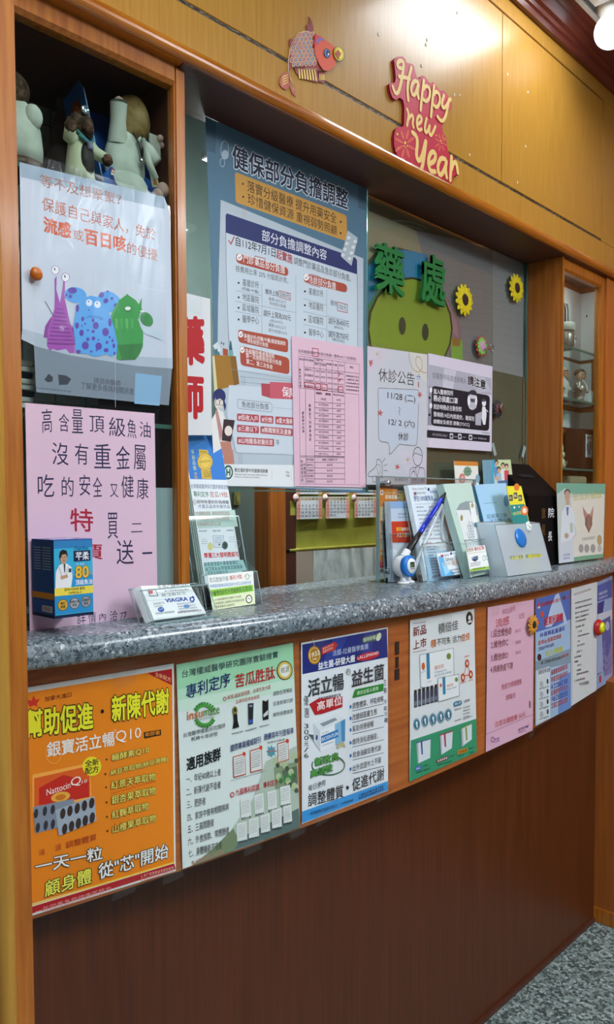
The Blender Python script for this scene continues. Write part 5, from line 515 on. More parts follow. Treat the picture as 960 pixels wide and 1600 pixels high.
('L','2c3038',1.1,[1437.7,1619.4,1439.1,1623.4,1443.9,1625.4,1587.7,1636.2,1596.2,1635.3,1600.5,1631.1,1599.4,1617.4]),('L','2c3038',1.4,[1598.7,1603.6,1591.2,1507.2,1587.4,1501,1579.6,1498.8,1519.2,1499.4,1490,1477.7,1479.9,1473.7,1480.6,1492.6,1476.3,1500.1,1468.5,1501.6,1450.9,1502,1443.2,1504.8,1439.7,1511.1,1437.7,1619.4]),('T','11/28 (二)',1473.4,1600.2,1583.9,1600.5,19.5,'1e2026',0.01),
('T','12/ 2 (六)',1477.7,1539.3,1581.8,1540.4,20,'1e2026',0.01),('T','休診',1514.7,1508.7,1556.6,1509.9,18.8,'1e2026',0.01),('L','1e2026',1.5,[1517.5,1587.6,1521.2,1585.2,1521.2,1581.3,1517.6,1577.6,1519,1572.2,1521.3,1569.1]),('P','cc6a68',[1447.9,1577.7,1449.4,1571.1,1458.6,1570.5,1450.2,1566.7,1451.4,1560.1,1444.7,1564.3,1436.3,1560.8,1440.5,1567.2,1434.2,1571.7,1443.4,1571.4]),
('P','cc6a68',[1608.8,1633.8,1607.1,1627.5,1615,1625,1605.9,1623.4,1603.9,1617.1,1600,1622.4,1591,1621,1597.6,1625.9,1594,1631.2,1602,1629]),('P','cc6a68',[1516,1453.4,1515.8,1447.3,1523.8,1445.4,1515.7,1443.3,1515.2,1437.3,1510.3,1442.1,1502.1,1440.3,1507.2,1445.3,1502.6,1450.2,1510.6,1448.5]),
('P','cc6a68',[1405.7,1685.9,1411.4,1683.4,1419.2,1688,1416.5,1679.8,1419.9,1678.1,1413.8,1676.3,1412.4,1670.2,1408,1672.4,1405.7,1679.5]),('P','d8b888',[1434.6,1708.7,1436.5,1703.9,1443.4,1703.5,1436.5,1701.2,1434.6,1696,1432.7,1700.7,1425.9,1701.2,1432.7,1703.5]),('P','d8b888',[1552.9,1471.8,1555.2,1465.9,1563.9,1464.5,1555.3,1462.6,1552.9,1456.5,1550.6,1462.4,1542,1463.7,1550.6,1465.7]),
('P','d8b888',[1445.6,1698.3,1446.5,1696,1449.8,1695.8,1446.5,1694.7,1445.6,1692.3,1444.8,1694.5,1441.5,1694.7,1444.8,1695.8]),('P','d8b888',[1445.6,1710.2,1446.3,1708.6,1448.6,1708.5,1446.3,1707.7,1445.6,1706,1445,1707.6,1442.7,1707.7,1445,1708.5]),('P','d8b888',[1561.3,1473.3,1562.1,1471.2,1565.2,1470.7,1562.1,1470,1561.3,1467.8,1560.4,1470,1557.4,1470.4,1560.4,1471.1]),
('P','d8b888',[1562.4,1458.6,1563.3,1456.5,1566.4,1456,1563.3,1455.3,1562.5,1453.2,1561.6,1455.3,1558.6,1455.8,1561.6,1456.4]),('L','24262c',1.5,[1402.1,1420.7,1401.1,1424.9,1406.1,1430.3,1423.2,1438.3,1431.8,1447.2,1433.5,1458,1438.7,1461.4,1445.6,1459.5,1452.6,1450,1455.1,1437,1452.6,1423.9,1447.4,1421.6]),('L','24262c',1.5,[1402.1,1420.7,1411.2,1419.8,1433.5,1421.8,1455.1,1418.5]),
('L','24262c',1,[1431.8,1447.2,1444.6,1448.7,1448.1,1432.5,1439.7,1424.7,1433.5,1442.9]),('L','24262c',1.2,[1416.3,1419.9,1419,1408.1,1430,1407.9,1430.7,1421.3]),('L','24262c',1.4,[1453.7,1454,1464.3,1463.5]),('L','24262c',1.2,[1459.7,1445.9,1472.1,1450.6]),('L','24262c',1.2,[1459.7,1435.4,1473.9,1435.4]),('C','24262c',1.8,1594.1,1473.5,19.7,0.7,0.1,-23,20,0,360),
('L','24262c',1.5,[1574.3,1474.5,1583.5,1481.7,1595.2,1479.5,1612.6,1476]),('L','24262c',1.5,[1592.2,1450.5,1591.4,1446.8,1572.1,1445.3,1562.9,1440,1560.7,1419.6]),('L','24262c',1.5,[1599.3,1450.7,1600.1,1447,1619.1,1445.8,1623.9,1439.4,1624,1420.8]),('L','24262c',1.4,[1584.4,1445.7,1591.5,1422.5,1601.2,1445.2]),('C','24262c',1.4,1576,1427.9,7.7,0.1,0,-8.7,12,180,360),
('L','24262c',1.4,[1574,1434.6,1577.9,1440.4,1581.8,1434.6]),('P','b0a8b8',[1564.5,1421.5,1628,1420.9,1627.2,1406.9,1564.5,1406]),('T','永源診所',1501,1411.3,1554.6,1411.3,9.4,'3a3a42',0),('L','24262c',1.5,[1572.9,1418,1576,1414.2,1579.9,1418.1]),('L','24262c',1.5,[1582.2,1418.2,1585.3,1414.3,1589.2,1418.3]),('L','24262c',1.5,[1611.2,1419.4,1611.2,1414.1,1616,1414.2,1617.6,1418.8,1611.2,1419.4]),]),
'mask':(('flat',0.114),[
('P','ded4e4',[1647.3,1733.8,1957.4,1738.4,1955.6,1502.4,1640.9,1498.8]),('P','b4b2c0',[1650.5,1706.2,1952.2,1705.2,1952.8,1658.3,1649.2,1652.6]),('P','cfccd8',[1718.4,1704.5,1774.8,1705.4,1758.8,1653.2,1710.8,1652.8]),('P','c4c2d0',[1859.5,1705.2,1912.8,1705.6,1951.7,1667.8,1877.6,1658.1]),('P','d8d4e0',[1648.2,1553.4,1949.4,1557.1,1949.5,1545,1645.3,1540.2]),
('P','9c9aa8',[1649.2,1652.6,1668.2,1652.8,1664.9,1554.5,1645.2,1554.1]),('P','1c1e2a',[1664,1646.1,1665.9,1651,1671.2,1654.1,1679.8,1655.1,1925.9,1656.5,1936.1,1655.4,1942.3,1652.1,1944.1,1646.7,1941.4,1567.9,1939.1,1562.4,1932.6,1559,1922.3,1557.7,1675.9,1554.4,1667.3,1555.3,1662.2,1558.3,1660.7,1563.2]),('E','f0eef4',1659.1,1643.2,6.1,0.6,0,-6.9),('E','f0eef4',1659.3,1604.2,6.1,0.5,0,-7),
('E','1c1e2a',1653.9,1623.2,4.5,0.4,0,-3.9),('E','1c1e2a',1654.1,1580.7,4.6,0.4,0,-3.9),('P','1c1e2a',[1643.7,1542.3,1945.8,1546.3,1944.2,1526.9,1640.8,1523.1]),('T','如罹患呼吸道症狀病人',1666.5,1673.5,1823.6,1675.8,15.2,'6c6a78',0),('T','請注意',1829.6,1674.1,1922.3,1669.6,27.1,'20222c',0.03,'f0eef4'),('T','進入醫療院所',1670.6,1634.8,1760.6,1638.1,13.3,'f2f0f6',0.012),
('T','務必佩戴口罩',1670.7,1616.5,1782.1,1618.4,16,'f2f0f6',0.016),('T','就診時務必主動告知',1670.8,1596.4,1799.8,1599.9,13.4,'f2f0f6',0.012),('T','發病前14日內旅遊史、職業別',1670.9,1578.1,1863.4,1579.8,12.6,'f2f0f6',0.01),('T','接觸史及是否 群聚(TOCC)',1671,1558.9,1840.1,1561.4,12.6,'f2f0f6',0.01),('E','f2f0f6',1854.1,1634,24.6,2.2,0.3,-24.6),('E','30323e',1854.8,1652.6,21,2.1,0.1,-10.2),
('P','d8d4e0',[1839.3,1649.8,1870.6,1649.5,1869,1633.9,1841.1,1632.8]),('P','50525e',[1842.8,1639.5,1867.2,1639.8,1865.5,1630.4,1844.6,1629.4]),('P','c8c4d0',[1836.1,1617.1,1844.6,1629.4,1865.5,1630.4,1874.4,1617.1,1855.2,1609]),('E','f2f0f6',1913.6,1633.2,10.9,1,0.1,-9.5),('E','50525e',1911.7,1640.2,10,0.9,0.1,-3.8),
('P','f2f0f6',[1904.7,1623,1921,1622.9,1927.6,1603.5,1921.5,1574.4,1909.8,1573.6,1900.5,1591.9]),('P','b8b6c4',[1869.3,1598.9,1900.4,1608.4,1898.1,1570.4,1869.6,1569.9]),('L','f2f0f6',2.8,[1921.1,1617.2,1933.9,1611.1]),('D',1901,1550.3,1943.9,1550,2.9,'484a56',8),('D',1665,1529.7,1735.5,1529.4,6.2,'a8a6b4',14),
('P','d8d6e0',[1745.1,1538.4,1745.4,1539.4,1746.5,1540.1,1748.3,1540.3,1758,1540.3,1759.8,1540.1,1761,1539.5,1761.3,1538.5,1761.4,1528.6,1761,1527.6,1759.9,1527,1758.1,1526.8,1748.4,1526.8,1746.6,1527,1745.5,1527.6,1745.1,1528.6]),('P','1c1e2a',[1748.3,1536,1758.1,1536.1,1758.1,1530.2,1748.4,1530.1]),('D',1764.6,1531.5,1782.8,1531.6,2.7,'c8c6d2',4),
('P','d8d6e0',[1784.4,1539.5,1784.7,1540.5,1785.9,1541.1,1787.7,1541.3,1797.7,1541.4,1799.6,1541.2,1800.7,1540.6,1801.1,1539.5,1801.2,1529.5,1800.8,1528.5,1799.7,1527.8,1797.8,1527.6,1787.8,1527.6,1786,1527.8,1784.8,1528.4,1784.5,1529.5]),('P','1c1e2a',[1787.7,1536.9,1797.8,1537.1,1797.8,1531.1,1787.8,1531]),('D',1804.5,1532.4,1823.2,1532.6,2.7,'c8c6d2',4),
('P','d8d6e0',[1836.8,1540.3,1837.2,1541.3,1838.4,1542,1840.3,1542.2,1850.7,1542.2,1852.6,1542,1853.8,1541.4,1854.2,1540.4,1854.3,1530.1,1853.9,1529.1,1852.7,1528.5,1850.8,1528.3,1840.4,1528.2,1838.5,1528.4,1837.3,1529.1,1836.9,1530.1]),('P','1c1e2a',[1840.3,1537.7,1850.7,1537.9,1850.8,1531.8,1840.4,1531.7]),('D',1857.7,1533.1,1877.1,1533.3,2.8,'c8c6d2',4),
('D',1883.3,1533.2,1928.4,1532.8,3.8,'c8c6d2',9),]),
'pharmacist':(('flat',0.1005),[
('P','e6e8ea',[849.4,1735.8,935.4,1735.3,936.6,1486.2,845.7,1480.8]),('T','藥',857.2,1602.9,921.9,1614.1,87.9,'c01820',0.045),('T','師',855.9,1510.4,918.8,1513.7,81.4,'c01820',0.045),]),
'smiley':(('flat',0.127),[
('P','b8a48c',[1413.4,2029.9,1417,1910.7,1452.2,1940.2,1542.1,1973,1638.7,1979.4,1611.5,2030.3]),('C','98a8a8',1.9,1542.1,1998.2,133.3,31.8,0.1,-37.8,16,180,330),('C','98a8a8',1.3,1542.1,1998.2,114.8,27.4,0,-27.7,16,180,330),('P','2a88b8',[1414.7,1895.7,1468.1,1937.4,1542.1,1968,1611.7,1978.6,1657.1,1977.2,1662.1,1899.9,1585.6,1838.7,1484.2,1796.1,1414.6,1784.5]),
('P','1c9ad4',[1559.2,1971.8,1657,1982.4,1655.5,1914.5,1568,1892]),('P','288a5c',[1414.6,1803.9,1484.2,1880.5,1484.2,1751.2,1414.5,1711.7]),('P','a87c90',[1662,1915.8,1714,1909.9,1773.2,1882.7,1814.4,1839.5,1823.3,1767.6,1774.2,1749.8,1714.7,1785.4]),('P','c89098',[1694.9,1895.5,1743.4,1888.2,1793.8,1841.8,1804.4,1798.7,1753.7,1813.2]),
('P','9cc050',[1768.9,1793.4,1823.1,1793,1825.8,1722.6,1769.4,1715.8]),('P','b8783c',[1773.9,1794.2,1814.8,1794.6,1809.7,1774.2,1776.1,1772.3]),('E','24301c',1598.9,1789,177.8,27.8,0.4,-125.2),('E','a2b23c',1599,1788,169.7,26.4,0.3,-121.1),('E','2a4034',1556.1,1788.5,14.7,2.3,0.1,-21.5),('E','2a4034',1652.4,1788.4,14.8,2.2,0.1,-21.3),]),
'greysheet':(('flat',0.1285),[
('P','9a9098',[1613.6,2031.2,1978.2,2073.1,1979.9,1741.5,1614.6,1739.3]),('P','b0a6ae',[1978.2,2073.1,2226.9,2088.7,2226.7,1732.8,1982.4,1732.9]),('L','90868e',1.4,[1627.2,1989.7,1976.2,2043.2]),('L','a49aa4',1.8,[1980.9,2038.4,2219.3,2067.9]),('L','90868e',1.4,[1627.3,1969.9,1976.5,2020.9]),('L','a49aa4',1.8,[1981.2,2016,2219.7,2043.8]),('L','90868e',1.4,[1627.3,1950,1976.8,1998.6]),
('L','a49aa4',1.7,[1981.5,1993.6,2220.1,2019.7]),('L','90868e',1.4,[1627.4,1930.2,1977.1,1976.2]),('L','a49aa4',1.7,[1981.7,1971.2,2220.6,1995.6]),('L','90868e',1.5,[1627.5,1910.3,1977.3,1953.8]),('L','a49aa4',1.7,[1982,1948.8,2221,1971.4]),('L','90868e',1.5,[1627.6,1890.4,1977.6,1931.4]),('L','a49aa4',1.8,[1982.3,1926.3,2221.4,1947.2]),('L','90868e',1.4,[1627.6,1870.5,1977.9,1908.9]),
('L','a49aa4',1.7,[1982.6,1903.8,2221.9,1923]),('L','90868e',1.4,[1627.7,1850.6,1978.2,1886.4]),('L','a49aa4',1.7,[1982.8,1881.3,2222.3,1898.7]),('L','90868e',1.5,[1627.8,1830.6,1978.4,1863.9]),('L','a49aa4',1.8,[1983.1,1858.7,2222.8,1874.4]),('L','90868e',1.4,[1627.9,1810.6,1978.7,1841.4]),('L','a49aa4',1.8,[1983.4,1836.2,2223.2,1850.1]),('L','90868e',1.4,[1627.9,1790.6,1979,1818.9]),
('L','a49aa4',1.8,[1983.7,1813.6,2223.6,1825.8]),('L','90868e',1.4,[1628,1770.6,1979.3,1796.3]),('L','a49aa4',1.7,[1984,1791,2224.1,1801.4]),('L','90868e',1.5,[1628.1,1750.6,1979.5,1773.7]),('L','a49aa4',1.7,[1984.2,1768.3,2224.5,1777]),('L','90868e',1.4,[1628.2,1730.6,1979.8,1751.1]),('L','a49aa4',1.8,[1984.5,1745.7,2225,1752.6]),]),
'talleaf':(('plane',(0.8733,0.0377,1.18),(0.9891,-0.1475,0.0),(0.0404,0.2708,0.9618)),[
('P','e6ecf0',[-0.1,326.7,79.8,330.4,80.2,1.6,0.2,2.3]),('P','1878d0',[-0.1,326.7,79.8,330.4,79.7,232.6,2.2,233.1]),('P','e0b83c',[29.5,290.9,48.9,289.7,47.9,233.3,27.1,234.2]),('E','b88a20',39,266.9,16.5,0.5,-2.9,-16.8),('E','ecc84a',39,266.9,14.8,0.5,-2.7,-15.4),('C','a87c18',0.8,39,266.9,11.5,0.4,-2.2,-12.4,20,0,360),('T','GOLD',31.8,241.1,48,243.4,6.5,'6a5010',0),
('T','AWARD',30.9,235.7,47.6,238,4.5,'6a5010',0),('D',31.6,284,46.8,285.6,2.5,'806010',7),('T','MONDE SELECTION',27.7,264.1,49.9,266.8,4,'6a5010',0),('T','保',12.6,281,19,281.2,8.5,'d8e8a8',0),('T','健',12.3,270.6,18.7,270.8,8.4,'d8e8a8',0),('T','品',12,260.1,18.4,260.3,8.4,'d8e8a8',0),('T','類',11.7,249.8,18.1,249.9,8.4,'d8e8a8',0),('T','金',11.9,240.9,18.3,241,5.9,'e8c84a',0),
('T','獎',11.2,233.6,17.6,233.7,5.9,'e8c84a',0),('T','台灣權威醫學研究團隊實驗證實',1.1,215.5,80.8,214.1,8.8,'34507c',0),('T','專利定序',4.2,199.6,35.8,199,11,'2a7a50',0.01),('T','苦瓜19肽',38.2,198.7,77.2,198.7,11.2,'b86a5a',0.01),('C','404850',0.6,4.3,189.6,3.1,0,-0.7,-4.6,20,0,360),('T','盜',2.5,187.4,5.4,187.4,4,'404850',0),('T','認明有雷射防偽標籤',8.6,187.1,76.4,185.8,7,'2a3038',0.01),
('T','才是正品非仿冒仿品',9.7,178.5,77.3,177.3,7,'3a6080',0.006),('P','bcd8cc',[3.1,171.5,86.5,174.5,87.7,142.6,2.9,140.5]),('T','◎九國專利認證．專利定序苦瓜胜肽',1.3,165.1,74,164.2,7.4,'a05a50',0),('T','◎榮獲國際發明展金牌獎',1.8,155.3,71.3,154.8,7,'a05a50',0),('T','◎通過國家品質玉山獎',2.3,145.2,51.9,145.1,6.6,'a05a50',0),('D',3.7,134.4,20,134.3,2.9,'3a4a60',5),('D',31.9,134,48.9,134.2,3,'3a4a60',5),
('D',61.3,134.1,78.5,134.4,3,'3a4a60',5),('P','d8e0e6',[30.6,126.6,53.4,126,51.6,103.7,29.9,104.6]),('L','48525c',0.5,[30.6,126.6,53.4,126,51.6,103.7,29.9,104.6,30.6,126.6]),('D',34.7,121.6,49.1,121.1,1.3,'606a74',6),('D',6.7,120,18.4,119.7,1.2,'606a74',5),('D',64.4,122.3,77.7,121.9,1.3,'98a0a8',6),('D',34,117.5,48.4,117,1.3,'606a74',6),('D',6,116,17.7,115.6,1.3,'606a74',5),
('D',63.7,118.2,77,117.7,1.3,'98a0a8',6),('D',33.3,113.4,47.7,112.9,1.3,'606a74',6),('D',5.3,112,17,111.6,1.3,'606a74',5),('D',62.9,114,76.2,113.6,1.3,'98a0a8',6),('E','1e2a2a',41.5,109.7,1.5,-0.1,-0.4,-2),('E','d8d08a',22.2,106.8,5.8,-0.2,-1.3,-7.4),('E','223830',53.1,107.6,6.3,-0.2,-1.4,-7.5),('C','6a8a7a',0.6,53.1,107.6,4.8,-0.2,-1.1,-5.9,20,0,360),
('C','a8b0b6',0.6,81.1,109.2,5,-0.1,-1.3,-6.9,20,0,360),('T','榮獲三大發明獎認可',6.6,85.8,79.6,85.3,10,'cc2020',0.03),('P','9cc8c4',[3.1,78,87,79,91.9,58.8,2.9,54.3]),('D',3.4,71.9,76.1,72.1,6.1,'3e7078',11),('D',4.4,63,84.1,63.4,6.1,'3e7078',12),('D',8.3,56.4,50.5,56.3,4.8,'3e7078',7),]),
'pocketcard':(('plane',(0.8466,-0.0068,1.18),(0.993,-0.1182,0.0),(0.0321,0.2694,0.9625)),[
('P','eef0ea',[-0.1,59.9,96.1,61.9,88.8,2.7,-0.7,1.6]),('P','e4ecc0',[0.4,21.7,90.7,26.3,88.8,2.7,-0.7,-0.2]),('P','8cc83c',[-0,34.7,90.1,37.2,90,25.6,0.4,21.7]),('T','苦瓜胜肽升級',2.2,46.8,41.6,47.9,8.6,'406070',0),('T','專利19肽',43.8,47.8,70.2,49.6,8.7,'c84a3a',0.012),('C','8a9a50',1,81.3,52.4,4.2,-0.3,-0.9,-4.7,20,0,360),('L','a08a60',0.5,[74.4,53.7,90.4,53.1]),
('T','榮獲國家醫療品質認證的大眾正品推薦見證',1.6,37.6,87.5,38.6,5.9,'5a98c8',0),('T','中醫學院研究天然植物',0.7,23.1,58.5,25.6,8.9,'20481c',0.012),('T','苦瓜胜肽',58.5,25.6,87.1,27.4,9,'1c7030',0.015),('T','台灣權威醫學研究團隊十年成就',6.1,14.4,61.7,16.3,4.3,'303428',0),('T','榮獲國際九國專利定序胜肽認證',6.7,8.3,66.6,9.9,4.2,'303428',0),('T','國家專案與九座獎肯定',6.8,2.2,45.8,3.3,4.3,'303428',0),('E','3c3420',76.9,12.4,7.1,-0.6,-1.6,-7.7),
('E','f0eee4',76.9,12.4,5.2,-0.4,-1.2,-5.9),('D',73.9,11.8,80.2,12,2.5,'3c3420',3),]),
'card':(('plane',(0.6898,-0.0548,1.18),(0.9993,-0.0371,0.0),(0.0187,0.5024,0.8644)),[
('P','f2f4f4',[-0.5,62.6,89.7,58.6,102.6,5.3,4.2,4.7]),('L','303438',1.2,[10.4,55.9,23.5,55.5,24.8,43.8,10.3,44.2,10.4,55.9]),('E','d86068',14.8,51.3,3.4,-0.3,-1.1,-3.4),('E','d86068',13.1,52.4,2.1,-0.1,-0.8,-2.4),('T','永源心臟內兒科',28.4,54.3,87.9,52.5,8.1,'34383c',0),('D',38.7,49.1,85.7,48,3,'7a7e84',10),('D',30.7,41.5,77.6,41.4,4.9,'98a0a4',5),('L','8a8e94',0.3,[-1.9,37.2,95.3,35.3]),
('T','VIAGRA',34.5,30.8,76.8,30.1,6.9,'1c48a0',0.04),('C','1c48a0',2.4,84.8,31.9,3.6,-0.3,-1.5,-3.9,12,-60,230),('E','1c48a0',87.3,35.3,2.2,-0.2,-0.8,-2),('E','1c58b0',22.3,20.6,5.7,-0.6,-1.4,-4),('D',18.3,19.8,26.6,20.7,1.9,'e8f0f8',4),('D',11.8,29.2,31.9,29.6,3.3,'707880',9),('D',11.7,25.2,27.8,25.5,2.1,'707880',8),('D',53.5,25.4,87.1,25,2.2,'8088a0',12),('D',53.6,21,88,20.5,2.2,'8088a0',12),
('D',53.7,16.7,88.8,16,2.2,'8088a0',12),('D',53.8,12.5,89.7,11.6,2.2,'8088a0',12),('D',10.2,13.1,44.9,12.9,3.3,'5a6878',11),('D',49.6,10.7,95.6,9.7,2.9,'8a6a70',12),('E','7098c8',70,21.1,6,-0.6,-1.1,-2.9),]),
'orangeleaf':(('flat',0.068),[
('P','d8822c',[1390.9,1392.6,1460.6,1391.4,1460.9,1211.3,1390.8,1213.4]),('P','c01c24',[1390.8,1229.1,1460.9,1229.4,1460.9,1211.3,1390.8,1213.4]),('P','f0ece4',[1396.6,1387.1,1396.7,1387.7,1397.2,1388,1398,1388.2,1405.4,1388.6,1406.2,1388.6,1406.8,1388.3,1407,1387.8,1407.7,1378.9,1407.6,1378.3,1407.1,1378,1406.3,1377.8,1398.9,1377.4,1398,1377.5,1397.5,1377.8,1397.3,1378.3]),
('P','c83030',[1399.1,1386,1404.3,1386,1404.8,1380.6,1399.5,1380.3]),('T','加拿大 進口',1411.3,1379.3,1457.5,1379.5,6.6,'f0d8a0',0),('T','銀寶膠囊',1414,1368.4,1459.8,1367.6,9.9,'f6ead0',0.02),('P','d8d4b0',[1397.4,1351.4,1457.5,1350.4,1457.5,1320,1397.4,1321.1]),('D',1399.5,1347.6,1455.2,1346.9,2.2,'6a6448',12),('D',1399.5,1343.5,1455.2,1342.7,2.2,'6a6448',12),
('D',1399.5,1339.4,1455.2,1338.6,2.2,'6a6448',12),('D',1399.5,1335.4,1455.2,1334.4,2.2,'6a6448',12),('D',1399.5,1331.3,1455.3,1330.2,2.2,'6a6448',12),('D',1399.5,1327.3,1455.3,1326.1,2.2,'6a6448',12),('D',1399.5,1323.2,1455.3,1321.9,2.2,'6a6448',12),('P','d8d4b0',[1397.4,1316.2,1457.6,1314.4,1457.6,1290.8,1397.4,1292.6]),('D',1399.5,1312.4,1455.3,1310.8,2.2,'6a6448',12),
('D',1399.5,1308.3,1455.3,1306.7,2.2,'6a6448',12),('D',1399.5,1304.2,1455.3,1302.5,2.2,'6a6448',12),('D',1399.5,1300.1,1455.3,1298.4,2.2,'6a6448',12),('D',1399.5,1296.1,1455.3,1294.2,2.2,'6a6448',12),('P','d8d4b0',[1397.4,1288,1457.6,1285.5,1457.6,1277.7,1397.4,1279.9]),('D',1399.5,1284.1,1455.3,1282,2.2,'6a6448',12),('P','d8d4b0',[1397.4,1275,1457.6,1272.2,1457.7,1250.5,1397.4,1253.3]),
('D',1399.5,1271.1,1455.3,1268.6,2.2,'6a6448',12),('D',1399.5,1267,1455.3,1264.5,2.2,'6a6448',12),('D',1399.5,1262.9,1455.4,1260.3,2.2,'6a6448',12),('D',1399.5,1258.9,1455.4,1256.1,2.2,'6a6448',12),('D',1399.5,1254.8,1455.4,1252,2.2,'6a6448',12),('P','d8d4b0',[1397.4,1248.4,1457.7,1244.9,1457.7,1238.8,1397.4,1241.8]),('D',1399.5,1244.4,1455.4,1241.4,2.2,'6a6448',12),
('D',1397.4,1353.5,1414.9,1353.4,1.6,'6a3010',3),('D',1397.4,1317.8,1414.9,1317.5,1.7,'6a3010',3),('D',1397.4,1289.6,1414.9,1289.1,1.6,'6a3010',3),('D',1397.4,1226.6,1457.7,1224.3,2.7,'f0b0a8',9),('D',1397.4,1221.7,1457.7,1219.3,2.8,'f0b0a8',9),('D',1397.4,1216.8,1457.7,1214.2,2.8,'f0b0a8',9),('D',1403.9,1234.4,1450.8,1233,2.8,'7a3a10',8),]),
'booklet':(('plane',(1.4079,0.04,1.18),(1.0,0.0,0.0),(0.0,0.0698,0.9976)),[
('P','c2d0e2',[5,183.4,82.4,184.1,84.7,1.5,2.5,1.5]),('P','8cb0d8',[5,183.4,82.4,184.1,82.3,167.9,4.9,167.1]),('P','dfe4ea',[7.4,87,83.5,83.9,84.4,28,4.5,30.3]),('P','98a8bc',[5.2,38.4,85.2,36.3,84.7,5.6,3.4,8.1]),('D',52.1,167.5,71.6,167.9,3.9,'3a4a6a',4),('D',31.2,152.4,77.1,152.3,3.9,'5a6a8a',6),('D',30.5,145.2,76.5,145,3.4,'5a6a8a',9),('P','cc3c20',[5.3,138.1,81.9,137.7,82.8,86.8,4.6,90.4]),
('E','2c2020',82.4,123.1,8.5,-0.2,-1.2,-12.5),('T','銀采',22,115.4,41.4,115.4,9.3,'f0d030',0.02),('T','靈眼明見',41.4,115.4,70.4,115.1,7.8,'f4ece4',0.01),('T','人生',22.1,102.3,41.5,101.6,10.4,'f8f0e8',0.02),('T','氣',41.5,101.6,53.4,101.2,10.5,'f0d030',0.01),('T','更好',53.4,101.2,69.1,101.2,10,'f8f0e8',0.02),]),
'salmon':(('plane',(1.4828,-0.0001,1.18),(0.9995,0.0309,0.0),(-0.0063,0.2038,0.979)),[
('P','e4eef4',[-13.1,224.7,109.3,227.9,131.8,1.5,0,1.5]),('P','a8d4f0',[4.8,64.3,109.1,67.7,131.8,0.5,0,-0]),('P','c4e2f4',[3.3,75.5,70.1,78.2,78.4,54.7,5.6,58.6]),('T','Wilson Salmon Oil',2.8,213,63.7,215.6,5.8,'46586c',0),('E','203060',71.5,215.7,4.6,0.1,-1.3,-4.1),('T','Wilson',74.4,204.9,105.8,208.1,7.7,'2c78b8',0.01),('P','806070',[6.4,208.5,17.9,209.2,16.7,201.7,5.7,201.1]),
('T','野生級冷榨油',19,202.9,55.1,204.2,6.3,'38485c',0),('T','野生100%鮭魚油',3.3,186.7,83.9,188.6,13.3,'204a8c',0.02),('D',86.1,187.4,104.7,188,6.5,'204a8c',3),('L','7a8aa0',0.6,[5.1,179.6,102.9,182.1]),('D',5.5,171.1,38,171.7,3.4,'58687c',6),('D',58.2,171.3,92.5,172.8,3.5,'a04858',5),('D',6.2,161.8,48.8,162.1,3.5,'58687c',6),('D',58.9,161.7,93.2,163.1,3.5,'58687c',5),
('D',6.8,152.4,59.7,152.5,3.4,'58687c',6),('D',59.6,152.2,93.9,153.4,3.5,'58687c',5),('D',7.5,143.1,40.1,143.3,3.4,'8a4858',6),('D',60.3,142.7,94.6,143.8,3.5,'58687c',5),('D',8.2,133.8,50.9,133.7,3.4,'8a4858',6),('D',61,133.2,95.3,134.1,3.5,'a04858',5),('D',8.9,124.5,61.8,123.9,3.4,'58687c',6),('D',61.7,123.6,96,124.5,3.4,'58687c',5),('D',9.6,115.1,42.2,115,3.4,'58687c',6),
('D',62.4,114.1,96.7,114.8,3.4,'58687c',5),('D',10.3,105.8,53,105.2,3.4,'58687c',6),('D',63.1,104.6,97.4,105.2,3.4,'58687c',5),('D',11,96.5,63.9,95.4,3.3,'58687c',6),('D',63.8,95.1,98.1,95.5,3.4,'a04858',5),('D',11.7,87.2,44.3,86.7,3.3,'8a4858',6),('D',64.5,85.6,98.8,85.9,3.5,'58687c',5),('D',20.8,77.5,56.4,77.6,3.1,'506880',5),('D',21.2,70.8,56.8,70.7,3,'506880',5),
('D',21.5,64,57.1,63.9,3.1,'506880',5),('D',21.8,57.2,57.4,57,3.1,'506880',5),('D',22.1,50.4,57.7,50.1,3.1,'506880',5),('D',22.5,43.7,58.1,43.3,3,'506880',5),('D',22.8,36.9,58.4,36.4,3,'506880',5),('D',23.1,30.2,58.7,29.6,3,'506880',5),('D',23.4,23.4,59,22.7,3.1,'506880',5),('D',23.8,16.6,59.3,15.8,3.1,'506880',5),('T','加拿大魚油',22.4,4.4,68.7,8,7.2,'204a70',0.02),
('P','f2f4f6',[85.3,121.6,85.3,122.9,86.6,123.7,88.9,124,109.5,124.5,112,124.3,113.6,123.5,114.3,122.2,117.2,96,116.9,94.7,115.5,93.7,113.1,93.2,99.8,92,97.3,92,95.5,92.6,94.6,93.8]),]),
'salmoncard':(('plane',(1.4834,-0.0183,1.1838),(0.9995,0.0309,0.0),(-0.0063,0.2038,0.979)),[
('P','eef2f6',[28.5,60,136.5,63.2,140.6,5.9,32.8,6]),('P','6ab8e8',[33.3,52.7,54.2,53.5,58.8,35.7,64.6,21.2,93,10.7,86.1,6,32.8,6]),('P','a4d8f4',[43.6,36.6,55.6,38.7,73.1,14.9,50,8.1]),('P','b84858',[44.5,55.7,56.1,56.3,56.6,51.4,45,50.6]),('D',59.9,52.1,80.2,53,3.4,'485868',4),('E','30406a',90.9,56.7,4.3,-0.2,-1.1,-3.3),('T','Wilson',96.3,53.6,119.6,55.3,5.7,'2c78b8',0),
('T','Salmon Oil',61.2,39.8,117,40.9,9.1,'3c4c60',0.01),('T','黃金野生',47.5,29.4,87.7,30.5,8.4,'a8b4b0',0),('T','鮭魚油',88,28.2,133.7,28.3,13.1,'c09080',0.01),('D',73.6,16.3,130.6,17.4,3.4,'405070',9),('D',75.4,9.1,133.7,10.2,3.4,'405070',9),]),
'mint':(('plane',(1.6141,-0.0328,1.18),(0.998,0.0631,0.0),(-0.0162,0.2569,0.9663)),[
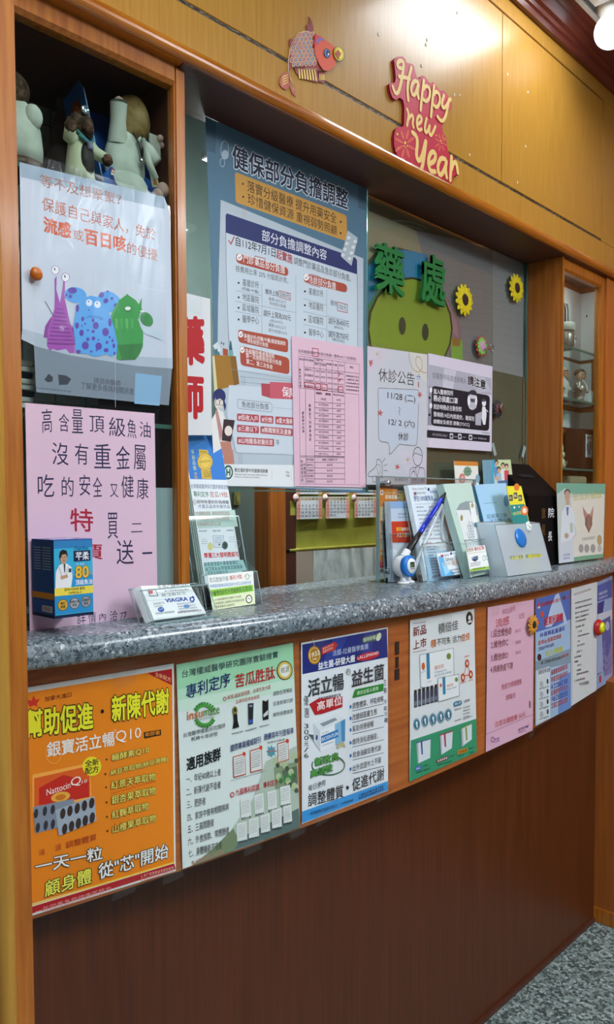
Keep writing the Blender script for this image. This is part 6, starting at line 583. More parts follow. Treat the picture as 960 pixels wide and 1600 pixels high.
('P','c8e0d4',[-28.5,231.8,113.2,237.3,106.1,5.5,-1.1,1.6]),('P','98a4a8',[7,167.9,30.2,182.8,63.1,189.4,99.7,188.7,116.7,171.5,114.1,152.8,5.6,154.5]),('P','e8ecec',[6.6,167,69.8,167,81.3,110.5,122.2,90.5,117.7,74.7,15.9,74.5]),('P','f2f4f4',[79.7,185.7,106.5,187.2,96.3,113,87.8,98,63.7,92.8]),('C','8a949a',1.8,76.6,113.7,43.4,-1.4,-12.7,-26.9,14,20,170),
('E','98904a',22.9,147.3,5.8,-0.1,-3.6,-7.7),('E','a8a068',91.8,178.5,6.2,0,-3.2,-6.8),('T','國',41.9,124.7,47.2,124.5,4.6,'5a6470',0),('T','寶',41.2,118.9,46.5,118.8,4.5,'5a6470',0),('T','頂',40.5,113.2,45.9,113,4.6,'5a6470',0),('T','級',39.8,107.5,45.2,107.3,4.5,'5a6470',0),('T','保',39.2,101.7,44.5,101.5,4.6,'5a6470',0),('T','健',38.5,96,43.8,95.8,4.5,'5a6470',0),
('T','國',52.6,132.2,58,132,5.8,'5a6470',0),('T','寶',51.2,124.9,56.6,124.7,5.8,'5a6470',0),('T','頂',49.8,117.6,55.2,117.5,5.8,'5a6470',0),('T','級',48.4,110.4,53.8,110.2,5.7,'5a6470',0),('T','保',47.1,103.1,52.4,102.9,5.8,'5a6470',0),('T','健',45.7,95.9,51.1,95.7,5.7,'5a6470',0),('T','國',56.2,124.3,61.6,124.2,4.6,'5a6470',0),('T','寶',55.5,118.5,60.9,118.4,4.6,'5a6470',0),
('T','頂',54.8,112.7,60.2,112.6,4.5,'5a6470',0),('T','級',54.1,107,59.5,106.8,4.6,'5a6470',0),('T','保',53.4,101.2,58.8,101,4.6,'5a6470',0),('T','健',52.8,95.5,58.2,95.3,4.5,'5a6470',0),('T','國',67,131.8,72.5,131.7,5.8,'5a6470',0),('T','寶',65.6,124.5,71.1,124.4,5.8,'5a6470',0),('T','頂',64.2,117.2,69.7,117,5.8,'5a6470',0),('T','級',62.8,109.9,68.3,109.7,5.8,'5a6470',0),
('T','保',61.4,102.6,66.9,102.4,5.8,'5a6470',0),('T','健',60,95.4,65.5,95.2,5.7,'5a6470',0),('P','7aa0a8',[74.9,133.5,97.5,134,94.7,122.9,73.3,122.3]),]),
'mintcard':(('plane',(1.6151,-0.0488,1.1843),(0.998,0.0631,0.0),(-0.0162,0.2569,0.9663)),[
('P','f4f4f0',[-19.8,71.2,76.5,73.9,72.2,14,-26.8,13.9]),('T','愛健美',-20,60.8,14.6,61.9,9.2,'a08060',0.01),('T','專利紅麴',19,61.1,68,62.8,9.9,'c04838',0.015),('L','c8b8a0',0.9,[-21.6,57.4,73.6,57.7]),('P','2c4c78',[-4.6,46.3,10.6,48.3,27.9,49.4,26.5,41.5,10.5,35.8,-2.2,38.9]),('T','Bonus',-1.9,43.2,23.9,43.8,3.4,'d8e4f0',0),('D',-16.7,30.5,34.3,31.3,3.1,'506078',9),
('D',-17.9,25.4,31.8,26.2,3.1,'506078',9),('P','98c83c',[-23.9,20,72.5,20.9,71.3,14.7,-25.4,14.4]),('D',-10.3,16.8,52.3,17.7,4,'3c5a1c',9),('C','608878',1.4,56,41.9,6,-0.3,-2.8,-5.8,20,0,360),('C','608878',1.4,72.6,42.8,6.1,-0.4,-2.9,-5.9,20,0,360),]),
'ltblue':(('plane',(1.7664,-0.0147,1.18),(0.9961,-0.0883,0.0),(0.0261,0.2942,0.9554)),[
('P','a8d0ee',[-1.3,235.8,140.7,242.9,118.5,1.6,-0.1,1.6]),('T','認識第三類',17.4,143.8,107.7,147.3,11.7,'34506a',0),('T','法定傳染病',22.9,131.3,119.4,133.5,11.6,'34506a',0),('L','6a8ea8',1.2,[18,185.2,76,187.5]),('E','5a90c8',121.6,192.1,12.7,0,-7.2,-17.1),('E','d8c8c0',10.5,71.1,14.3,-0.5,-6.4,-15.9),('E','a87878',9.2,74.4,5.8,-0.2,-2.3,-5.5),('E','8c5c60',13.3,64.9,5.2,-0.2,-2.3,-5.5),]),
'yellow':(('plane',(1.8301,-0.0479,1.18),(0.9965,-0.083,0.0),(0.017,0.2042,0.9788)),[
('P','f0e23c',[-0,226.7,68.3,227.5,87.5,1.5,8.9,1.5]),('P','2a8c88',[0.5,176.4,68,179,75.2,131.4,77.8,57.2,8.7,52.2,0.3,128.8]),('E','e88038',46,224.4,12.8,0.1,-3,-10),('E','e87838',63.4,161.2,17.2,-0.1,-4,-13.1),('E','f4e8dc',63.4,161.2,9.3,-0.1,-2.3,-7.4),('P','30302c',[3.9,202.4,20.9,203.6,17.6,187.7,1.5,186.9]),('T','就',3.8,190.2,15.8,191,8.9,'f0ead0',0),
('P','30302c',[26.5,208.6,43.8,209.9,40.4,193.9,24.1,193]),('T','醫',26.4,196.3,38.6,197.1,9.1,'f0ead0',0),('P','30302c',[45.8,202.5,63.3,203.8,59.9,187.7,43.3,186.9]),('T','趣',45.7,190.2,58,191,9,'f0ead0',0),('T','健保',6.2,148.8,21.9,150.2,8.1,'c8e060',0),('T','口罩醫',14.5,148.7,45.5,151.6,9,'f0e060',0),('E','f0f4f4',19.3,169.8,4.2,0,-1,-3.3),('E','f0f4f4',40.8,171.3,2.8,0,-0.6,-2.1),]),
'acryltext':(('plane',(1.6951,-0.0853,1.1806),(0.9999,-0.014,0.0),(0.004,0.285,0.9585)),[
('P','d8dc90',[36.2,48.5,98,48.4,95.3,39.8,33.6,40.2]),('T','優惠大量藥',31.9,41,95.6,40.6,9.2,'3a4038',0),('P','e4dc50',[116.3,48.2,189.8,47.7,187.6,40.5,113.9,40.4]),('T','關心您的健康',111.3,41.3,186.8,40.5,8.7,'48502c',0),]),
'germs':(('plane',(1.7333,0.0905,1.4672),(1.0,0.0,0.0),(0.0,0.04,0.9992)),[
('P','f4f0e8',[-3.7,-0.6,111.2,1.3,128.4,-285.9,16.7,-285.9]),('P','e08c38',[-3.7,-0.6,111.2,1.3,114.2,-9.9,-1,-11.9]),('E','8cb090',59.3,-25.8,18.8,0.5,-0.7,-12.6),('E','c8d8c4',60.9,-27.3,10.6,0.3,-0.3,-7),('P','7a9c80',[60,-11.9,66.5,-15.3,75.3,-15.5,75.7,-21.1,81.3,-25.2,75.3,-29.6,74.2,-35.3,65.4,-35.9,58.5,-39.7,52.1,-36.2,43.4,-36,43,-30.4,37.6,-26.3,43.5,-22,44.5,-16.4,53.2,-15.7]),
('E','d88078',32.2,-45.3,15,0.3,-0.7,-13.7),('E','f0c8c0',33.3,-46.8,8.6,0.2,-0.4,-8.1),('E','98b8c8',108.7,-43.8,12.1,0.3,-0.7,-11.5),('P','d82848',[75.1,-57.1,88.8,-55.9,83.6,-64.9,73,-64.4]),('E','303838',55.2,-25.9,1.7,0.1,-0.1,-1.6),('E','303838',65.1,-25.6,1.8,0,-0.1,-1.6),('E','303838',29.5,-43.7,1.7,0,-0.1,-1.6),('E','303838',36.9,-44.2,1.7,0,-0.1,-1.6),]),
'family':(('plane',(1.8688,0.064,1.4744),(1.0,0.0,0.0),(0.0,0.03,0.9996)),[
('P','e8e2d8',[-0.5,-1.2,103.4,3.5,129.5,-293,19.5,-293]),('P','4ab0d4',[-0.5,-1.2,25,-0.3,11.3,-42.8,16,-65.4,2.5,-65.6]),('P','cfe0b0',[25,-0.3,103.4,3.5,114.1,-49,31.4,-42.3]),('E','3a2820',26.3,-6.8,10.5,0.3,-0.3,-7.5),('E','d8a888',26.2,-10.2,8,0.3,-0.3,-6.2),('P','6a9cc8',[13,-18.8,37.2,-17.3,40.8,-48.3,15,-50.1]),('E','3a2820',61,-13.2,10.8,0.4,-0.3,-7.5),
('E','e0b898',60.9,-16.5,8.3,0.2,-0.3,-6.3),('P','f0eee8',[47.4,-25.3,72.2,-23.7,75.9,-55.2,49.5,-56.9]),('E','3a2820',80,-15.5,10.9,0.3,-0.3,-7.6),('E','e4b8a0',79.8,-18.9,8.4,0.3,-0.2,-6.3),('P','d85868',[66.2,-27.7,91.3,-26.2,95.1,-57.8,68.3,-59.6]),('E','3a2820',38.5,-25.1,10.6,0.3,-0.3,-7.5),('E','e0b090',38.4,-28.4,8.1,0.2,-0.3,-6.3),
('P','a8c8e4',[25.1,-37.1,49.5,-35.7,53.2,-66.9,27.1,-68.5]),('E','e0b898',27,-49.9,11.4,0.3,-0.2,-5.8),('P','5878a0',[30.8,-56.8,122.6,-51,128.7,-70.1,34.3,-71.3]),]),
'drflyer':(('flat',-0.012),[
('P','d0d8d0',[2094.8,1413.7,2426.2,1416,2418.2,1185.3,2114.1,1185.2]),('P','7cb8a0',[2094.8,1413.7,2426.2,1416,2423.7,1384.4,2197.6,1383.1,2147.8,1399.6,2100.2,1382.6]),('P','7cae8c',[2202.2,1196.7,2417.7,1202.1,2418.2,1185.3,2172.5,1184.9]),('P','ece6d8',[2187.9,1372,2417.9,1384.3,2415.6,1197.4,2204.2,1198.9]),('P','dce0e8',[2130,1330.2,2149.2,1338.8,2199.1,1325,2210.6,1185,2116,1185.1]),
('E','3c3c40',2162.8,1386.5,19.8,0.1,0.2,-10.6),('E','d0a890',2163,1377.7,16.8,0,0.3,-15.1),('P','d0a890',[2156.4,1365.3,2176.1,1365.3,2176.5,1351,2154.8,1351.1]),('P','e8ecf2',[2128.1,1330.3,2153.8,1349.8,2176.5,1351,2209.1,1329.3,2222.2,1293,2211,1252.7,2124.3,1242.6]),('P','5a78a8',[2156.9,1345.4,2172.6,1345.3,2169.3,1320.9,2161.4,1321]),
('L','b8c0cc',3,[2209.9,1293.3,2222.9,1265.9,2200.8,1253.1]),('E','d0a890',2160.8,1262.5,13.8,-0.5,0.2,-8),('T','苦瓜好胜肽',2198.1,1363,2403.4,1372.4,19.3,'c8c060',0.01),('P','c8ccb8',[2181.7,1298.4,2199.7,1298.9,2202.4,1271,2184.4,1270.7]),('D',2140.6,1204.4,2183.9,1205.3,5.3,'3858a0',4),('D',2142.8,1194.2,2184.2,1194.6,5.3,'3858a0',4),
('P','8c6a5c',[2284,1319.3,2330.3,1318.6,2334.3,1290.5,2310,1265.5,2282.6,1291.7]),('P','a87c6c',[2297.7,1323.7,2317.1,1323.4,2320.4,1281.5,2304.3,1277.3]),('P','c89080',[2265.3,1347,2297.7,1323.7,2282.2,1305.5,2271.1,1324]),('P','c89080',[2340.3,1348.9,2319.2,1323.4,2333.9,1304.5,2337.8,1323.2]),('E','a8a4a0',2258.1,1221.3,16.8,-0.8,0.3,-12.9),('E','a8a4a0',2297.3,1219.5,17.3,-0.7,0.4,-13),
('E','a8a4a0',2340.8,1217.6,17.7,-0.8,0.3,-13.2),('E','c0a878',2388,1241.7,18.2,-0.7,0.5,-16.2),('E','c8c4bc',2388.8,1215.4,15.9,-0.7,0.3,-11.4),('D',2262.8,1244,2354.3,1246.7,8.4,'a8a49c',7),]),
}
# ------------------------------------------------------------------ materials
header_wood = noise_mat('honey_veneer', ['aa782e', 'b48234', 'ba8a3a'], (26, 26, 1.3), 7, 5, .32, .35, .02, coat=.1)
frame_wood = noise_mat('orange_wood', ['9a5410', 'b0661a', 'bc7424'], (22, 22, 1.2), 6, 5, .35, .5, .03, coat=.15)
lip_wood = noise_mat('polished_lip_wood', ['9a5410', 'b0661a', 'bc7424'], (1.2, 22, 22), 6, 5, .2, .5, .0, coat=.7)
brown_wood = noise_mat('cherry_laminate', ['9a5226', 'aa5e2a', 'b86a34'], (.9, 20, 20), 5, 6, .42, .45, .02)
side_wood = noise_mat('amber_wood', ['a25a1e', 'b06424', 'bc7230'], (18, 18, .8), 5, 5, .38, .5, .02)
low_wood = noise_mat('dark_cherry_laminate', ['4e240c', '58290e', '602f11'], (24, 24, .8), 5, 6, .42, .45, .02)
return_wood = noise_mat('russet_laminate', ['96521e', 'a25a22', 'ac6228'], (18, 18, .8), 5, 5, .5, .3)
dark_wood = noise_mat('dark_walnut', ['4a281c', '583022'], (20, 20, 1), 6, 4, .45)
crown_wood = noise_mat('mahogany_gloss', ['602820', '6e322a', '783c32'], (1.2, 20, 20), 5, 4, .28, .5, coat=.3)
granite = speckle_mat('speckled_stone_laminate', ('707e86', '8c9aa2', '5a666e'), [(0, '06080c'), (.15, '323e46'), (.25, '6e7c84'), (.5, '8a969e'), (.8, '5c6870'), (.95, 'e0e6e6')], 250, .24, 0, 1.0)
terrazzo = speckle_mat('grey_green_terrazzo', ('7c8c8a', '8a9c98', '5e6e6c'), [(0, '0c1414'), (.2, '3a4846'), (.36, '90a09c'), (.66, '6c7c7a'), (.9, 'b4c2be')], 120, .4)
ceiling_m = noise_mat('mineral_fibre_ceiling', ['34383c', '6c7072', '767a7c'], (1, 1, 1), 90, 6, .9, .2, .2, pos=[.32, .42, .7])
white_metal = pmat('white_painted_metal', 'e8e8e4', .4)
wall_m = noise_mat('plain_cream_wall', ['c8c4b4', 'd0ccbe'], (1, 1, 1), 4, 3, .8, .2)
grey_panel = noise_mat('grey_green_board', ['5e6c66', '6a7872'], (2, 2, .6), 5, 4, .6, .3)
olive_board = noise_mat('olive_board', ['6e6656', '7a7262'], (1, 1, 1), 5, 4, .7, .2)
olive_cloth = noise_mat('olive_paper', ['a09e3c', 'b0ae48', 'bab852'], (1, 1, 1), 12, 5, .6, .3, .1)
lace = noise_mat('lace_curtain', ['a4aeaa', 'c8d0ca', 'dce2dc'], (1, 1, .4), 46, 5, .8, .2, .1)
groove_m = noise_mat('chipped_groove', ['0c0a08', '2a2018', '80786c', 'b8b0a4'], (1, 1, 6), 80, 3, .5, .4, pos=[.3, .5, .62, .72])
groove_dark = pmat('dark_groove', '2a1a0c', .6)
tile_m = pmat('grey_tile_back', 'b0b8bc', .4); 
glass = clear_mat('window_glass', 'f2f8f5', .05, .02)
acrylic = clear_mat('clear_acrylic', 'fcfefe', .05, .03)
acrylic_edge = clear_mat('acrylic_edge', 'd0e4e4', .16, .12, opacity=.35, body='c4dcdc')
frost = clear_mat('frosted_acrylic', 'f4f8fa', .06, .25, opacity=.42, body='e6f2fa')
glass_edge = clear_mat('green_glass_edge', '9cc4b8', .12, .1, opacity=.55, body='6a9488')
sleeve_m = clear_mat('clear_plastic_sleeve', 'fcfefe', .03, .2, .35)
sleeve_soft = clear_mat('creased_plastic_sleeve', 'fafcfd', .03, .2, .7, opacity=.01, body='dfe6ec', nscale=14)
MATS['clear_tape'] = clear_mat('clear_tape', 'fefefc', .05, .2, .4, opacity=.02, body='d8dcd4')
frosted_tape = clear_mat('frosted_tape', 'e8eeee', .05, .4, opacity=.6, body='b8c8c8')
chrome = pmat('chrome', 'c8ccd0', .18, .5, 1); dull_metal = pmat('dark_nickel', '5a6068', .3, .5, 1)
black_box = noise_mat('black_card', ['08090b', '0c0d10'], (1, 1, 1), 30, 4, .55, .15)
black_p = pmat('black_plastic', '101114', .35); white_p = pmat('white_plastic', 'eef2f4', .28, .5)
blue_p = pmat('blue_plastic', '1a7ad0', .3); pen_blue = pmat('pen_blue_metallic', '2038c0', .22, .5, .35)
cream = noise_mat('cream_plush', ['c0c4b8', 'd4d8cc', 'e0e4d8'], (1, 1, 1), 30, 5, .95, .1, .4)
tan_fur = noise_mat('tan_fur', ['70542e', '94764a', 'b09468'], (1, 1, 1), 40, 6, .95, .1, .8)
pink_p = pmat('dusty_pink_plush', 'c09c92', .8); dark_fur = noise_mat('dark_curly_fur', ['1c120c', '4a3424', '7a6250'], (1, 1, 1), 110, 4, .8, .3, 1)
choc = pmat('chocolate_brown', '281a18', .6); coat_w = pmat('ivory_coat', 'd8d8b8', .5); teal_p = pmat('teal_cloth', '4a8a8c', .6)
toy_blue = pmat('toy_box_blue', '2c68c0', .35); brown_base = pmat('brown_base', '5a3a28', .5)
silver_fig = pmat('silver_paint', 'a09890', .3, .5, .6); fig_grey = pmat('grey_paint', '6c7478', .5); fig_red = pmat('maroon_hair', '5c2a2c', .5)
fig_skin = pmat('skin_paint', 'c8a088', .5); card_white = pmat('white_card', 'ecf2f4', .55); pale_green = pmat('pale_green_china', 'c8d0b0', .35)
lamp_m = emit_mat('lamp_diffuser', (1, .98, .95), 9.0)

# ------------------------------------------------------------------ structure
XR = 2.54
structure(MB().box((-1.6, -4.2, -.08), (XR+.1, 1.3, 0), terrazzo), 'floor')
structure(MB().box((-1.6, -4.2, 2.70), (XR+.1, 1.3, 2.76), ceiling_m), 'ceiling')
structure(MB().box((XR, -1.6, 0), (XR+.1, 1.3, 2.70), side_wood), 'wall_right')
structure(MB().box((2.447, -1.6, 0), (XR, .03, .79), return_wood), 'trim_3')
structure(MB().box((2.441, -1.6, 0), (2.447, .017, .05), frame_wood, .002), 'baseboard_right')
structure(MB().box((.3, 1.2, 0), (XR, 1.3, 2.70), wall_m), 'wall_back')
# left pilaster with a rounded bead on its inner edge
pl = MB().box((-1.5, -.235, 0), (.372, .3, 2.70), frame_wood, .004)
structure(pl, 'wall_left')
bd = MB().box((.366, -.243, 0), (.4, .02, 2.70), frame_wood, .008, seg=3)
bd.lathe((.366, -.24, 0), [(.011, 0), (.011, 2.70)], header_wood, 12)
structure(bd, 'trim_1')
# header above the counter: separate boards with open joints, a rounded lip below
hd = empty('wall_front', (1.4, 0, 2.07), None, None); hd['kind'] = 'structure'
MB().box((.36, .006, 2.085), (XR, .1, 2.70), groove_dark).build('header_backing', hd)
hb = MB()
hb.box((.36, 0, 2.092), (XR, .012, 2.1605), header_wood, .0012)
hb.box((.36, 0, 2.5855), (XR, .012, 2.64), header_wood, .0012)
hb.box((2.4045, 0, 2.1605), (XR, .012, 2.5855), header_wood, .0012)
hb.build('header_border', hd)
MB().box((.36, 0, 2.1665), (1.8005, .012, 2.5815), header_wood, .0012).build('header_board', hd)
MB().box((1.801, -.0004, 2.1665), (2.4, .012, 2.5815), header_wood, .0012).build('header_board', hd)
MB().box((.36, .0015, 2.1605), (2.402, .006, 2.1665), groove_m).build('groove_strip', hd)
lip = MB(); prof = [(.12, 2.066), (-.004, 2.066)]+[(-.004-.010*math.sin(math.pi*i/10), 2.066+.013*(1-math.cos(math.pi*i/10))) for i in range(1, 10)]+[(-.004, 2.092), (.12, 2.092)]
lip.prism(prof, 0, .36, XR, lip_wood); lip.build('header_lip', hd)
MB().box((.8, -.003, 2.0645), (XR, .125, 2.0665), dark_wood).build('soffit_board', hd)
# crown moulding
cp = [(.03, 2.628), (-.012, 2.628), (-.016, 2.640), (-.022, 2.643), (-.025, 2.652), (-.034, 2.656), (-.046, 2.676), (-.052, 2.680), (-.058, 2.690), (-.068, 2.694), (-.07, 2.70), (.03, 2.70)]
structure(MB().prism(cp, 0, .36, XR, crown_wood), 'trim_2')
structure(MB().box((.36, -.084, 2.692), (XR, -.0705, 2.70), white_metal, .001), 'trim_4')
# counter: front below, bowed apron, bowed worktop
cb = empty('counter_base', (1.4, .02, 0), 'dark cherry wood counter front with bowed band of posters along its top', 'counter')
MB().box((.36, .017, 0), (2.447, .05, 1.142), low_wood).build('lower_panel', cb)
MB().box((.36, .009, 0), (2.447, .017, .012), dark_wood).build('kick_line', cb)
ap = [(.36, .016)]+[(x, arc_y(x)) for x in [.36+(XR-.001-.36)*i/48 for i in range(49)]]+[(XR-.001, .016)]
MB().prism(ap, 2, .79, 1.143, brown_wood).build('apron_panel', cb)
def ctop_y(x): return 6.20-math.sqrt(6.342**2-(x-1.388)**2)
ct = MB(); n = 60; xs = [.36+(XR-.0005-.36)*i/n for i in range(n+1)]
pr = [(.19, 1.142), (.012, 1.142), (.004, 1.144), (.0005, 1.150), (0, 1.160), (.001, 1.168), (.005, 1.175), (.012, 1.179), (.022, 1.180)]
vs = []; fs = []
for x in xs:
    y0 = ctop_y(x)
    for k, (dy, z) in enumerate(pr): vs.append((x, .187 if k == 0 else y0+dy, z))
    vs.append((x, .187, 1.180))
k = len(pr)+1
for i in range(n):
    for j in range(k): fs.append((i*k+j, i*k+(j+1) % k, (i+1)*k+(j+1) % k, (i+1)*k+j))
fs += [tuple(range(k)), tuple(range(n*k+k-1, n*k-1, -1))]
ct.add(vs, fs, granite, True)
o = ct.build('countertop', None, (1.4, 0, 1.142)); tag(o, 'grey speckled stone-look countertop with rounded bowed front edge', 'countertop')
o.data.set_sharp_from_angle(angle=math.radians(50))

# ------------------------------------------------------------------ left display cabinet
lc = empty('display_cabinet', (.6, .1, 1.18), 'tall narrow display cabinet at left with orange wood frame, toys on its top shelf', 'cabinet')
MB().box((.793, .012, 1.18), (.8152, .034, 2.066), frame_wood, .003).build('post', lc)
MB().prism([(.012, 2.04), (.012, 2.066), (.034, 2.066), (.034, 2.034), (.018, 2.034)], 0, .4, .793, frame_wood).build('top_rail', lc)
bk = MB().box((.4, .26, 1.181), (.797, .27, 2.066), tile_m)
for x in (.47, .53, .59, .65, .71, .77): bk.box((x-.0008, .2585, 1.181), (x+.0008, .2602, 2.066), fig_grey)
for z in [1.24+.06*i for i in range(14)]: bk.box((.4, .2585, z-.0008), (.797, .2602, z+.0008), fig_grey)
bk.build('back_panel', lc)
MB().box((.797, .034, 1.181), (.813, .27, 2.066), dark_wood).build('side_panel', lc)
MB().box((.4, .034, 2.05), (.797, .26, 2.066), dark_wood).build('top_panel', lc)
for z in (1.84, 1.49): tag(MB().box((.4, .032, z-.007), (.796, .255, z), glass).box((.4, .03, z-.007), (.796, .0322, z), glass_edge).build('glass_shelf', lc), 'green edged glass shelf')
MB().box((.66, .03, 1.181), (.796, .036, 1.386), frost).build('lower_screen', lc)
tag(MB().box((.4, .021, 1.181), (.792, .025, 2.036), glass).build('glass_pane', lc), 'clear glass front pane')
MB().box((.4, .017, 1.1805), (.792, .03, 1.186), dull_metal, .001).build('glass_channel', lc)
for i in range(9):
    z = 1.4905+.0088*i
    tag(MB().box((.47+.002*(i % 3), .05, z), (.56+.003*(i % 2), .14, z+.0072), card_white if i % 3 else black_box, .0008).build('stacked_booklet', None, (.51, .09, z)),
        'thin booklet in the dim stack on the shelf behind the flu poster', 'booklet', 'booklets behind the flu poster')

# ------------------------------------------------------------------ right display cabinet (shallow)
rc = empty('display_cabinet', (2.35, .06, 1.18), 'narrow shallow display cabinet at far right with small figurines on glass shelves', 'cabinet')
MB().box((2.163, .012, 1.18), (2.178, .125, 2.066), side_wood, .002).build('side_panel', rc)
MB().box((2.163, .008, 1.18), (2.1725, .013, 2.066), frame_wood, .001).build('edge_strip', rc)
MB().box((2.434, .012, 1.18), (2.462, .034, 2.066), frame_wood, .003).build('stile', rc)
MB().box((2.462, .006, 1.18), (XR, .034, 2.066), side_wood).build('filler_board', rc)
MB().prism([(.012, 2.036), (.012, 2.066), (.034, 2.066), (.034, 2.03), (.018, 2.03)], 0, 2.178, 2.434, frame_wood).build('top_rail', rc)
MB().box((2.178, .125, 1.181), (XR-.001, .135, 2.066), brown_wood).build('back_panel', rc)
MB().box((XR-.008, .034, 1.181), (XR-.001, .125, 2.066), brown_wood).build('inner_side', rc)
for z in (1.825, 1.672, 1.462): tag(MB().box((2.179, .032, z-.006), (XR-.009, .124, z), glass).box((2.179, .03, z-.006), (XR-.009, .0322, z), glass_edge).build('glass_shelf', rc), 'green edged glass shelf')
tag(MB().box((2.1785, .021, 1.181), (2.434, .025, 2.034), glass).build('glass_pane', rc), 'clear glass front pane')
wp = MB().box((2.18, .119, 1.826), (XR-.011, .1245, 2.045), card_white).box((XR-.0125, .036, 1.826), (XR-.0085, .1245, 2.045), card_white)
for y, z in ((.10, 1.97), (.072, 1.90)): wp.ball((XR-.0125, y, z), (.001, .0022, .0045), black_box, 8)
tag(wp.build('white_liner', None, (2.36, .12, 1.826)), 'blank white card lining the top compartment of the right cabinet', 'card')
tag(MB().box((2.18, .119, 1.673), (XR-.011, .1245, 1.815), card_white).box((XR-.0125, .082, 1.673), (XR-.0085, .1245, 1.815), card_white).build('white_liner', None, (2.36, .12, 1.673)), 'white card behind the middle shelf figurines of the right cabinet', 'card')
pp = MB().box((2.30, .117, 1.60), (XR-.012, .1185, 1.655), card_white).box((XR-.0125, .07, 1.598), (XR-.011, .1185, 1.655), card_white); pp.box((2.345, .1165, 1.52), (2.36, .1175, 1.60), card_white)
tag(pp.build('paper_strip', None, (2.42, .118, 1.6)), 'white paper strip pasted inside the right cabinet below the figurines', 'paper')
bf = empty('brown_box', (2.45, .08, 1.462), 'dark brown box with a small printed picture on the lowest shelf at right', 'box')
MB().box((2.405, .055, 1.4625), (2.525, .112, 1.592), dark_wood, .003).build('box_body', bf)
pc = MB().box((2.43, .0538, 1.502), (2.478, .0548, 1.575), card_white)
for x, z, a, b, c in [(2.443, 1.535, .007, .012, '8a8cb0'), (2.462, 1.54, .008, .014, 'b09090'), (2.453, 1.52, .012, .008, 'a0a0b8'), (2.454, 1.565, .018, .004, 'b0a8a0')]:
    pc.box((x-a, .0532, z-b), (x+a, .0539, z+b), pmat('picture_'+c, c, .5), .0006)
pc.build('picture', bf)
tag(MB().box((2.30, .045, 1.1805), (2.42, .115, 1.44), pmat('beige_carton', 'a89c7c', .7), .003).build('carton', None, (2.36, .08, 1.1805)), 'plain beige carton at the bottom of the right cabinet behind the plastic sheet', 'carton')
# jar lantern with a wire handle
jr = empty('lantern_jar', (2.315, .072, 1.825), 'small pale lantern jar with white lid and looped handle on top shelf', 'ornament')
MB().lathe((2.315, .072, 1.8255), [(0, 0), (.022, .001), (.027, .02), (.028, .045), (.025, .058), (0, .058)], silver_fig, 20).build('jar', jr)
MB().lathe((2.315, .072, 1.8835), [(.026, 0), (.0305, .001), (.0305, .02), (.028, .024), (0, .025)], pmat('white_lid', 'dfe6dc', .4), 20).build('lid', jr)
for dx in (-.012, .01):
    MB().tube([(2.315+dx-.008, .072, 1.905), (2.315+dx-.009, .072, 1.95), (2.315+dx-.006, .072, 1.968), (2.315+dx+.002, .072, 1.968), (2.315+dx+.007, .072, 1.95), (2.315+dx+.008, .072, 1.905)], .0016, black_p, 8).build('handle', jr)
MB().ball((2.342, .058, 1.855), (.008, .006, .012), white_p).ball((2.342, .056, 1.87), .006, white_p).ball((2.3445, .0512, 1.862), .002, black_p, 8).build('side_figure', jr)
def figurine(x, y, z, hgt, body, head, hair, label, arm=None):
    r = empty('figurine', (x, y, z), label, 'figurine', 'figurines on the middle shelf'); s = hgt/.095
    MB().lathe((x, y, z+.0003), [(0, 0), (.02*s, 0), (.021*s, .004*s), (.014*s, .006*s), (.015*s, .02*s), (.02*s, .036*s), (.018*s, .05*s), (.009*s, .062*s), (.006*s, .068*s), (0, .068*s)], body, 16).build('body', r)
    h = MB().ball((x, y, z+.079*s), (.0125*s, .012*s, .014*s), head, 14); h.ball((x-.004*s, y-.012*s, z+.078*s), .0022*s, head, 8)
    for q in (-.006, .001): h.ball((x+q*s-.002*s, y-.0112*s, z+.082*s), .0016*s, black_p, 8)
    h.build('head', r)
    MB().ball((x+.001, y+.003*s, z+.085*s), (.0145*s, .0125*s, .0125*s), hair, 14, jit=.06).build('hair', r)
    for q in (-1, 1):
        MB().tube([(x+q*.014*s, y, z+.055*s), (x+q*.024*s, y-.006*s, z+.04*s), (x+q*.016*s, y-.018*s, z+.03*s)], [.0055*s, .0048*s, .004*s], arm or body, 10).build('arm', r)
    return r
figurine(2.295, .07, 1.672, .1, pmat('white_coat_paint', 'c8ccc8', .5), fig_skin, pmat('pale_cap', 'c8c8b0', .5), 'pale figurine in a white cap at the left end of the middle shelf')
figurine(2.345, .085, 1.672, .1, fig_grey, fig_skin, fig_red, 'grey figurine with maroon hair second along the middle shelf')
figurine(2.395, .062, 1.672, .102, silver_fig, fig_skin, pmat('bronze_hair', '6a5440', .4, .5, .4), 'silvery dressed figurine in the middle of the figurine row')
figurine(2.44, .075, 1.672, .11, pmat('white_gown', 'ccd0d4', .4), fig_skin, pmat('brown_hair', '4a3428', .5), 'taller white gowned figurine standing behind the white block')
tag(MB().box((2.435, .04, 1.6725), (2.485, .06, 1.712), card_white, .003).box((2.45, .0392, 1.69), (2.456, .0401, 1.695), black_p).build('white_block', None, (2.46, .05, 1.672)), 'small white name block on the middle shelf at right', 'block')
gf = empty('figurine', (2.262, .06, 1.462), 'pale green china rabbit shaped figurine on the lowest shelf', 'figurine')
MB().lathe((2.262, .06, 1.4625), [(0, 0), (.016, 0), (.018, .01), (.014, .026), (.008, .034), (0, .035)], pale_green, 16).ball((2.262, .055, 1.503), (.011, .011, .012), pale_green).build('body', gf)
for q in (-.006, .005): MB().tube([(2.262+q, .056, 1.508), (2.262+q*1.4, .056, 1.525), (2.262+q*1.6, .057, 1.537)], [.003, .0042, .0015], pale_green, 8).build('ear', gf)
MB().ball((2.274, .045, 1.478), (.008, .004, .007), pmat('olive_dot', '6a6a40', .5)).build('plate', gf)
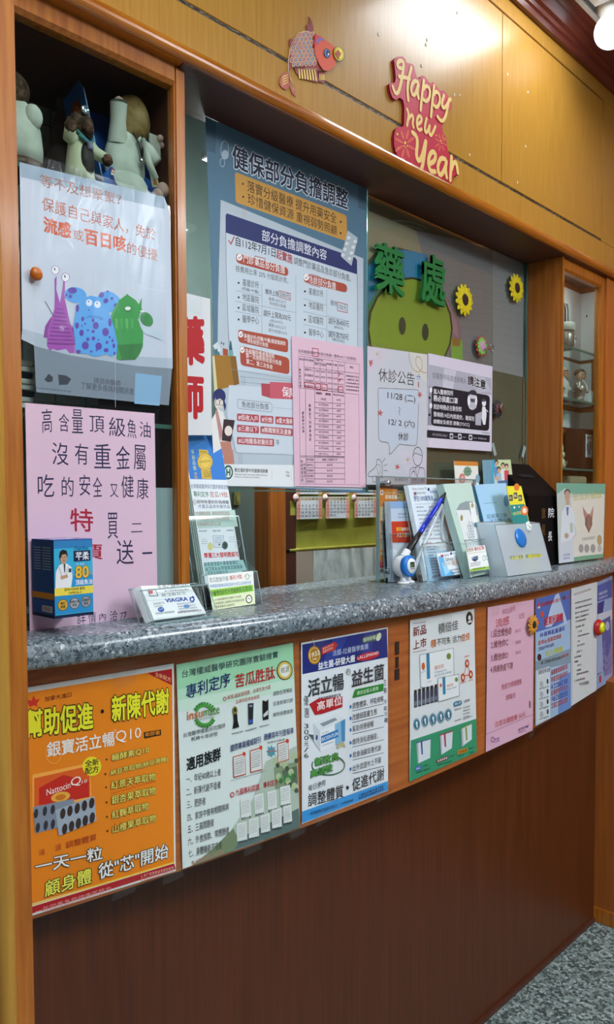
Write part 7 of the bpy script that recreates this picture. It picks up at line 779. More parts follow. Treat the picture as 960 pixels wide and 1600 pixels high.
rn = MB().tube([(2.2765, .085, 1.545), (2.2765, .085, 1.585)], [.006, .003], fig_red, 8).ball((2.2765, .085, 1.54), .006, white_p, 8).ball((2.2765, .083, 1.56), .005, white_p, 8)
rn.tube([(2.2765, .086, 1.463), (2.2765, .086, 1.54)], .0025, pale_green, 8)
tag(rn.build('red_ornament', None, (2.2765, .085, 1.463)), 'little red and white ornament on a stem behind the green figurine', 'ornament')

# ------------------------------------------------------------------ window over the counter
wn = empty('window_1', (1.49, .11, 1.385), None, None); wn['kind'] = 'structure'
tag(MB().box((.8155, .11, 1.386), (1.404, .115, 2.0645), glass).build('glass_pane', wn), 'left sliding glass pane')
tag(MB().box((1.39, .118, 1.386), (2.1625, .123, 2.0645), glass).build('glass_pane', wn), 'right sliding glass pane')
for a, b, y in ((1.402, 1.4045, .1095), (2.158, 2.1628, .1175)): MB().box((a, y, 1.386), (b, y+.006, 2.0645), glass_edge).build('glass_edge', wn)
for a, b, y in ((.8155, 1.404, .1095), (1.404, 2.1625, .1175)): MB().box((a, y, 1.3835), (b, y+.006, 1.386), glass_edge).build('glass_edge', wn)
tag(MB().box((1.40, .1295, 1.39), (2.1625, .135, 2.064), olive_board).build('backing_board', None, (1.78, .13, 1.39)), 'olive brown backing board behind the right window pane', 'board')
# what shows below the panes
tag(MB().box((.83, .65, 0), (1.66, .67, 2.6), grey_panel).build('partition_panel', None, (1.2, .66, 0)), 'grey green partition panel seen through the gap beside wooden post', 'panel')
tag(MB().box((1.463, .642, 1.355), (1.486, .6495, 1.392), pmat('olive_plate', '8a8a48', .5), .002).box((1.469, .639, 1.364), (1.480, .6425, 1.382), pmat('olive_rocker', 'a0a05c', .4), .001).build('wall_switch', None, (1.475, .645, 1.355)), 'small olive switch plate on the grey partition beside the leaflet stand', 'switch')
tag(MB().box((1.387, .42, 0), (1.448, .48, 2.6), side_wood, .003).box((1.448, .45, 0), (1.514, .48, 2.6), dark_wood).build('wood_post', None, (1.42, .45, 0)), 'orange wooden post behind the counter gap left of the calendar', 'post')
cu = MB(); nx = 110; vs = []; fs = []
for i in range(nx+1):
    x = 1.562+.97*i/nx; y = .432+.010*math.sin(i*1.05)+.003*math.sin(i*.37+1)
    for z in (.9, 1.05, 1.15, 1.229): vs.append((x, y+.004*math.sin(z*9+i), z))
for i in range(nx):
    for j in range(3): fs.append((i*4+j, (i+1)*4+j, (i+1)*4+j+1, i*4+j+1))
cu.add(vs, fs, lace, True)
tag(cu.build('lace_curtain', None, (2.0, .5, .9)), 'pale lace curtain gathered below the olive calendar', 'curtain')
# the calendar
cal = empty('wall_calendar', (1.72, .45, 1.232), 'olive paper calendar hanging on a rod behind the counter gap', 'calendar')
vs = []; fs = []
for j in range(13):
    for i in range(2): vs.append((1.492 if i == 0 else 2.0, .452+.003*math.sin(j*.8+i)+(.006*(1-j/3) if j < 3 else 0), 1.234+.23*j/12))
for j in range(12): fs.append((2*j, 2*j+1, 2*j+3, 2*j+2))
MB().add(vs, fs, olive_cloth, True).build('backing_sheet', cal)
MB().tube([(1.484, .453, 1.233), (2.005, .453, 1.233)], .005, olive_cloth, 10).build('bottom_rod', cal)
MB().tube([(1.4775, .453, 1.233), (1.487, .453, 1.233)], .0066, black_p, 10).build('rod_cap', cal)
days = ['日', '一', '二', '三', '四', '五', '六']
def month(x0, z1, num, first, ndays, w=.1, h=.061):
    mb = MB(); Y = .4435; c0 = w/7
    mb.box((x0, Y, z1-h), (x0+w, Y+.0008, z1), card_white)
    red = ink('d84838'); dk = ink('28384c')
    for (a, b) in ((x0, x0+c0), (x0+w-c0, x0+w)): mb.box((a, Y-.0002, z1-h), (b, Y, z1-.002), ink('f0b8a8'))
    mb.box((x0, Y-.0003, z1-.010), (x0+w, Y, z1-.002), ink('d8c8a0'))
    def tx(s, cx, cz, hh, m):
        vs, fs = glyphs(s, .02); ax, bx = min(v[0] for v in vs), max(v[0] for v in vs); bz = max(v[1] for v in vs); k = hh/.69
        mb.add([(cx+(u-(ax+bx)/2)*k*1.3, Y-.0005-e, cz+(q-bz/2)*k) for u, q, e in vs], fs, m)
    for c in range(7): tx(days[c], x0+c0*(c+.5), z1-.006, .005, red if c in (0, 6) else dk)
    for d in range(1, ndays+1):
        p = d-1+first; r, c = divmod(p, 7)
        tx(str(d), x0+c0*(c+.5), z1-.0155-r*.0092, .0063, red if c in (0, 6) else dk)
    if num:
        mb.lathe((x0-.004, Y-.0006, z1-.003), [(0, 0), (.0105, 0), (.0105, .0004), (0, .0004)], ink('f6e8e0'), 18, 1)
        mb.lathe((x0-.004, Y-.0004, z1-.003), [(.0105, 0), (.012, 0), (.012, .0004), (.0105, .0004)], ink('c84838'), 18, 1)
        tx(num, x0-.004, z1-.003, .009, dk)
    return mb.build('month_sheet', cal)
for x0, num, first, nd in ((1.511, '9', 5, 30), (1.628, '10', 0, 31), (1.752, '11', 3, 30), (1.872, '12', 5, 31)):
    month(x0, 1.3775, num, first, nd)
    month(x0, 1.445, '', 2, 31)
# ------------------------------------------------------------------ posters on the bowed apron
def tp(x0, z0, x1, z1, sk=0): return [(x0, z0), (x1, z0+sk), (x1, z1+sk), (x0, z1)]
def corners_of(key):
    f = [v/1000 for v in DATA[key][1][0][2]]; return list(zip(f[::2], f[1::2]))
def apron_tapes(key, spots):
    (ax, az), (bx, bz), (cx, cz), (dx, dz) = corners_of(key)[:4]; out = []
    for u, top in spots:
        x = ax+(bx-ax)*u if top else dx+(cx-dx)*u; z = az+(bz-az)*u if top else dz+(cz-dz)*u
        out.append([(x-.018, z-.022), (x+.018, z-.02), (x+.02, z+.018), (x-.016, z+.016)] if top else [(x-.02, z-.012), (x+.016, z-.009), (x+.018, z+.014), (x-.018, z+.012)])
    return out
AP = [('orange', 'orange advertising poster with big yellow characters, first on the counter front', [(.62, 1), (.62, 0), (.97, 0)], sleeve_m),
      ('green', 'pale green poster listing seven groups of people, on the counter front beside the orange poster', [(.2, 1), (.6, 1), (.96, 0), (.55, 0)], sleeve_m),
      ('probiotic', 'white poster with navy top band and blue foot strip, on the counter front', [(.15, 1), (.85, 1), (.9, 0), (.2, 0)], sleeve_m),
      ('booster', 'white and green poster with round teal icons and medicine boxes, on the counter front', [(.5, 1), (.95, 1)], sleeve_m),
      ('pinklist', 'pink handwritten vitamin list on the counter front', [(.1, 1), (.92, 0)], sleeve_m),
      ('blueflyer', 'blue flyer with red headline on the counter front, right of the pink list', [(.7, 1)], sleeve_soft),
      ('whitelist', 'narrow white text sheet on the counter front with the red button magnet', [(.9, 0)], sleeve_soft),
      ('bluecorner', 'blue purple poster curling at the far right end of the counter front', [(.6, 1)], sleeve_soft)]
for key, label, spots, sl in AP:
    sheet_thing('poster', key, label, 'poster', sl, apron_tapes(key, spots), film_off=.0035)
# dark residue strip on the bare wood left of the white and green poster
rs = MB()
for z0, z1, w_ in ((1.062, 1.088, .0065), (1.036, 1.058, .005), (1.012, 1.034, .0075)): rs.box((1.2275-w_, arc_y(1.228)-.0012, z0), (1.2275+w_, arc_y(1.228)-.0001, z1), pmat('old_glue', '2a1a12', .6), .0003)
tag(rs.build('old_sticker', None, (1.2275, arc_y(1.228), 1.012)), 'dark scraped sticker remains on the bare wood beside the white and green poster', 'sticker')
def petal_flower(name, c, r, n, pet, mid, label, cat, depth=.006, pw=.3, group=None, mid_r=.38, back=None):
    """flower shaped magnet facing the room (-Y)"""
    x, y, z = c; o = empty(name, c, label, cat, group); mb = MB()
    for ring, (k0, off, m) in enumerate(((1.0, 0, back or pet), (.82, .5, pet))):
        for i in range(n):
            a = 2*math.pi*(i+off)/n; M = Matrix.Rotation(-a, 3, 'Y')
            mb.ball((x+math.cos(a)*r*k0*.62, y-depth*(.4+.35*ring), z+math.sin(a)*r*k0*.62), (r*k0*.38, depth*.3, r*pw*.55), m, 10, M)
    mb.build('petals', o)
    MB().ball((x, y-depth*.8, z), (r*mid_r, depth*.7, r*mid_r), mid, 16, jit=.05).build('flower_centre', o)
    MB().lathe((x, y, z), [(0, 0), (r*.3, 0), (r*.3, -depth*.6), (0, -depth*.6)], black_p, 12, 1).build('magnet', o)
    return o
yel = pmat('petal_yellow', 'f0d818', .5); sun_c = pmat('sunflower_brown', '3a1a10', .7); ora = pmat('petal_orange', 'd8942c', .5)
petal_flower('flower_magnet', (1.776, arc_y(1.776)-.0095, 1.0585), .026, 12, ora, pmat('seed_black', '1c1812', .7), 'dull orange sunflower magnet between the pink list and the blue flyer', 'magnet')
bt = empty('button_magnet', (2.30, arc_y(2.30)-.0085, .983), 'round red button magnet with yellow face on the white text sheet', 'magnet')
MB().lathe((2.30, arc_y(2.30)-.0085, .983), [(0, 0), (.024, 0), (.025, -.005), (.021, -.011), (0, -.012)], pmat('button_red', 'b81c24', .3), 24, 1).build('button_rim', bt)
mb = MB().lathe((2.303, arc_y(2.30)-.0198, .983), [(0, 0), (.017, 0), (.016, -.005), (.009, -.009), (0, -.0095)], pmat('button_yellow', 'd8d820', .3), 20, 1)
mb.ball((2.303, arc_y(2.30)-.028, .986), (.007, .003, .007), pmat('button_green', '8ab830', .4), 10); mb.build('button_face', bt)

# ------------------------------------------------------------------ cabinet glass posters
fr = empty('flu_poster', (.64, .0185, 1.48), 'white poster of three cartoon germ monsters in a clear sleeve on the left cabinet glass', 'poster')
print_sheet(MB(), 'flu').build('printed_sheet', fr)
FS = [(0.5409, 1.8506), (0.7715, 1.8526), (0.7758, 1.5198), (0.5467, 1.5194)]
tag(film(MB(), 'flu', sleeve_soft, grow=0, off=.003, corners=FS).build('plastic_sleeve', fr), 'clear creased plastic sleeve')
pinp = empty('button_pin', (.5478, .014, 1.6831), 'tiny orange button pin with a face at the left edge of the germ poster', 'pin')
MB().lathe((.5478, .013, 1.6831), [(0, 0), (.0085, 0), (.0095, -.003), (.006, -.0065), (0, -.0075)], pmat('pin_orange', 'c86a1c', .35), 20, 1).build('button', pinp)
MB().ball((.5450, .0068, 1.685), (.0011, .0008, .0018), black_p, 8).ball((.5500, .0068, 1.685), (.0011, .0008, .0018), black_p, 8).build('eyes', pinp)
sheet_thing('handwritten_sign', 'fishoil', 'pink handwritten fish oil sign on the left cabinet glass behind the blue medicine box', 'sign', sleeve_m)

# ------------------------------------------------------------------ window posters
sheet_thing('poster', 'copay', 'large slate blue health insurance fee poster taped on the left window pane', 'poster')
sheet_thing('fee_table', 'feetable', 'pink printed fee table overlapping the lower right of the large blue poster', 'notice', film_off=.002)
sheet_thing('closing_notice', 'leave', 'pale closing notice with speech bubble and red stars, right of the pink fee table', 'notice', sleeve_soft, film_off=.002)
sheet_thing('mask_notice', 'mask', 'black and white mask notice with a purple tint on the right window pane', 'notice')
sheet_thing('pharmacist_banner', 'pharmacist', 'tall white banner with two big red characters beside the left wooden post', 'banner')
tag(film(MB(), 'pharmacist', sleeve_soft, corners=[(.8165, 1.752), (.915, 1.748), (.915, 1.70), (.8165, 1.71)], off=.002, grow=0).build('tape_strip', None, (.86, .1, 1.7)), 'crumpled clear tape above the tall white banner', 'tape')
sheet_thing('round_face_print', 'smiley', 'big print of a green round face with a blue cap behind the right pane', 'print')
sheet_thing('grey_backing_sheet', 'greysheet', 'lilac grey striped backing paper behind the right pane, by the sunflowers', 'paper')
def foam_text(t, s0, z0, s1, z1, y, dep, m, label):
    vs, fs = glyphs(t, .02); ax, bx = min(v[0] for v in vs), max(v[0] for v in vs); az, bz = min(v[1] for v in vs), max(v[1] for v in vs)
    P = [(s0+(u-ax)/(bx-ax)*(s1-s0), z0+(v-az)/(bz-az)*(z1-z0)) for u, v, e in vs]; E = [v[2]*12 for v in vs]; n = len(P)
    ec = {}
    for f in fs:
        for i in range(len(f)): ec[(f[i], f[(i+1) % len(f)])] = 1
    side = [(a, b, n+b, n+a) for (a, b) in ec if (b, a) not in ec]
    mb = MB().add([(x, y-dep-e, z) for (x, z), e in zip(P, E)]+[(x, y-e, z) for (x, z), e in zip(P, E)], list(fs)+[tuple(n+k for k in reversed(f)) for f in fs]+side, m)
    return tag(mb.build('foam_letter', None, ((s0+s1)/2, y, z0)), label, 'letter')
green_f = pmat('green_foam', '147a34', .6)
foam_text('藥', 1.4335, 1.849, 1.542, 1.962, .1165, .008, green_f, 'green cut-out foam character on the right pane above the left eye of the round face')
foam_text('處', 1.612, 1.857, 1.717, 1.978, .1165, .008, green_f, 'green cut-out foam character on the right pane, nearer the yellow sunflower')
petal_flower('flower_magnet', (1.812, .1165, 1.895), .044, 13, yel, sun_c, 'yellow sunflower magnet on the right pane beside the foam characters', 'magnet', mid_r=.36)
petal_flower('flower_magnet', (2.088, .1165, 1.979), .043, 13, yel, sun_c, 'yellow sunflower magnet at the top right corner of the right pane', 'magnet', mid_r=.36)
fm = petal_flower('flower_magnet', (1.9, .1165, 1.786), .031, 12, pmat('petal_lime', '78c850', .5), pmat('petal_pink', 'c898b0', .5), 'red and green flower magnet with pink centre and clip on the right pane', 'magnet', mid_r=.5, back=pmat('petal_red', 'b84030', .5))
MB().box((1.905, .098, 1.776), (1.925, .104, 1.784), chrome, .001).tube([(1.925, .1, 1.772), (1.935, .098, 1.78), (1.93, .096, 1.79), (1.918, .1, 1.79)], .0014, chrome, 8).build('clip', fm)
dm = petal_flower('flower_magnet', (1.987, .1165, 1.6235), .029, 10, pmat('petal_black', '2c2e30', .6), pmat('petal_dark_red', '6a3030', .6), 'dark red and black flower magnet with a silver clip below the others', 'magnet', mid_r=.55)
MB().prism([(1.98, 1.625), (1.99, 1.638), (2.002, 1.622), (1.993, 1.61)], 1, .1, .106, chrome, .001).build('clip', dm)
for pts, lab in (([(1.958, 1.523), (1.972, 1.528), (1.9885, 1.495), (1.976, 1.49)], 'short frosted tape strip on the right pane below the mask notice corner'), ([(2.132, 1.497), (2.143, 1.49), (2.158, 1.522), (2.146, 1.53)], 'short frosted tape strip on the right pane near the glass edge')):
    tag(MB().prism(pts, 1, .1165, .1175, frosted_tape).build('tape_strip', None, (pts[0][0], .117, pts[0][1])), lab, 'tape')

# ------------------------------------------------------------------ paper-cuts on the header
def cutout(name, label, cat, build):
    r = empty(name, build['loc'], label, cat); return r
CUT = {'fish':{
'body':[1054.7,2207.4,1064.2,2219.9,1079.1,2231.1,1090.9,2236.1,1107.3,2238.6,1110.6,2234.8,1109.3,2205,1118,2186.5,1129.2,2180.2,1113.6,2177.4,1087.3,2168.7,1074.4,2167.4,1051.2,2158.4,1045.3,2151,1039.9,2142.9,1039.6,2163,1044.1,2186,1047.3,2194.4],
'body_edge':[1054,2207.8,1063.8,2220.7,1079.1,2232.3,1091.3,2237.5,1108.2,2240,1111.6,2236.2,1110.3,2205.5,1119.3,2186.3,1130.8,2179.8,1114.7,2177,1087.6,2168,1074.3,2166.7,1050.4,2157.4,1044.4,2149.8,1038.8,2141.5,1038.5,2162.1,1043.1,2185.9,1046.4,2194.5],
'scales':[[1067.1,2219.8,5.3,2.8,-0.6,-5],[1078.2,2224.9,5.4,2.8,-0.7,-5.1],[1089.4,2230,5.4,2.8,-0.7,-5.1],[1100.7,2235.1,5.5,2.9,-0.7,-5.1],[1061.6,2209.7,5.3,2.7,-0.7,-5],[1072.6,2214.6,5.3,2.8,-0.7,-5],[1083.7,2219.7,5.4,2.8,-0.6,-5.1],[1095,2224.7,5.4,2.9,-0.7,-5],[1056.1,2200,5.2,2.7,-0.7,-5],[1067,2204.9,5.3,2.7,-0.6,-5],[1078.1,2209.8,5.4,2.8,-0.7,-5],[1089.3,2214.9,5.4,2.8,-0.7,-5.1],[1100.6,2219.9,5.5,2.9,-0.7,-5.1],[1050.6,2189.9,5.2,2.7,-0.7,-4.9],[1061.5,2194.8,5.3,2.7,-0.7,-5],[1072.5,2199.6,5.3,2.8,-0.7,-5],[1083.6,2204.6,5.4,2.8,-0.6,-5],[1094.9,2209.6,5.4,2.8,-0.7,-5.1],[1045.1,2180.3,5.2,2.7,-0.6,-4.9],[1056,2185.1,5.2,2.7,-0.7,-5],[1066.9,2189.9,5.3,2.7,-0.6,-5],[1078,2194.8,5.4,2.8,-0.7,-5],[1089.2,2199.8,5.4,2.7,-0.7,-5.1],[1100.5,2204.7,5.5,2.8,-0.7,-5],[1050.5,2175.1,5.2,2.6,-0.7,-5],[1061.4,2179.8,5.3,2.7,-0.7,-5],[1072.4,2184.7,5.3,2.7,-0.7,-5.1],[1083.5,2189.5,5.4,2.8,-0.6,-5],[1094.8,2194.4,5.5,2.8,-0.7,-5],[1106.2,2199.4,5.5,2.8,-0.7,-5.1],[1045,2165.5,5.2,2.6,-0.6,-4.9],[1055.9,2170.2,5.2,2.7,-0.7,-5],[1066.8,2175,5.3,2.6,-0.6,-5],[1077.9,2179.8,5.4,2.7,-0.7,-5.1],[1089.1,2184.6,5.4,2.8,-0.7,-5],[1100.4,2189.5,5.5,2.8,-0.7,-5],[1111.9,2194.5,5.5,2.8,-0.7,-5.1],[1050.4,2160.2,5.2,2.6,-0.7,-4.9],[1061.3,2164.9,5.3,2.6,-0.7,-5],[1072.3,2169.6,5.4,2.7,-0.7,-5],[1083.4,2174.4,5.5,2.7,-0.6,-5],[1094.7,2179.3,5.5,2.7,-0.7,-5.1],[1106.1,2184.2,5.5,2.7,-0.7,-5.1]],
'head':[1107.3,2238.6,1131.7,2239.2,1155.6,2236.8,1162.5,2234.6,1167.1,2225.2,1163.6,2211.8,1166.3,2206.8,1155.4,2193.3,1140.5,2182.6,1128.7,2180,1117.6,2186.3,1106.6,2201.1,1104.1,2217.6],
'brow':[1110.4,2222.5,1110.3,2224.5,1111.1,2226.8,1112.5,2229.2,1114.7,2231.5,1117.3,2233.5,1120.2,2235.1,1123.2,2236.2,1126,2236.7,1128.4,2236.5,1130.3,2235.6,1130.1,2232.2,1128.6,2233,1126.7,2233.3,1124.5,2233,1122.1,2232.1,1119.8,2230.8,1117.7,2229.1,1116,2227.2,1114.9,2225.1,1114.3,2223.1,1114.4,2221.4],
'forehead':[1107.7,2238.3,1122.8,2238.7,1134,2237.1,1122.7,2233.3,1112.7,2222.5,1108.2,2213.4,1105.4,2216.6],
'eye0':[1148.5,2219.4,1148.6,2215.9,1147.2,2212.3,1144.7,2209.1,1141.4,2206.8,1137.8,2205.8,1134.5,2206.1,1131.9,2207.8,1130.5,2210.5,1130.5,2213.9,1131.9,2217.5,1134.4,2220.7,1137.6,2223,1141.2,2224.1,1144.6,2223.8,1147.1,2222.1],
'eye1':[1145.1,2217.8,1145.2,2215.1,1144.2,2212.2,1142.3,2209.8,1139.8,2208,1137.2,2207.2,1134.7,2207.6,1132.7,2209,1131.6,2211.2,1131.6,2213.9,1132.6,2216.7,1134.4,2219.2,1136.9,2220.9,1139.6,2221.7,1142.1,2221.4,1144,2220],
'eye2':[1144.5,2217.8,1144.5,2215.9,1143.9,2214.1,1142.7,2212.5,1141.2,2211.3,1139.5,2210.9,1137.9,2211.1,1136.6,2212.1,1135.9,2213.6,1135.9,2215.4,1136.5,2217.2,1137.6,2218.8,1139.2,2220,1140.9,2220.4,1142.5,2220.2,1143.8,2219.3],
'eye3':[1143.8,2214.7,1143.7,2213.9,1143.3,2213.1,1142.7,2212.5,1142,2212.1,1141.3,2211.9,1140.7,2212.1,1140.3,2212.6,1140.2,2213.3,1140.3,2214.1,1140.7,2214.9,1141.3,2215.5,1142,2215.9,1142.7,2216.1,1143.3,2215.9,1143.7,2215.4],
'coin0':[1188.5,2235.5,1189.4,2231.7,1189,2227.6,1187.3,2223.3,1184.4,2219.4,1180.6,2216.1,1176.1,2213.6,1171.5,2212.3,1166.9,2212.1,1162.9,2213.1,1159.7,2215.2,1157.6,2218.2,1156.7,2221.9,1157.1,2226,1158.8,2230.2,1161.6,2234.1,1165.4,2237.4,1169.8,2239.9,1174.4,2241.3,1179,2241.6,1183.1,2240.6,1186.3,2238.6],
'coin1':[1186.2,2234.3,1187.1,2230.9,1186.7,2227.1,1185.2,2223.3,1182.7,2219.8,1179.3,2216.9,1175.4,2214.7,1171.3,2213.5,1167.3,2213.4,1163.7,2214.3,1160.8,2216.3,1158.9,2219,1158.1,2222.4,1158.4,2226.1,1159.9,2229.8,1162.4,2233.3,1165.7,2236.3,1169.5,2238.5,1173.6,2239.7,1177.7,2239.9,1181.3,2239,1184.2,2237.1],
'coin2':[1183.4,2232.8,1184.2,2229.9,1183.9,2226.7,1182.7,2223.4,1180.6,2220.5,1177.9,2218,1174.6,2216.2,1171.2,2215.2,1167.8,2215.2,1164.8,2216,1162.3,2217.7,1160.7,2220.1,1160,2223,1160.2,2226.2,1161.4,2229.4,1163.4,2232.3,1166.2,2234.8,1169.4,2236.6,1172.8,2237.6,1176.2,2237.7,1179.3,2236.9,1181.7,2235.2],
'coin3':[1182,2232.1,1182.7,2229.4,1182.5,2226.5,1181.5,2223.5,1179.6,2220.8,1177.1,2218.5,1174.2,2216.9,1171.1,2216.1,1168,2216,1165.3,2216.8,1163.1,2218.4,1161.6,2220.6,1160.9,2223.3,1161.1,2226.2,1162.2,2229.1,1164,2231.8,1166.4,2234.1,1169.3,2235.7,1172.4,2236.6,1175.5,2236.6,1178.3,2235.9,1180.5,2234.3],
'coin4':[1167.6,2233.2,1178.1,2228.9,1170.1,2215.6,1159.9,2221.6],
'fin_top':[1092.8,2264.9,1100.8,2262.8,1106.2,2250.6,1106.6,2238.7,1089.2,2235.8,1087.3,2246.9,1095.1,2252.4,1096,2259],
'fin_side':[1042.2,2202.2,1046.3,2206.1,1055.3,2205.5,1051.9,2196.3,1045.2,2186.4,1041.5,2193.5],
'fin_belly':[1053.3,2158.9,1065.9,2164.4,1087.3,2168.7,1113.6,2178.6,1120.7,2176.9,1119.4,2155.8,1113.4,2152,1100.2,2150.6,1082.8,2146.4,1070,2144.4,1059.1,2149.2],
'fin_belly_rays':[[1064.8,2158.6,1067.4,2159.5,1070.6,2143.6,1066.8,2141.8],[1071.8,2161.1,1074.4,2162.1,1078,2145.7,1074.1,2144],[1078.9,2163.7,1081.5,2164.7,1085.4,2147.9,1081.6,2146.1],[1086,2166.3,1088.6,2167.3,1093,2150,1089,2148.3],[1093.1,2168.9,1095.7,2169.9,1100.5,2152.2,1096.6,2150.4],[1100.3,2171.6,1103,2172.6,1108.1,2154.4,1104.2,2152.6],[1107.6,2174.2,1110.2,2175.3,1115.8,2156.6,1111.8,2154.8]],
'fin_small':[1118,2174.4,1138.7,2181.4,1139,2164.9,1133.6,2157.2,1119.7,2157.6],
'fin_small_rays':[[1122,2171,1123.8,2171.7,1124.6,2160.7,1122.4,2160.1],[1126.5,2172.8,1128.2,2173.4,1129.1,2162.4,1126.8,2161.8],[1131,2174.5,1132.8,2175.2,1133.6,2164.1,1131.3,2163.5],[1134.8,2176,1136.6,2176.6,1137.5,2165.5,1135.2,2165]],
'tail_a':[1040.1,2142.6,1028.4,2138.5,1019.2,2128.5,1015.7,2114.3,1022.1,2109.4,1032.3,2108.9,1039.9,2116.2,1042.3,2128.5],
'tail_a_rays':[[1039.1,2138.6,1037.6,2136.7,1026.3,2129.5,1021.2,2123.4,1026.3,2131.7],[1039,2134.4,1037.6,2132.4,1026.3,2125,1021.2,2119.1,1026.3,2127.1],[1039,2130.1,1037.5,2128.1,1026.2,2120.5,1021.1,2114.9,1026.3,2122.6],[1039,2125.8,1037.5,2123.9,1026.2,2116,1021.1,2110.7,1026.2,2118.1]],
'tail_b':[1040.3,2141.7,1046.5,2134.3,1055.5,2123.5,1058.2,2105.5,1048.4,2109.4,1040.6,2120.8],
'tail_b_rays':[[1041.5,2136.7,1042.8,2136.9,1049.3,2119.7,1047.2,2119.7],[1042.7,2135.8,1044.4,2135.8,1051.3,2117.9,1048.8,2117.4],[1044,2134.8,1046,2134.8,1053.4,2116.1,1050.5,2115.2]],
},
'happy':{
'red':[1349.4,2285.3,1360.4,2296.6,1378.4,2304.5,1389,2303.5,1393.6,2298.2,1404.4,2300.1,1415.2,2303.1,1421.5,2299.2,1424.7,2287.7,1432.6,2280.2,1441.5,2282.3,1448.5,2291.3,1458.2,2295,1468,2291.3,1479.5,2286.4,1491,2294.4,1501.1,2292.6,1518,2286,1535.1,2291,1549,2287.5,1563.1,2281.1,1568.5,2271.4,1563.3,2259.9,1551,2253.7,1544.2,2236,1535.6,2221.6,1528.1,2209.5,1530.5,2198.9,1542.7,2189.5,1549.8,2168.7,1555.2,2158.8,1571.1,2158.9,1585.5,2152.6,1595.7,2142,1597.3,2128.7,1593,2118.6,1580.4,2115.9,1571.5,2107.5,1569.8,2095.3,1562.7,2091.7,1546.8,2094.5,1526,2092.4,1507.3,2090.7,1488.8,2083.8,1472.2,2086.1,1460.7,2085.6,1449.4,2073.9,1433.4,2067.8,1414.4,2069.2,1401.9,2078.3,1391.1,2080.8,1377.3,2078.1,1365.2,2087,1350.8,2109.2,1348.7,2128,1354.6,2145.9,1365.1,2154.8,1380.8,2159.1,1385,2166.9,1386.2,2203.1,1381,2215.6,1369.5,2215.9,1356,2206.3,1344.2,2206.8,1335.4,2218.5,1333.3,2230,1339.8,2236.3,1351.5,2239.4,1356,2249.1,1353.6,2267.5],
'edge':[1346.8,2283,1357.7,2294.3,1375.6,2302.2,1386.3,2301.2,1390.8,2295.9,1401.6,2297.7,1412.4,2300.7,1418.7,2296.8,1421.9,2285.4,1429.8,2277.8,1438.7,2279.9,1445.7,2289,1455.3,2292.6,1465.1,2288.9,1476.5,2284,1488.1,2292,1498.1,2290.1,1515,2283.6,1532,2288.5,1545.9,2285,1560,2278.6,1565.3,2268.9,1560.1,2257.5,1547.9,2251.3,1541,2233.6,1532.5,2219.2,1525,2207.1,1527.5,2196.5,1539.6,2187.1,1546.7,2166.4,1552,2156.5,1567.9,2156.6,1582.3,2150.3,1592.5,2139.7,1594,2126.4,1589.7,2116.3,1577.2,2113.6,1568.3,2105.2,1566.6,2093,1559.5,2089.4,1543.7,2092.3,1522.9,2090.1,1504.2,2088.5,1485.8,2081.7,1469.2,2084,1457.8,2083.4,1446.5,2071.8,1430.5,2065.6,1411.6,2067.1,1399.1,2076.2,1388.3,2078.7,1374.6,2076,1362.5,2084.9,1348.1,2107.1,1346.1,2125.9,1352,2143.8,1362.4,2152.6,1378.1,2157,1382.3,2164.7,1383.4,2200.9,1378.2,2213.4,1366.8,2213.7,1353.4,2204.1,1341.6,2204.6,1332.8,2216.3,1330.7,2227.8,1337.1,2234.1,1348.9,2237.2,1353.3,2246.8,1350.9,2265.3],
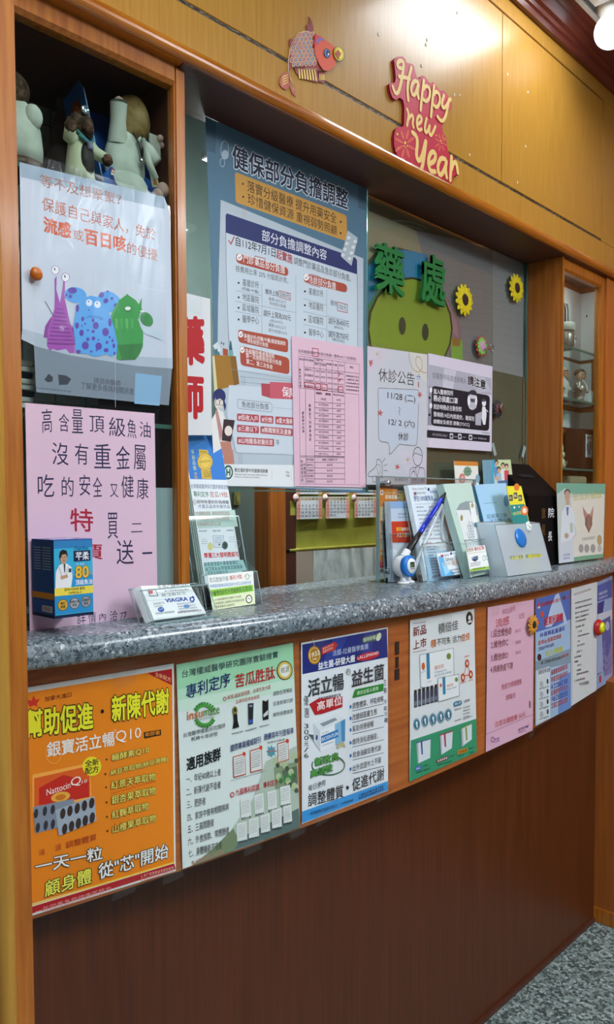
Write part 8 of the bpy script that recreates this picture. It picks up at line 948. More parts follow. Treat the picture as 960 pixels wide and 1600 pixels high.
'bursts':[[1426.1,2125.2,1421.5,2123.2,1412.3,2121.9,1402.2,2122,1395,2123.4,1393.4,2125.5,1398,2127.5,1407.1,2128.7,1417.2,2128.7,1424.5,2127.3],[1403.1,2101,1399.1,2101.3,1394.6,2104.7,1391.2,2110.1,1390.4,2115.4,1392.3,2118.5,1396.2,2118.3,1400.8,2114.8,1404.1,2109.4,1405,2104.2],[1375.9,2091.8,1373.8,2093.6,1374,2099.1,1376.6,2106.4,1380.5,2112.6,1384.3,2115.4,1386.5,2113.7,1386.2,2108.1,1383.6,2100.8,1379.7,2094.6],[1352.7,2099.4,1353.7,2102.4,1359.9,2108.3,1369,2115,1377.4,2120,1382,2121.2,1381,2118.2,1374.7,2112.1,1365.6,2105.4,1357.2,2100.6],[1350.8,2125.8,1355.2,2127.8,1364,2129,1373.7,2128.9,1380.8,2127.6,1382.3,2125.6,1377.8,2123.5,1369,2122.4,1359.3,2122.4,1352.4,2123.8],[1372.9,2149.6,1376.8,2149.5,1381.2,2146.1,1384.5,2140.8,1385.4,2135.6,1383.5,2132.5,1379.6,2132.7,1375.1,2136.1,1371.9,2141.4,1371,2146.5],[1400,2159.5,1402.2,2157.8,1401.9,2152.2,1399.3,2144.8,1395.3,2138.5,1391.5,2135.6,1389.3,2137.3,1389.6,2143,1392.2,2150.3,1396.1,2156.6],[1424.1,2152.4,1423,2149.3,1416.5,2143.1,1407.1,2136.1,1398.4,2131.1,1393.8,2129.9,1394.8,2132.9,1401.2,2139,1410.6,2146,1419.4,2151.1],[1550.2,2173.2,1547,2171.8,1540.7,2170.9,1533.7,2170.8,1528.8,2171.6,1527.7,2172.9,1530.8,2174.3,1537.1,2175.2,1544.1,2175.3,1549.1,2174.5],[1534.4,2157.1,1531.7,2157.2,1528.5,2159.4,1526.2,2162.8,1525.6,2166.2,1526.9,2168.3,1529.6,2168.2,1532.8,2166,1535.1,2162.6,1535.7,2159.2],[1515.6,2150.6,1514.1,2151.7,1514.3,2155.4,1516,2160.2,1518.7,2164.3,1521.4,2166.2,1522.9,2165.1,1522.7,2161.4,1520.9,2156.6,1518.2,2152.5],[1499.3,2155.2,1500.1,2157.2,1504.4,2161.2,1510.7,2165.7,1516.6,2169.1,1519.8,2169.9,1519,2168,1514.7,2163.9,1508.3,2159.4,1502.5,2156],[1498,2172.6,1501.1,2173.9,1507.2,2174.8,1514,2174.9,1518.9,2174.1,1520,2172.8,1516.8,2171.4,1510.7,2170.5,1503.9,2170.5,1499.1,2171.2],[1513.3,2188.5,1516,2188.4,1519.2,2186.3,1521.5,2182.9,1522.1,2179.5,1520.8,2177.4,1518,2177.5,1514.9,2179.6,1512.6,2183,1512,2186.4],[1532.1,2195.2,1533.6,2194.2,1533.5,2190.5,1531.7,2185.6,1528.9,2181.4,1526.3,2179.5,1524.8,2180.6,1525,2184.3,1526.7,2189.2,1529.5,2193.3],[1548.8,2190.9,1548,2188.8,1543.6,2184.7,1537.1,2180.1,1531.1,2176.7,1527.9,2175.8,1528.6,2177.8,1533,2181.9,1539.5,2186.5,1545.5,2190]],
'sparks':[[1391.6,2129.4,1390.5,2126.5,1387.9,2124.6,1385.3,2124.8,1384.2,2127,1385.3,2129.9,1387.9,2131.8,1390.5,2131.6],[1386.1,2120.8,1385.4,2119.4,1383.9,2118.5,1382.4,2118.5,1381.8,2119.4,1382.4,2120.8,1383.9,2121.7,1385.4,2121.7],[1397.4,2124.4,1396.7,2122.9,1395,2121.8,1393.2,2121.8,1392.5,2122.8,1393.2,2124.3,1394.9,2125.4,1396.7,2125.5],[1391.6,2119.5,1390.9,2118.3,1389.4,2117.3,1387.9,2117.3,1387.3,2118.1,1387.9,2119.3,1389.4,2120.2,1390.9,2120.3],[1363.9,2138.3,1362.9,2136,1360.6,2134.4,1358.3,2134.5,1357.3,2136.2,1358.3,2138.5,1360.6,2140.1,1362.9,2140],[1365.7,2110.7,1365.1,2109.5,1363.6,2108.7,1362.2,2108.6,1361.5,2109.4,1362.2,2110.6,1363.6,2111.5,1365.1,2111.6],[1524.8,2176.4,1524,2174.7,1522.1,2173.5,1520.2,2173.4,1519.4,2174.7,1520.2,2176.4,1522.1,2177.6,1524,2177.6],[1527.6,2172.2,1527,2170.9,1525.6,2170,1524.1,2170,1523.5,2170.8,1524.1,2172.1,1525.5,2173,1527,2173.1],[1506.4,2182.4,1505.8,2181.1,1504.4,2180.2,1503,2180.2,1502.4,2181.1,1502.9,2182.3,1504.4,2183.2,1505.8,2183.3],[1537.9,2186,1537.3,2184.7,1535.8,2183.8,1534.3,2183.8,1533.7,2184.7,1534.3,2185.9,1535.8,2186.9,1537.3,2186.9],[1386.1,2091.6,1385.3,2088.5,1383.4,2086.8,1381.4,2087.4,1380.6,2089.9,1381.4,2093,1383.4,2094.7,1385.3,2094.2]],
'Happy':[[8.2,[1373.9,2278,1371.9,2277.4,1367.3,2276,1363.2,2276.1,1360.6,2278.2,1360.3,2281.6,1362.6,2286,1366.7,2290,1372.3,2293.1,1377.2,2294.1,1380.7,2292.8,1381.7,2287.2,1380.1,2276.9,1377.3,2264.8,1373.7,2252,1370,2240.4,1366.3,2230.5,1362,2223.5,1356.9,2219.5,1352,2219.7,1347.5,2224.4,1344.7,2228.1,1344.2,2228.8]],[8.2,[1409,2293.4,1407.3,2288.5,1403.3,2277.1,1399.4,2264.6,1396.6,2252.7,1395.7,2241.1,1397,2229.6,1398.2,2222.4,1398.4,2221]],[8.2,[1366.4,2258.3,1368.7,2258.9,1373.2,2260,1380,2261.8,1389.1,2264.1,1396,2265.9,1400.6,2267.1,1402.9,2267.7]],[8.2,[1432.7,2271.6,1430.3,2271.4,1424.8,2270.9,1418.5,2267.2,1412.3,2259.1,1409,2250.6,1409.6,2242.9,1412.6,2238.4,1417.6,2238,1422.5,2241.5,1426.6,2248.8,1430.4,2257.1,1433.9,2265.7,1434.9,2266.8,1432.5,2258.1,1431.5,2249.1,1433.4,2242.9,1435,2239.5,1435.3,2238.8]],[8.2,[1455,2283.7,1454.6,2281.7,1453.8,2277.9,1452.6,2272.1,1451.1,2264.4,1449.5,2256.3,1448,2247.8,1446.6,2239,1445.2,2229.7,1444.1,2222.8,1443.4,2218.2,1443.1,2215.9]],[8.2,[1453.5,2264.7,1455.6,2267,1460.5,2272.5,1466.8,2275.7,1474,2274.8,1478,2269.6,1477.6,2259.9,1473.8,2250.8,1467.2,2244,1460.6,2240.8,1455.2,2241.5,1452,2242.5,1451.3,2242.7]],[8.2,[1493.8,2286.1,1493.4,2284,1492.7,2279.7,1491.6,2273.4,1490.1,2264.9,1488.7,2256.2,1487.2,2247.4,1485.8,2238.4,1484.3,2229.3,1483.2,2222.4,1482.5,2217.9,1482.1,2215.6]],[8.2,[1492.2,2266.8,1494.5,2269.2,1499.9,2274.9,1506.3,2277.6,1513,2275.2,1516.6,2269.2,1516.1,2259.9,1512.5,2251.4,1506.4,2244.9,1500,2242.1,1494,2243.5,1490.4,2245,1489.6,2245.3]],[8.2,[1532.4,2279.6,1530.7,2275.7,1526.7,2266.8,1524.7,2258.4,1526.1,2252.5,1530.2,2250.9,1536.8,2254.6,1543,2260.4,1547.6,2267.4,1551.8,2273.4,1555.9,2277.6,1558.4,2280,1558.9,2280.5]],[8.2,[1551.9,2277,1550.9,2272.4,1548.5,2261.5,1544.8,2249,1539.6,2236.6,1533.6,2227,1527,2221,1520,2219.1,1512.9,2221.3,1508.4,2223.4,1507.5,2223.8]]],
'new':[[7.2,[1394.8,2200.4,1395.1,2199.9,1395.9,2198.9,1397.1,2197.3,1398.6,2195.2,1399.4,2192.1,1399.4,2187.9,1398.5,2182.6,1396.9,2176.3,1395.7,2171.6,1394.9,2168.4,1394.5,2166.8]],[7.2,[1398.5,2181.3,1401.1,2184.3,1407.2,2191.1,1412.4,2194.8,1415.4,2192.9,1416.2,2188.2,1414.8,2181.7,1414.5,2176.2,1416.2,2172.8,1417.6,2171,1417.8,2170.7]],[7.2,[1433,2182.1,1435.4,2183.8,1440.9,2187.7,1445.4,2192.4,1447.3,2197.4,1446.4,2201,1442.6,2202.7,1438.2,2201.5,1433.7,2197.1,1430.7,2191,1429.6,2183.8,1430.4,2177.4,1433.2,2172.6,1437.4,2171.2,1442.9,2173.8,1446.6,2176.1,1447.4,2176.5]],[7.2,[1465.8,2205.3,1464.3,2201.3,1460.9,2192,1459.3,2182.9,1460.5,2175.7,1464.2,2174.3,1470.1,2180.3,1474.9,2187.5,1477.5,2193.9,1477.8,2194,1476.1,2186,1476,2178.5,1479,2174.3,1483.2,2174.9,1488.3,2180.8,1493,2187.9,1497,2194.8,1499.4,2199.2,1499.9,2200]]],
'Year':[[10.7,[1414.7,2158.3,1417.7,2157.8,1424.6,2156.7,1429.9,2152.7,1431.8,2145.2,1431.4,2135.8,1429.4,2125.3,1428.9,2115.9,1431.1,2108.5,1435.6,2105.8,1442.2,2108.9,1449.5,2119.5,1457,2138.4,1461.8,2151.5,1462.7,2154.1]],[10.7,[1463.7,2155.4,1462.3,2148.1,1459.1,2131.3,1455.5,2114.6,1452,2101.6,1447.7,2091.4,1442.3,2084,1436.1,2080,1429.2,2079.7,1422.2,2081.6,1415.5,2085,1411.4,2087.3,1410.6,2087.8]],[10.7,[1478.7,2112.1,1482.3,2114.1,1490.7,2118.9,1497.6,2125.4,1500.9,2133.4,1500.3,2139.3,1495.8,2142.2,1489.9,2141.4,1483.1,2136.9,1477.6,2129.3,1473.9,2118.7,1473.7,2108.9,1477.7,2101,1484.1,2097.4,1492.6,2098.7,1498.3,2100.4,1499.4,2100.8]],[10.7,[1539.6,2140.1,1536.3,2139.9,1528.8,2139.4,1520.8,2135.1,1513.8,2125.7,1510.4,2115.6,1511.4,2106.1,1515.1,2100.6,1521.1,2100.2,1528,2105.1,1535.6,2115.2,1541.3,2125.6,1544.2,2134.8,1544.4,2136.2,1542,2127.7,1541.1,2117.6,1543.2,2108.7,1545,2103.3,1545.4,2102.2]],[10.7,[1564.8,2153.1,1564.6,2151.4,1564.3,2148,1563.9,2143,1563.3,2136.3,1562.7,2129.6,1562.2,2123,1561.6,2116.5,1561,2110,1560.6,2105.2,1560.3,2101.9,1560.2,2100.3]],[10.7,[1564.2,2125.8,1565.9,2129.2,1569.7,2137.1,1574.9,2143.4,1581.3,2145.9,1586.3,2142.9,1589.3,2133.8,1590.8,2127.2,1591.1,2125.9]]],
},
}
def flat_shape(mb, pts, y, dep, m):
    return mb.prism([(a/1000, b/1000) for a, b in zip(pts[::2], pts[1::2])], 1, y-dep, y, m)
fish = empty('paper_fish', (1.1, 0, 2.15), 'red paper-cut carp with a gold coin in its mouth on the header wall', 'decoration')
FC = CUT['fish']
red_scale = ink('a84a48'); head_m = ink('d84a20')
fb = MB(); flat_shape(fb, FC['body_edge'], -.0015, .0008, ink('f0e4d0')); flat_shape(fb, FC['body'], -.0024, .0008, red_scale)
for k, (x, z, ax, az, bx, bz) in enumerate(FC['scales']):
    for q, (sc_, col) in enumerate(((1, 'f2dcb0'), (.8, 'a83a3c'), (.52, '8098b0' if k % 3 else 'c0808a'))):
        fb.add([((x+(ax*math.cos(t)+bx*math.sin(t))*sc_)/1000, -.0034-.00025*q-.00004*k, (z+(az*math.cos(t)+bz*math.sin(t))*sc_)/1000) for t in [2*math.pi*i/12 for i in range(12)]], [tuple(range(12))], ink(col))
fb.build('fish_body', fish)
fh = MB(); flat_shape(fh, FC['head'], -.0052, .0008, head_m); 
flat_shape(fh, FC['brow'], -.0061, .0003, ink('5a6ac0')); flat_shape(fh, FC['forehead'], -.0061, .0002, ink('c83440'))
for k, c in (('eye0', '1c1c24'), ('eye1', '3a7ac0'), ('eye2', '141820'), ('eye3', 'f4f4f8')): flat_shape(fh, FC[k], -.0064-.0003*int(k[-1]), .0003, ink(c))
fh.build('fish_head', fish)
fc_ = MB(); flat_shape(fc_, FC['coin0'], -.0068, .0005, ink('281a0c')); flat_shape(fc_, FC['coin1'], -.0073, .0004, ink('f2d81c')); flat_shape(fc_, FC['coin2'], -.0077, .0003, ink('3a2a0c')); flat_shape(fc_, FC['coin3'], -.008, .0003, ink('f6e02c')); flat_shape(fc_, FC['coin4'], -.0083, .0003, ink('a82a18')); fc_.build('coin', fish)
for k in ('fin_top', 'fin_side', 'fin_belly', 'fin_small', 'tail_a', 'tail_b'):
    m = MB(); flat_shape(m, FC[k], -.0012, .0008, ink('8a3038' if 'tail' not in k else 'b85a50'))
    for p in FC.get(k+'_rays', []): flat_shape(m, p, -.0021, .0003, ink('f0d060'))
    m.build('tail_fin' if 'tail' in k else 'fin', fish)
hn = empty('new_year_sign', (1.47, 0, 2.11), 'red paper-cut greeting with cream lettering on the header wall', 'decoration')
HC = CUT['happy']
mb = MB(); flat_shape(mb, HC['edge'], -.0006, .0018, ink('a01828')); mb.build('edge_layer', hn)  # darker red outline set off behind the red board
mb = MB(); flat_shape(mb, HC['red'], -.0045, .001, ink('c0203a')); 
for p in HC['bursts']: flat_shape(mb, p, -.0056, .0003, ink('d85a4a'))
for p in HC['sparks']: flat_shape(mb, p, -.0059, .0003, ink('f0c060'))
mb.build('red_board', hn)
for word in ('Happy', 'new', 'Year'):
    mb = MB()
    for i, (wd, f) in enumerate(HC[word]):
        pts = list(zip(f[::2], f[1::2])); h = wd/2000; yy = -.0062-.00012*i
        for (x0, z0), (x1, z1) in zip(pts, pts[1:]):
            yy -= 4e-6
            x0, z0, x1, z1 = [v/1000 for v in (x0, z0, x1, z1)]; l = math.hypot(x1-x0, z1-z0)
            if l < 1e-6: continue
            ux, uz = (x1-x0)/l*h, (z1-z0)/l*h
            mb.add([(x0-uz, yy, z0+ux), (x0+uz, yy, z0-ux), (x1+uz, yy, z1-ux), (x1-uz, yy, z1+ux)], [(0, 1, 2, 3)], ink('eec878'))
        for x0, z0 in pts:
            yy -= 2e-6
            mb.add([(x0/1000+h*math.cos(t), yy-.00002, z0/1000+h*math.sin(t)) for t in [2*math.pi*q/12 for q in range(12)]], [tuple(range(12))], ink('eec878'))
    mb.build('lettering_'+word.lower(), hn)
# bits of old tape left on the header
for i, (x, z) in enumerate([(1.8275, 2.4413), (1.9323, 2.4355), (1.5848, 2.3024), (1.6076, 2.3092), (1.6516, 2.1868), (1.9227, 2.2933), (1.8820, 2.1885), (1.4556, 2.3177), (1.3048, 2.3211), (1.4759, 2.3807), (1.4723, 2.3689), (1.5967, 2.4918)]):
    tag(MB().box((x-.0028, -.0012, z-.0035), (x+.0022, -.0001, z+.003), pmat('old_tape_white', 'e0d8c4', .5), .0005).build('tape_scrap', None, (x, 0, z)), 'tiny whitish scrap of old tape on the honey coloured header', 'tape', 'tape scraps on the header')

# ------------------------------------------------------------------ medicine box on the pink sign
bx = empty('medicine_box', (.564, -.02, 1.204), 'blue fish oil box with a doctor printed on it, stuck on the pink sign', 'box')
bb = MB(); X0, X1, YF, YB, Z0, Z1 = .5335, .5925, -.05, .012, 1.2035, 1.310
bb.box((X0, YF, Z0), (X1, YB, Z1), pmat('box_blue', '1c78b8', .25, .5), .0008); bb.build('box_body', bx)
def fq(mb, u0, v0, u1, v1, col, d=.0003, m=None):
    mb.add([(X0+(X1-X0)*u, YF-d, Z0+(Z1-Z0)*v) for u, v in ((u0, v0), (u1, v0), (u1, v1), (u0, v1))], [(0, 1, 2, 3)], m or ink(col)); return mb
def fe(mb, u, v, ru, rv, col, d):
    mb.add([(X0+(X1-X0)*(u+ru*math.cos(t)), YF-d, Z0+(Z1-Z0)*(v+rv*math.sin(t))) for t in [2*math.pi*i/20 for i in range(20)]], [tuple(range(20))], ink(col)); return mb
def fp(mb, pts, col, d): mb.add([(X0+(X1-X0)*u, YF-d, Z0+(Z1-Z0)*v) for u, v in pts], [tuple(range(len(pts)))], ink(col)); return mb
def ft(mb, t, u0, v0, u1, v1, col, d, b=.01):
    vs, fs = glyphs(t, b); ax, bx_ = min(v[0] for v in vs), max(v[0] for v in vs); az, bz = min(v[1] for v in vs), max(v[1] for v in vs)
    mb.add([(X0+(X1-X0)*(u0+(p-ax)/(bx_-ax)*(u1-u0)), YF-d-e, Z0+(Z1-Z0)*(v0+(q-az)/(bz-az)*(v1-v0))) for p, q, e in vs], fs, ink(col)); return mb
fr_ = MB(); fq(fr_, 0, 0, 1, 1, '38b0d8'); fq(fr_, 0, .9, 1, 1, '2c80bc', .0004); fq(fr_, 0, .05, 1, .3, '2890c8', .0004); fq(fr_, 0, 0, 1, .04, '101c44', .0005)
fq(fr_, 0, .29, 1, .39, 'f0dc50', .0006); fp(fr_, [(.35, .39), (1, .39), (1, .54), (.4, .54)], '1c98d8', .0005)
ft(fr_, 'EPA+DHA 80%', .25, .345, .78, .38, '302c18', .0008); ft(fr_, 'OMEGA-3', .35, .3, .68, .33, '302c18', .0008)
for u, c in ((.2, 'd8a838'), (.5, 'a8acb4'), (.8, '9ca0a8')): fe(fr_, u, .165+.02*u, .135, .075, '5a5030', .0006); fe(fr_, u, .165+.02*u, .12, .067, c, .0008)
for u, a, b in ((.2, '專利', '認證'), (.5, '深海小魚', '萃取'), (.8, '超臨界', '萃取')):
    ft(fr_, a, u-.03*len(a), .17+.02*u, u+.03*len(a), .205+.02*u, '2a2418', .001); ft(fr_, b, u-.06, .125+.02*u, u+.06, .16+.02*u, '2a2418', .001)
fq(fr_, .5, .72, .94, .86, '142048', .0006); ft(fr_, '芊柔', .55, .735, .9, .845, 'f0f4fa', .0009, .02); ft(fr_, 'Chen Rou', .52, .87, .88, .92, '1c3a7c', .0008, 0)
ft(fr_, '80', .52, .49, .9, .665, '6a4810', .0008, .06); ft(fr_, '80', .53, .495, .89, .66, 'e8b838', .001, .03); ft(fr_, '%', .91, .53, .98, .57, 'c89828', .001); ft(fr_, '頂級魚油', .53, .41, .98, .48, 'f4f8fa', .001, .01); ft(fr_, '高濃度', .56, .665, .78, .70, 'b8dcec', .0008, 0)
fp(fr_, [(.02, .39), (.04, .6), (.12, .68), (.2, .705), (.32, .7), (.44, .65), (.46, .52), (.42, .39)], 'eef0f2', .0007)
fp(fr_, [(.2, .7), (.31, .7), (.26, .55)], 'dfe8ee', .0009); fp(fr_, [(.235, .695), (.275, .695), (.27, .6), (.25, .58)], '24283c', .001)
fe(fr_, .235, .775, .085, .075, 'd0a080', .001); fp(fr_, [(.2, .74), (.27, .74), (.28, .69), (.2, .7)], 'c89878', .0009); fp(fr_, [(.13, .8), (.15, .86), (.22, .885), (.31, .87), (.34, .82), (.325, .775), (.3, .825), (.2, .82), (.165, .78), (.15, .76)], '18140f', .0012)
for u in (.205, .265): fe(fr_, u, .785, .012, .006, '201810', .0013)
fe(fr_, .238, .745, .03, .006, '9a4a40', .0013); fp(fr_, [(.15, .545), (.33, .56), (.34, .52), (.16, .5)], 'd0a080', .0011); fq(fr_, .36, .585, .43, .635, '304050', .0011)
fp(fr_, [(.1, .66), (.13, .67), (.2, .54), (.18, .53)], 'c8ccd2', .001); fp(fr_, [(.36, .66), (.34, .67), (.28, .55), (.3, .54)], 'c8ccd2', .001)
fr_.build('front_print', bx)
lf = MB(); YL = X0-.0003
def lq(y0, v0, y1, v1, col, d=.0003): lf.add([(X0-d, YB+(YF-YB)*y0, Z0+(Z1-Z0)*v0), (X0-d, YB+(YF-YB)*y1, Z0+(Z1-Z0)*v0), (X0-d, YB+(YF-YB)*y1, Z0+(Z1-Z0)*v1), (X0-d, YB+(YF-YB)*y0, Z0+(Z1-Z0)*v1)], [(0, 1, 2, 3)], ink(col))
lq(0, 0, 1, 1, '1a4c90'); lq(0, .24, 1, .32, 'b88018', .0005); lq(0, 0, 1, .04, '0c1434', .0005); lq(.45, .07, .9, .15, 'c8ccd0', .0005)
for i in range(9): lq(.5+.042*i, .08, .515+.042*i+.008*(i % 2), .14, '22262c', .0007)
for i in range(9): lq(.12, .9-.035*i, .42, .912-.035*i, '8aa8cc', .0005); lq(.5, .9-.035*i, .88, .912-.035*i, '8aa8cc', .0005)
lf.build('side_print', bx)
lt = MB(); lt.box((X0-.0004, YF-.0004, Z1), (X1+.0004, YB, Z1+.0012), pmat('box_lid_blue', '3a4ca8', .22), .0004); lt.add([(X0+.01, YF+.02, Z1+.0015), (X1-.02, YF+.02, Z1+.0015), (X1-.02, YF+.034, Z1+.0015), (X0+.01, YF+.034, Z1+.0015)], [(0, 1, 2, 3)], ink('d8e8f4')); lt.add([(X1-.018, YF+.03, Z1+.0015), (X1-.006, YF+.034, Z1+.0015), (X1-.012, YF+.05, Z1+.0015)], [(0, 1, 2)], ink('e8f0f8')); lt.build('lid', bx)
# ------------------------------------------------------------------ things standing on the counter
class Frame:
    """local frame of a leaning leaflet: s along its width, d towards the room, v up the sheet"""
    def __init__(s, O, U, V):
        U = Vector(U).normalized(); V = Vector(V).normalized(); s.O = Vector(O); s.U = U; s.V = V; s.N = U.cross(V)
        M = Matrix((U, s.N, V)).transposed().to_4x4(); M.translation = s.O; s.M = M
def frame_of(key): _, O, U, V = DATA[key][0]; return Frame(O, U, V)
def leaf_thing(name, key, label, cat, thick=.0008, back=None, group=None):
    mb = print_sheet(MB(), key, thick, back)
    return tag(mb.build(name, None, base_of(mb)), label, cat, group)
def plain_copies(name, key, n, label, cat, group, step, shift=0.0, col=None, drop=0.0):
    """more sheets of the same kind stacked behind the front one"""
    desc, ops = DATA[key]; f = [v/1000 for v in ops[0][2]]; pts = list(zip(f[::2], f[1::2])); S = surface(desc)
    mb = MB(); k = len(pts); base = None
    mb.add([S(x, z, 0) for x, z in pts]+[S(x, z, -step*.8) for x, z in pts], [tuple(range(k)), tuple(range(2*k-1, k-1, -1))]+[(i, (i+1) % k, k+(i+1) % k, k+i) for i in range(k)], ink(col or ops[0][1]))
    Nn = Vector(S(0, 0, 1))-Vector(S(0, 0, 0)); U = Vector(S(1, 0, 0))-Vector(S(0, 0, 0))
    b0 = base_of(mb); first = mb.build(name, None, b0); tag(first, label, cat, group)
    first.location = Vector(b0)-Nn*step-U*shift
    for i in range(1, n):
        c = first.copy(); COL.objects.link(c); c.location = Vector(b0)-Nn*step*(i+1)-U*shift*(i+1)
def holder(name, fr, s0, s1, back, front, d0, d1, label, mat=None, cheek=.9, cat='holder'):
    """clear acrylic leaflet holder: leaning back plate, floor, front pocket plate and two cheeks"""
    mat = mat or acrylic; t = .0018
    r = empty(name, tuple(fr.O+fr.U*((s0+s1)/2)), label, cat)
    MB().box((s0, d0-t, .0015), (s1, d0, back), mat, .0004, fr.M).build('back_plate', r)
    MB().box((s0, d1, .0015), (s1, d1+t, front), mat, .0004, fr.M).build('pocket_plate', r)
    MB().box((s0, d0, .0015), (s1, d1, .0035), mat, 0, fr.M).build('floor_plate', r)
    for a in (s0, s1-t):
        MB().prism([(d0, .0015), (d1, .0015), (d1, front), (d0, min(back, front*1.25+.01))], 0, a, a+t, mat, 0, False, fr.M).build('side_plate', r)
    e = MB().box((s0, d1-.0002, front-.0016), (s1, d1+t+.0002, front+.0002), acrylic_edge, 0, fr.M).box((s0, d0-t-.0002, back-.0016), (s1, d0+.0002, back+.0002), acrylic_edge, 0, fr.M)
    for a in (s0, s1-.0016): e.box((a, d1+t-.0004, .002), (a+.0016, d1+t+.0004, front), acrylic_edge, 0, fr.M); e.box((a, d0-t, .002), (a+.0016, d0, back), acrylic_edge, 0, fr.M)
    e.build('polished_edge', r)
    # foot that props the leaning plate
    O = fr.O; ft = MB()
    b = fr.O+fr.N*(d0-t)
    ft.box((s0+fr.O.x, max(b.y+.001, fr.O.y), 1.1802), (s1+fr.O.x, b.y+.05, 1.182), mat); ft.build('foot_plate', r)
    return r
# business cards
F = frame_of('card')
leaf_thing('business_card', 'card', 'front business card with blue lettering and red heart in the clear card holder', 'card', .0005)
plain_copies('business_card', 'card', 7, 'white business card packed behind the front card in the clear holder', 'card', 'business cards behind the front one', .0016, .0012, 'e8ecec')
holder('card_holder', F, -.012, .114, .066, .05, -.015, .012, 'small clear acrylic business card holder near the counter edge')
tag(MB().box((F.O.x-.01, F.O.y-.02, 1.1801), (F.O.x+.114, F.O.y-.0145, 1.1828), acrylic_edge, .001).build('acrylic_block', None, (F.O.x+.05, F.O.y-.017, 1.18)), 'low clear acrylic ledge in front of the business card holder', 'block')
# tall leaflet and its stand
F = frame_of('talleaf')
leaf_thing('leaflet', 'talleaf', 'tall white leaflet with blue top and gold award beside the left wooden post', 'leaflet', .0012)
plain_copies('leaflet', 'talleaf', 3, 'leaflet tucked behind the tall gold award leaflet', 'leaflet', 'leaflets behind the tall one', .0035, .002, 'c4dcd0')
leaf_thing('leaflet_card', 'pocketcard', 'small green and white card on the front pocket of the tall leaflet stand', 'card', .0006)
P = frame_of('pocketcard')
holder('leaflet_stand', Frame(P.O, P.U, F.V), -.012, .106, .172, .062, -.030, -.004, 'clear acrylic stand holding the tall gold award leaflet')
# acrylic sign frame with stand-off bolts
af = empty('acrylic_sign_frame', (1.59, .07, 1.18), 'wide clear acrylic sign frame with bolts behind the leaflets', 'frame')
MB().box((1.387, .0640, 1.1812), (1.794, .0660, 1.42), acrylic, .0006).build('front_panel', af)
MB().box((1.387, .0705, 1.1812), (1.794, .0725, 1.42), acrylic, .0006).build('back_panel', af)
e = MB()
for a, b in (((1.387, .0638, 1.1812), (1.3895, .0727, 1.42)), ((1.7915, .0638, 1.1812), (1.794, .0727, 1.42)), ((1.387, .0638, 1.4175), (1.794, .0662, 1.42)), ((1.387, .0703, 1.4175), (1.794, .0727, 1.42))): e.box(a, b, acrylic_edge)
e.build('polished_edge', af)
MB().box((1.382, .045, 1.1801), (1.80, .092, 1.1812), acrylic).build('foot_plate', af)
for z in (1.404, 1.206):
    MB().lathe((1.4065, .0635, z), [(0, -.014), (.0055, -.014), (.0065, -.012), (.0065, -.001), (.0045, 0), (.0045, .010), (0, .010)], chrome, 18, 1).build('standoff_bolt', af)
leaf_thing('orange_flyer', 'orangeleaf', 'orange printed flyer clamped inside the clear acrylic sign frame', 'flyer', .0004)
# blue booklets
leaf_thing('booklet', 'booklet', 'front blue grey booklet with a red band, left of the salmon leaflet', 'booklet', .0014, 'dce4ec')
plain_copies('booklet', 'booklet', 5, 'blue grey booklet stacked behind the red banded one', 'booklet', 'booklets behind the red banded one', .0022, .0011, 'c4d2e0')
F = frame_of('booklet'); holder('booklet_stand', F, -.010, .082, .14, .11, -.0155, .004, 'clear acrylic stand holding the blue grey booklets')
# salmon oil leaflet
F = frame_of('salmon')
leaf_thing('leaflet', 'salmon', 'long white and pale blue leaflet behind the blue pen', 'leaflet', .001)
plain_copies('leaflet', 'salmon', 4, 'white leaflet stacked behind the long pale blue one', 'leaflet', 'leaflets behind the pale blue one', .0016, .0014, 'dce8f0')
leaf_thing('leaflet_card', 'salmoncard', 'pale blue card on the pocket of the stand behind the pen holder', 'card', .0006)
holder('leaflet_stand', F, -.022, .150, .19, .085, -.0085, .016, 'clear acrylic stand with the long pale blue leaflet and blue pocket card')
# mint leaflet
F = frame_of('mint')
leaf_thing('leaflet', 'mint', 'mint green folder with a grey circle and white tag, right of the pen', 'leaflet', .0012)
plain_copies('leaflet', 'mint', 6, 'mint green folder packed behind the front one', 'leaflet', 'mint folders behind the front one', .002, .0016, 'b4ccc8')
leaf_thing('leaflet_card', 'mintcard', 'white card with red characters and lime foot on the mint folder stand', 'card', .0006)
holder('leaflet_stand', F, -.016, .112, .185, .09, -.0155, .014, 'clear acrylic stand holding the mint green folders')
# light blue and yellow booklets
leaf_thing('booklet', 'ltblue', 'light blue booklet about infectious diseases behind the frosted front box', 'booklet', .009, '4a8cac')
leaf_thing('booklet', 'yellow', 'yellow and teal booklet standing beside the black suggestion box', 'booklet', .002, 'e0d840')
# upper leaflets
leaf_thing('leaflet', 'germs', 'white leaflet with cartoon germs and orange top edge in the back row', 'leaflet', .0012)
leaf_thing('leaflet', 'family', 'leaflet with a family photo in the back row', 'leaflet', .0014)
plain_copies('leaflet', 'family', 9, 'leaflet with blue top edge stacked behind the family photo', 'leaflet', 'family leaflets behind the front one', .0016, .0022, '9cc4d8')
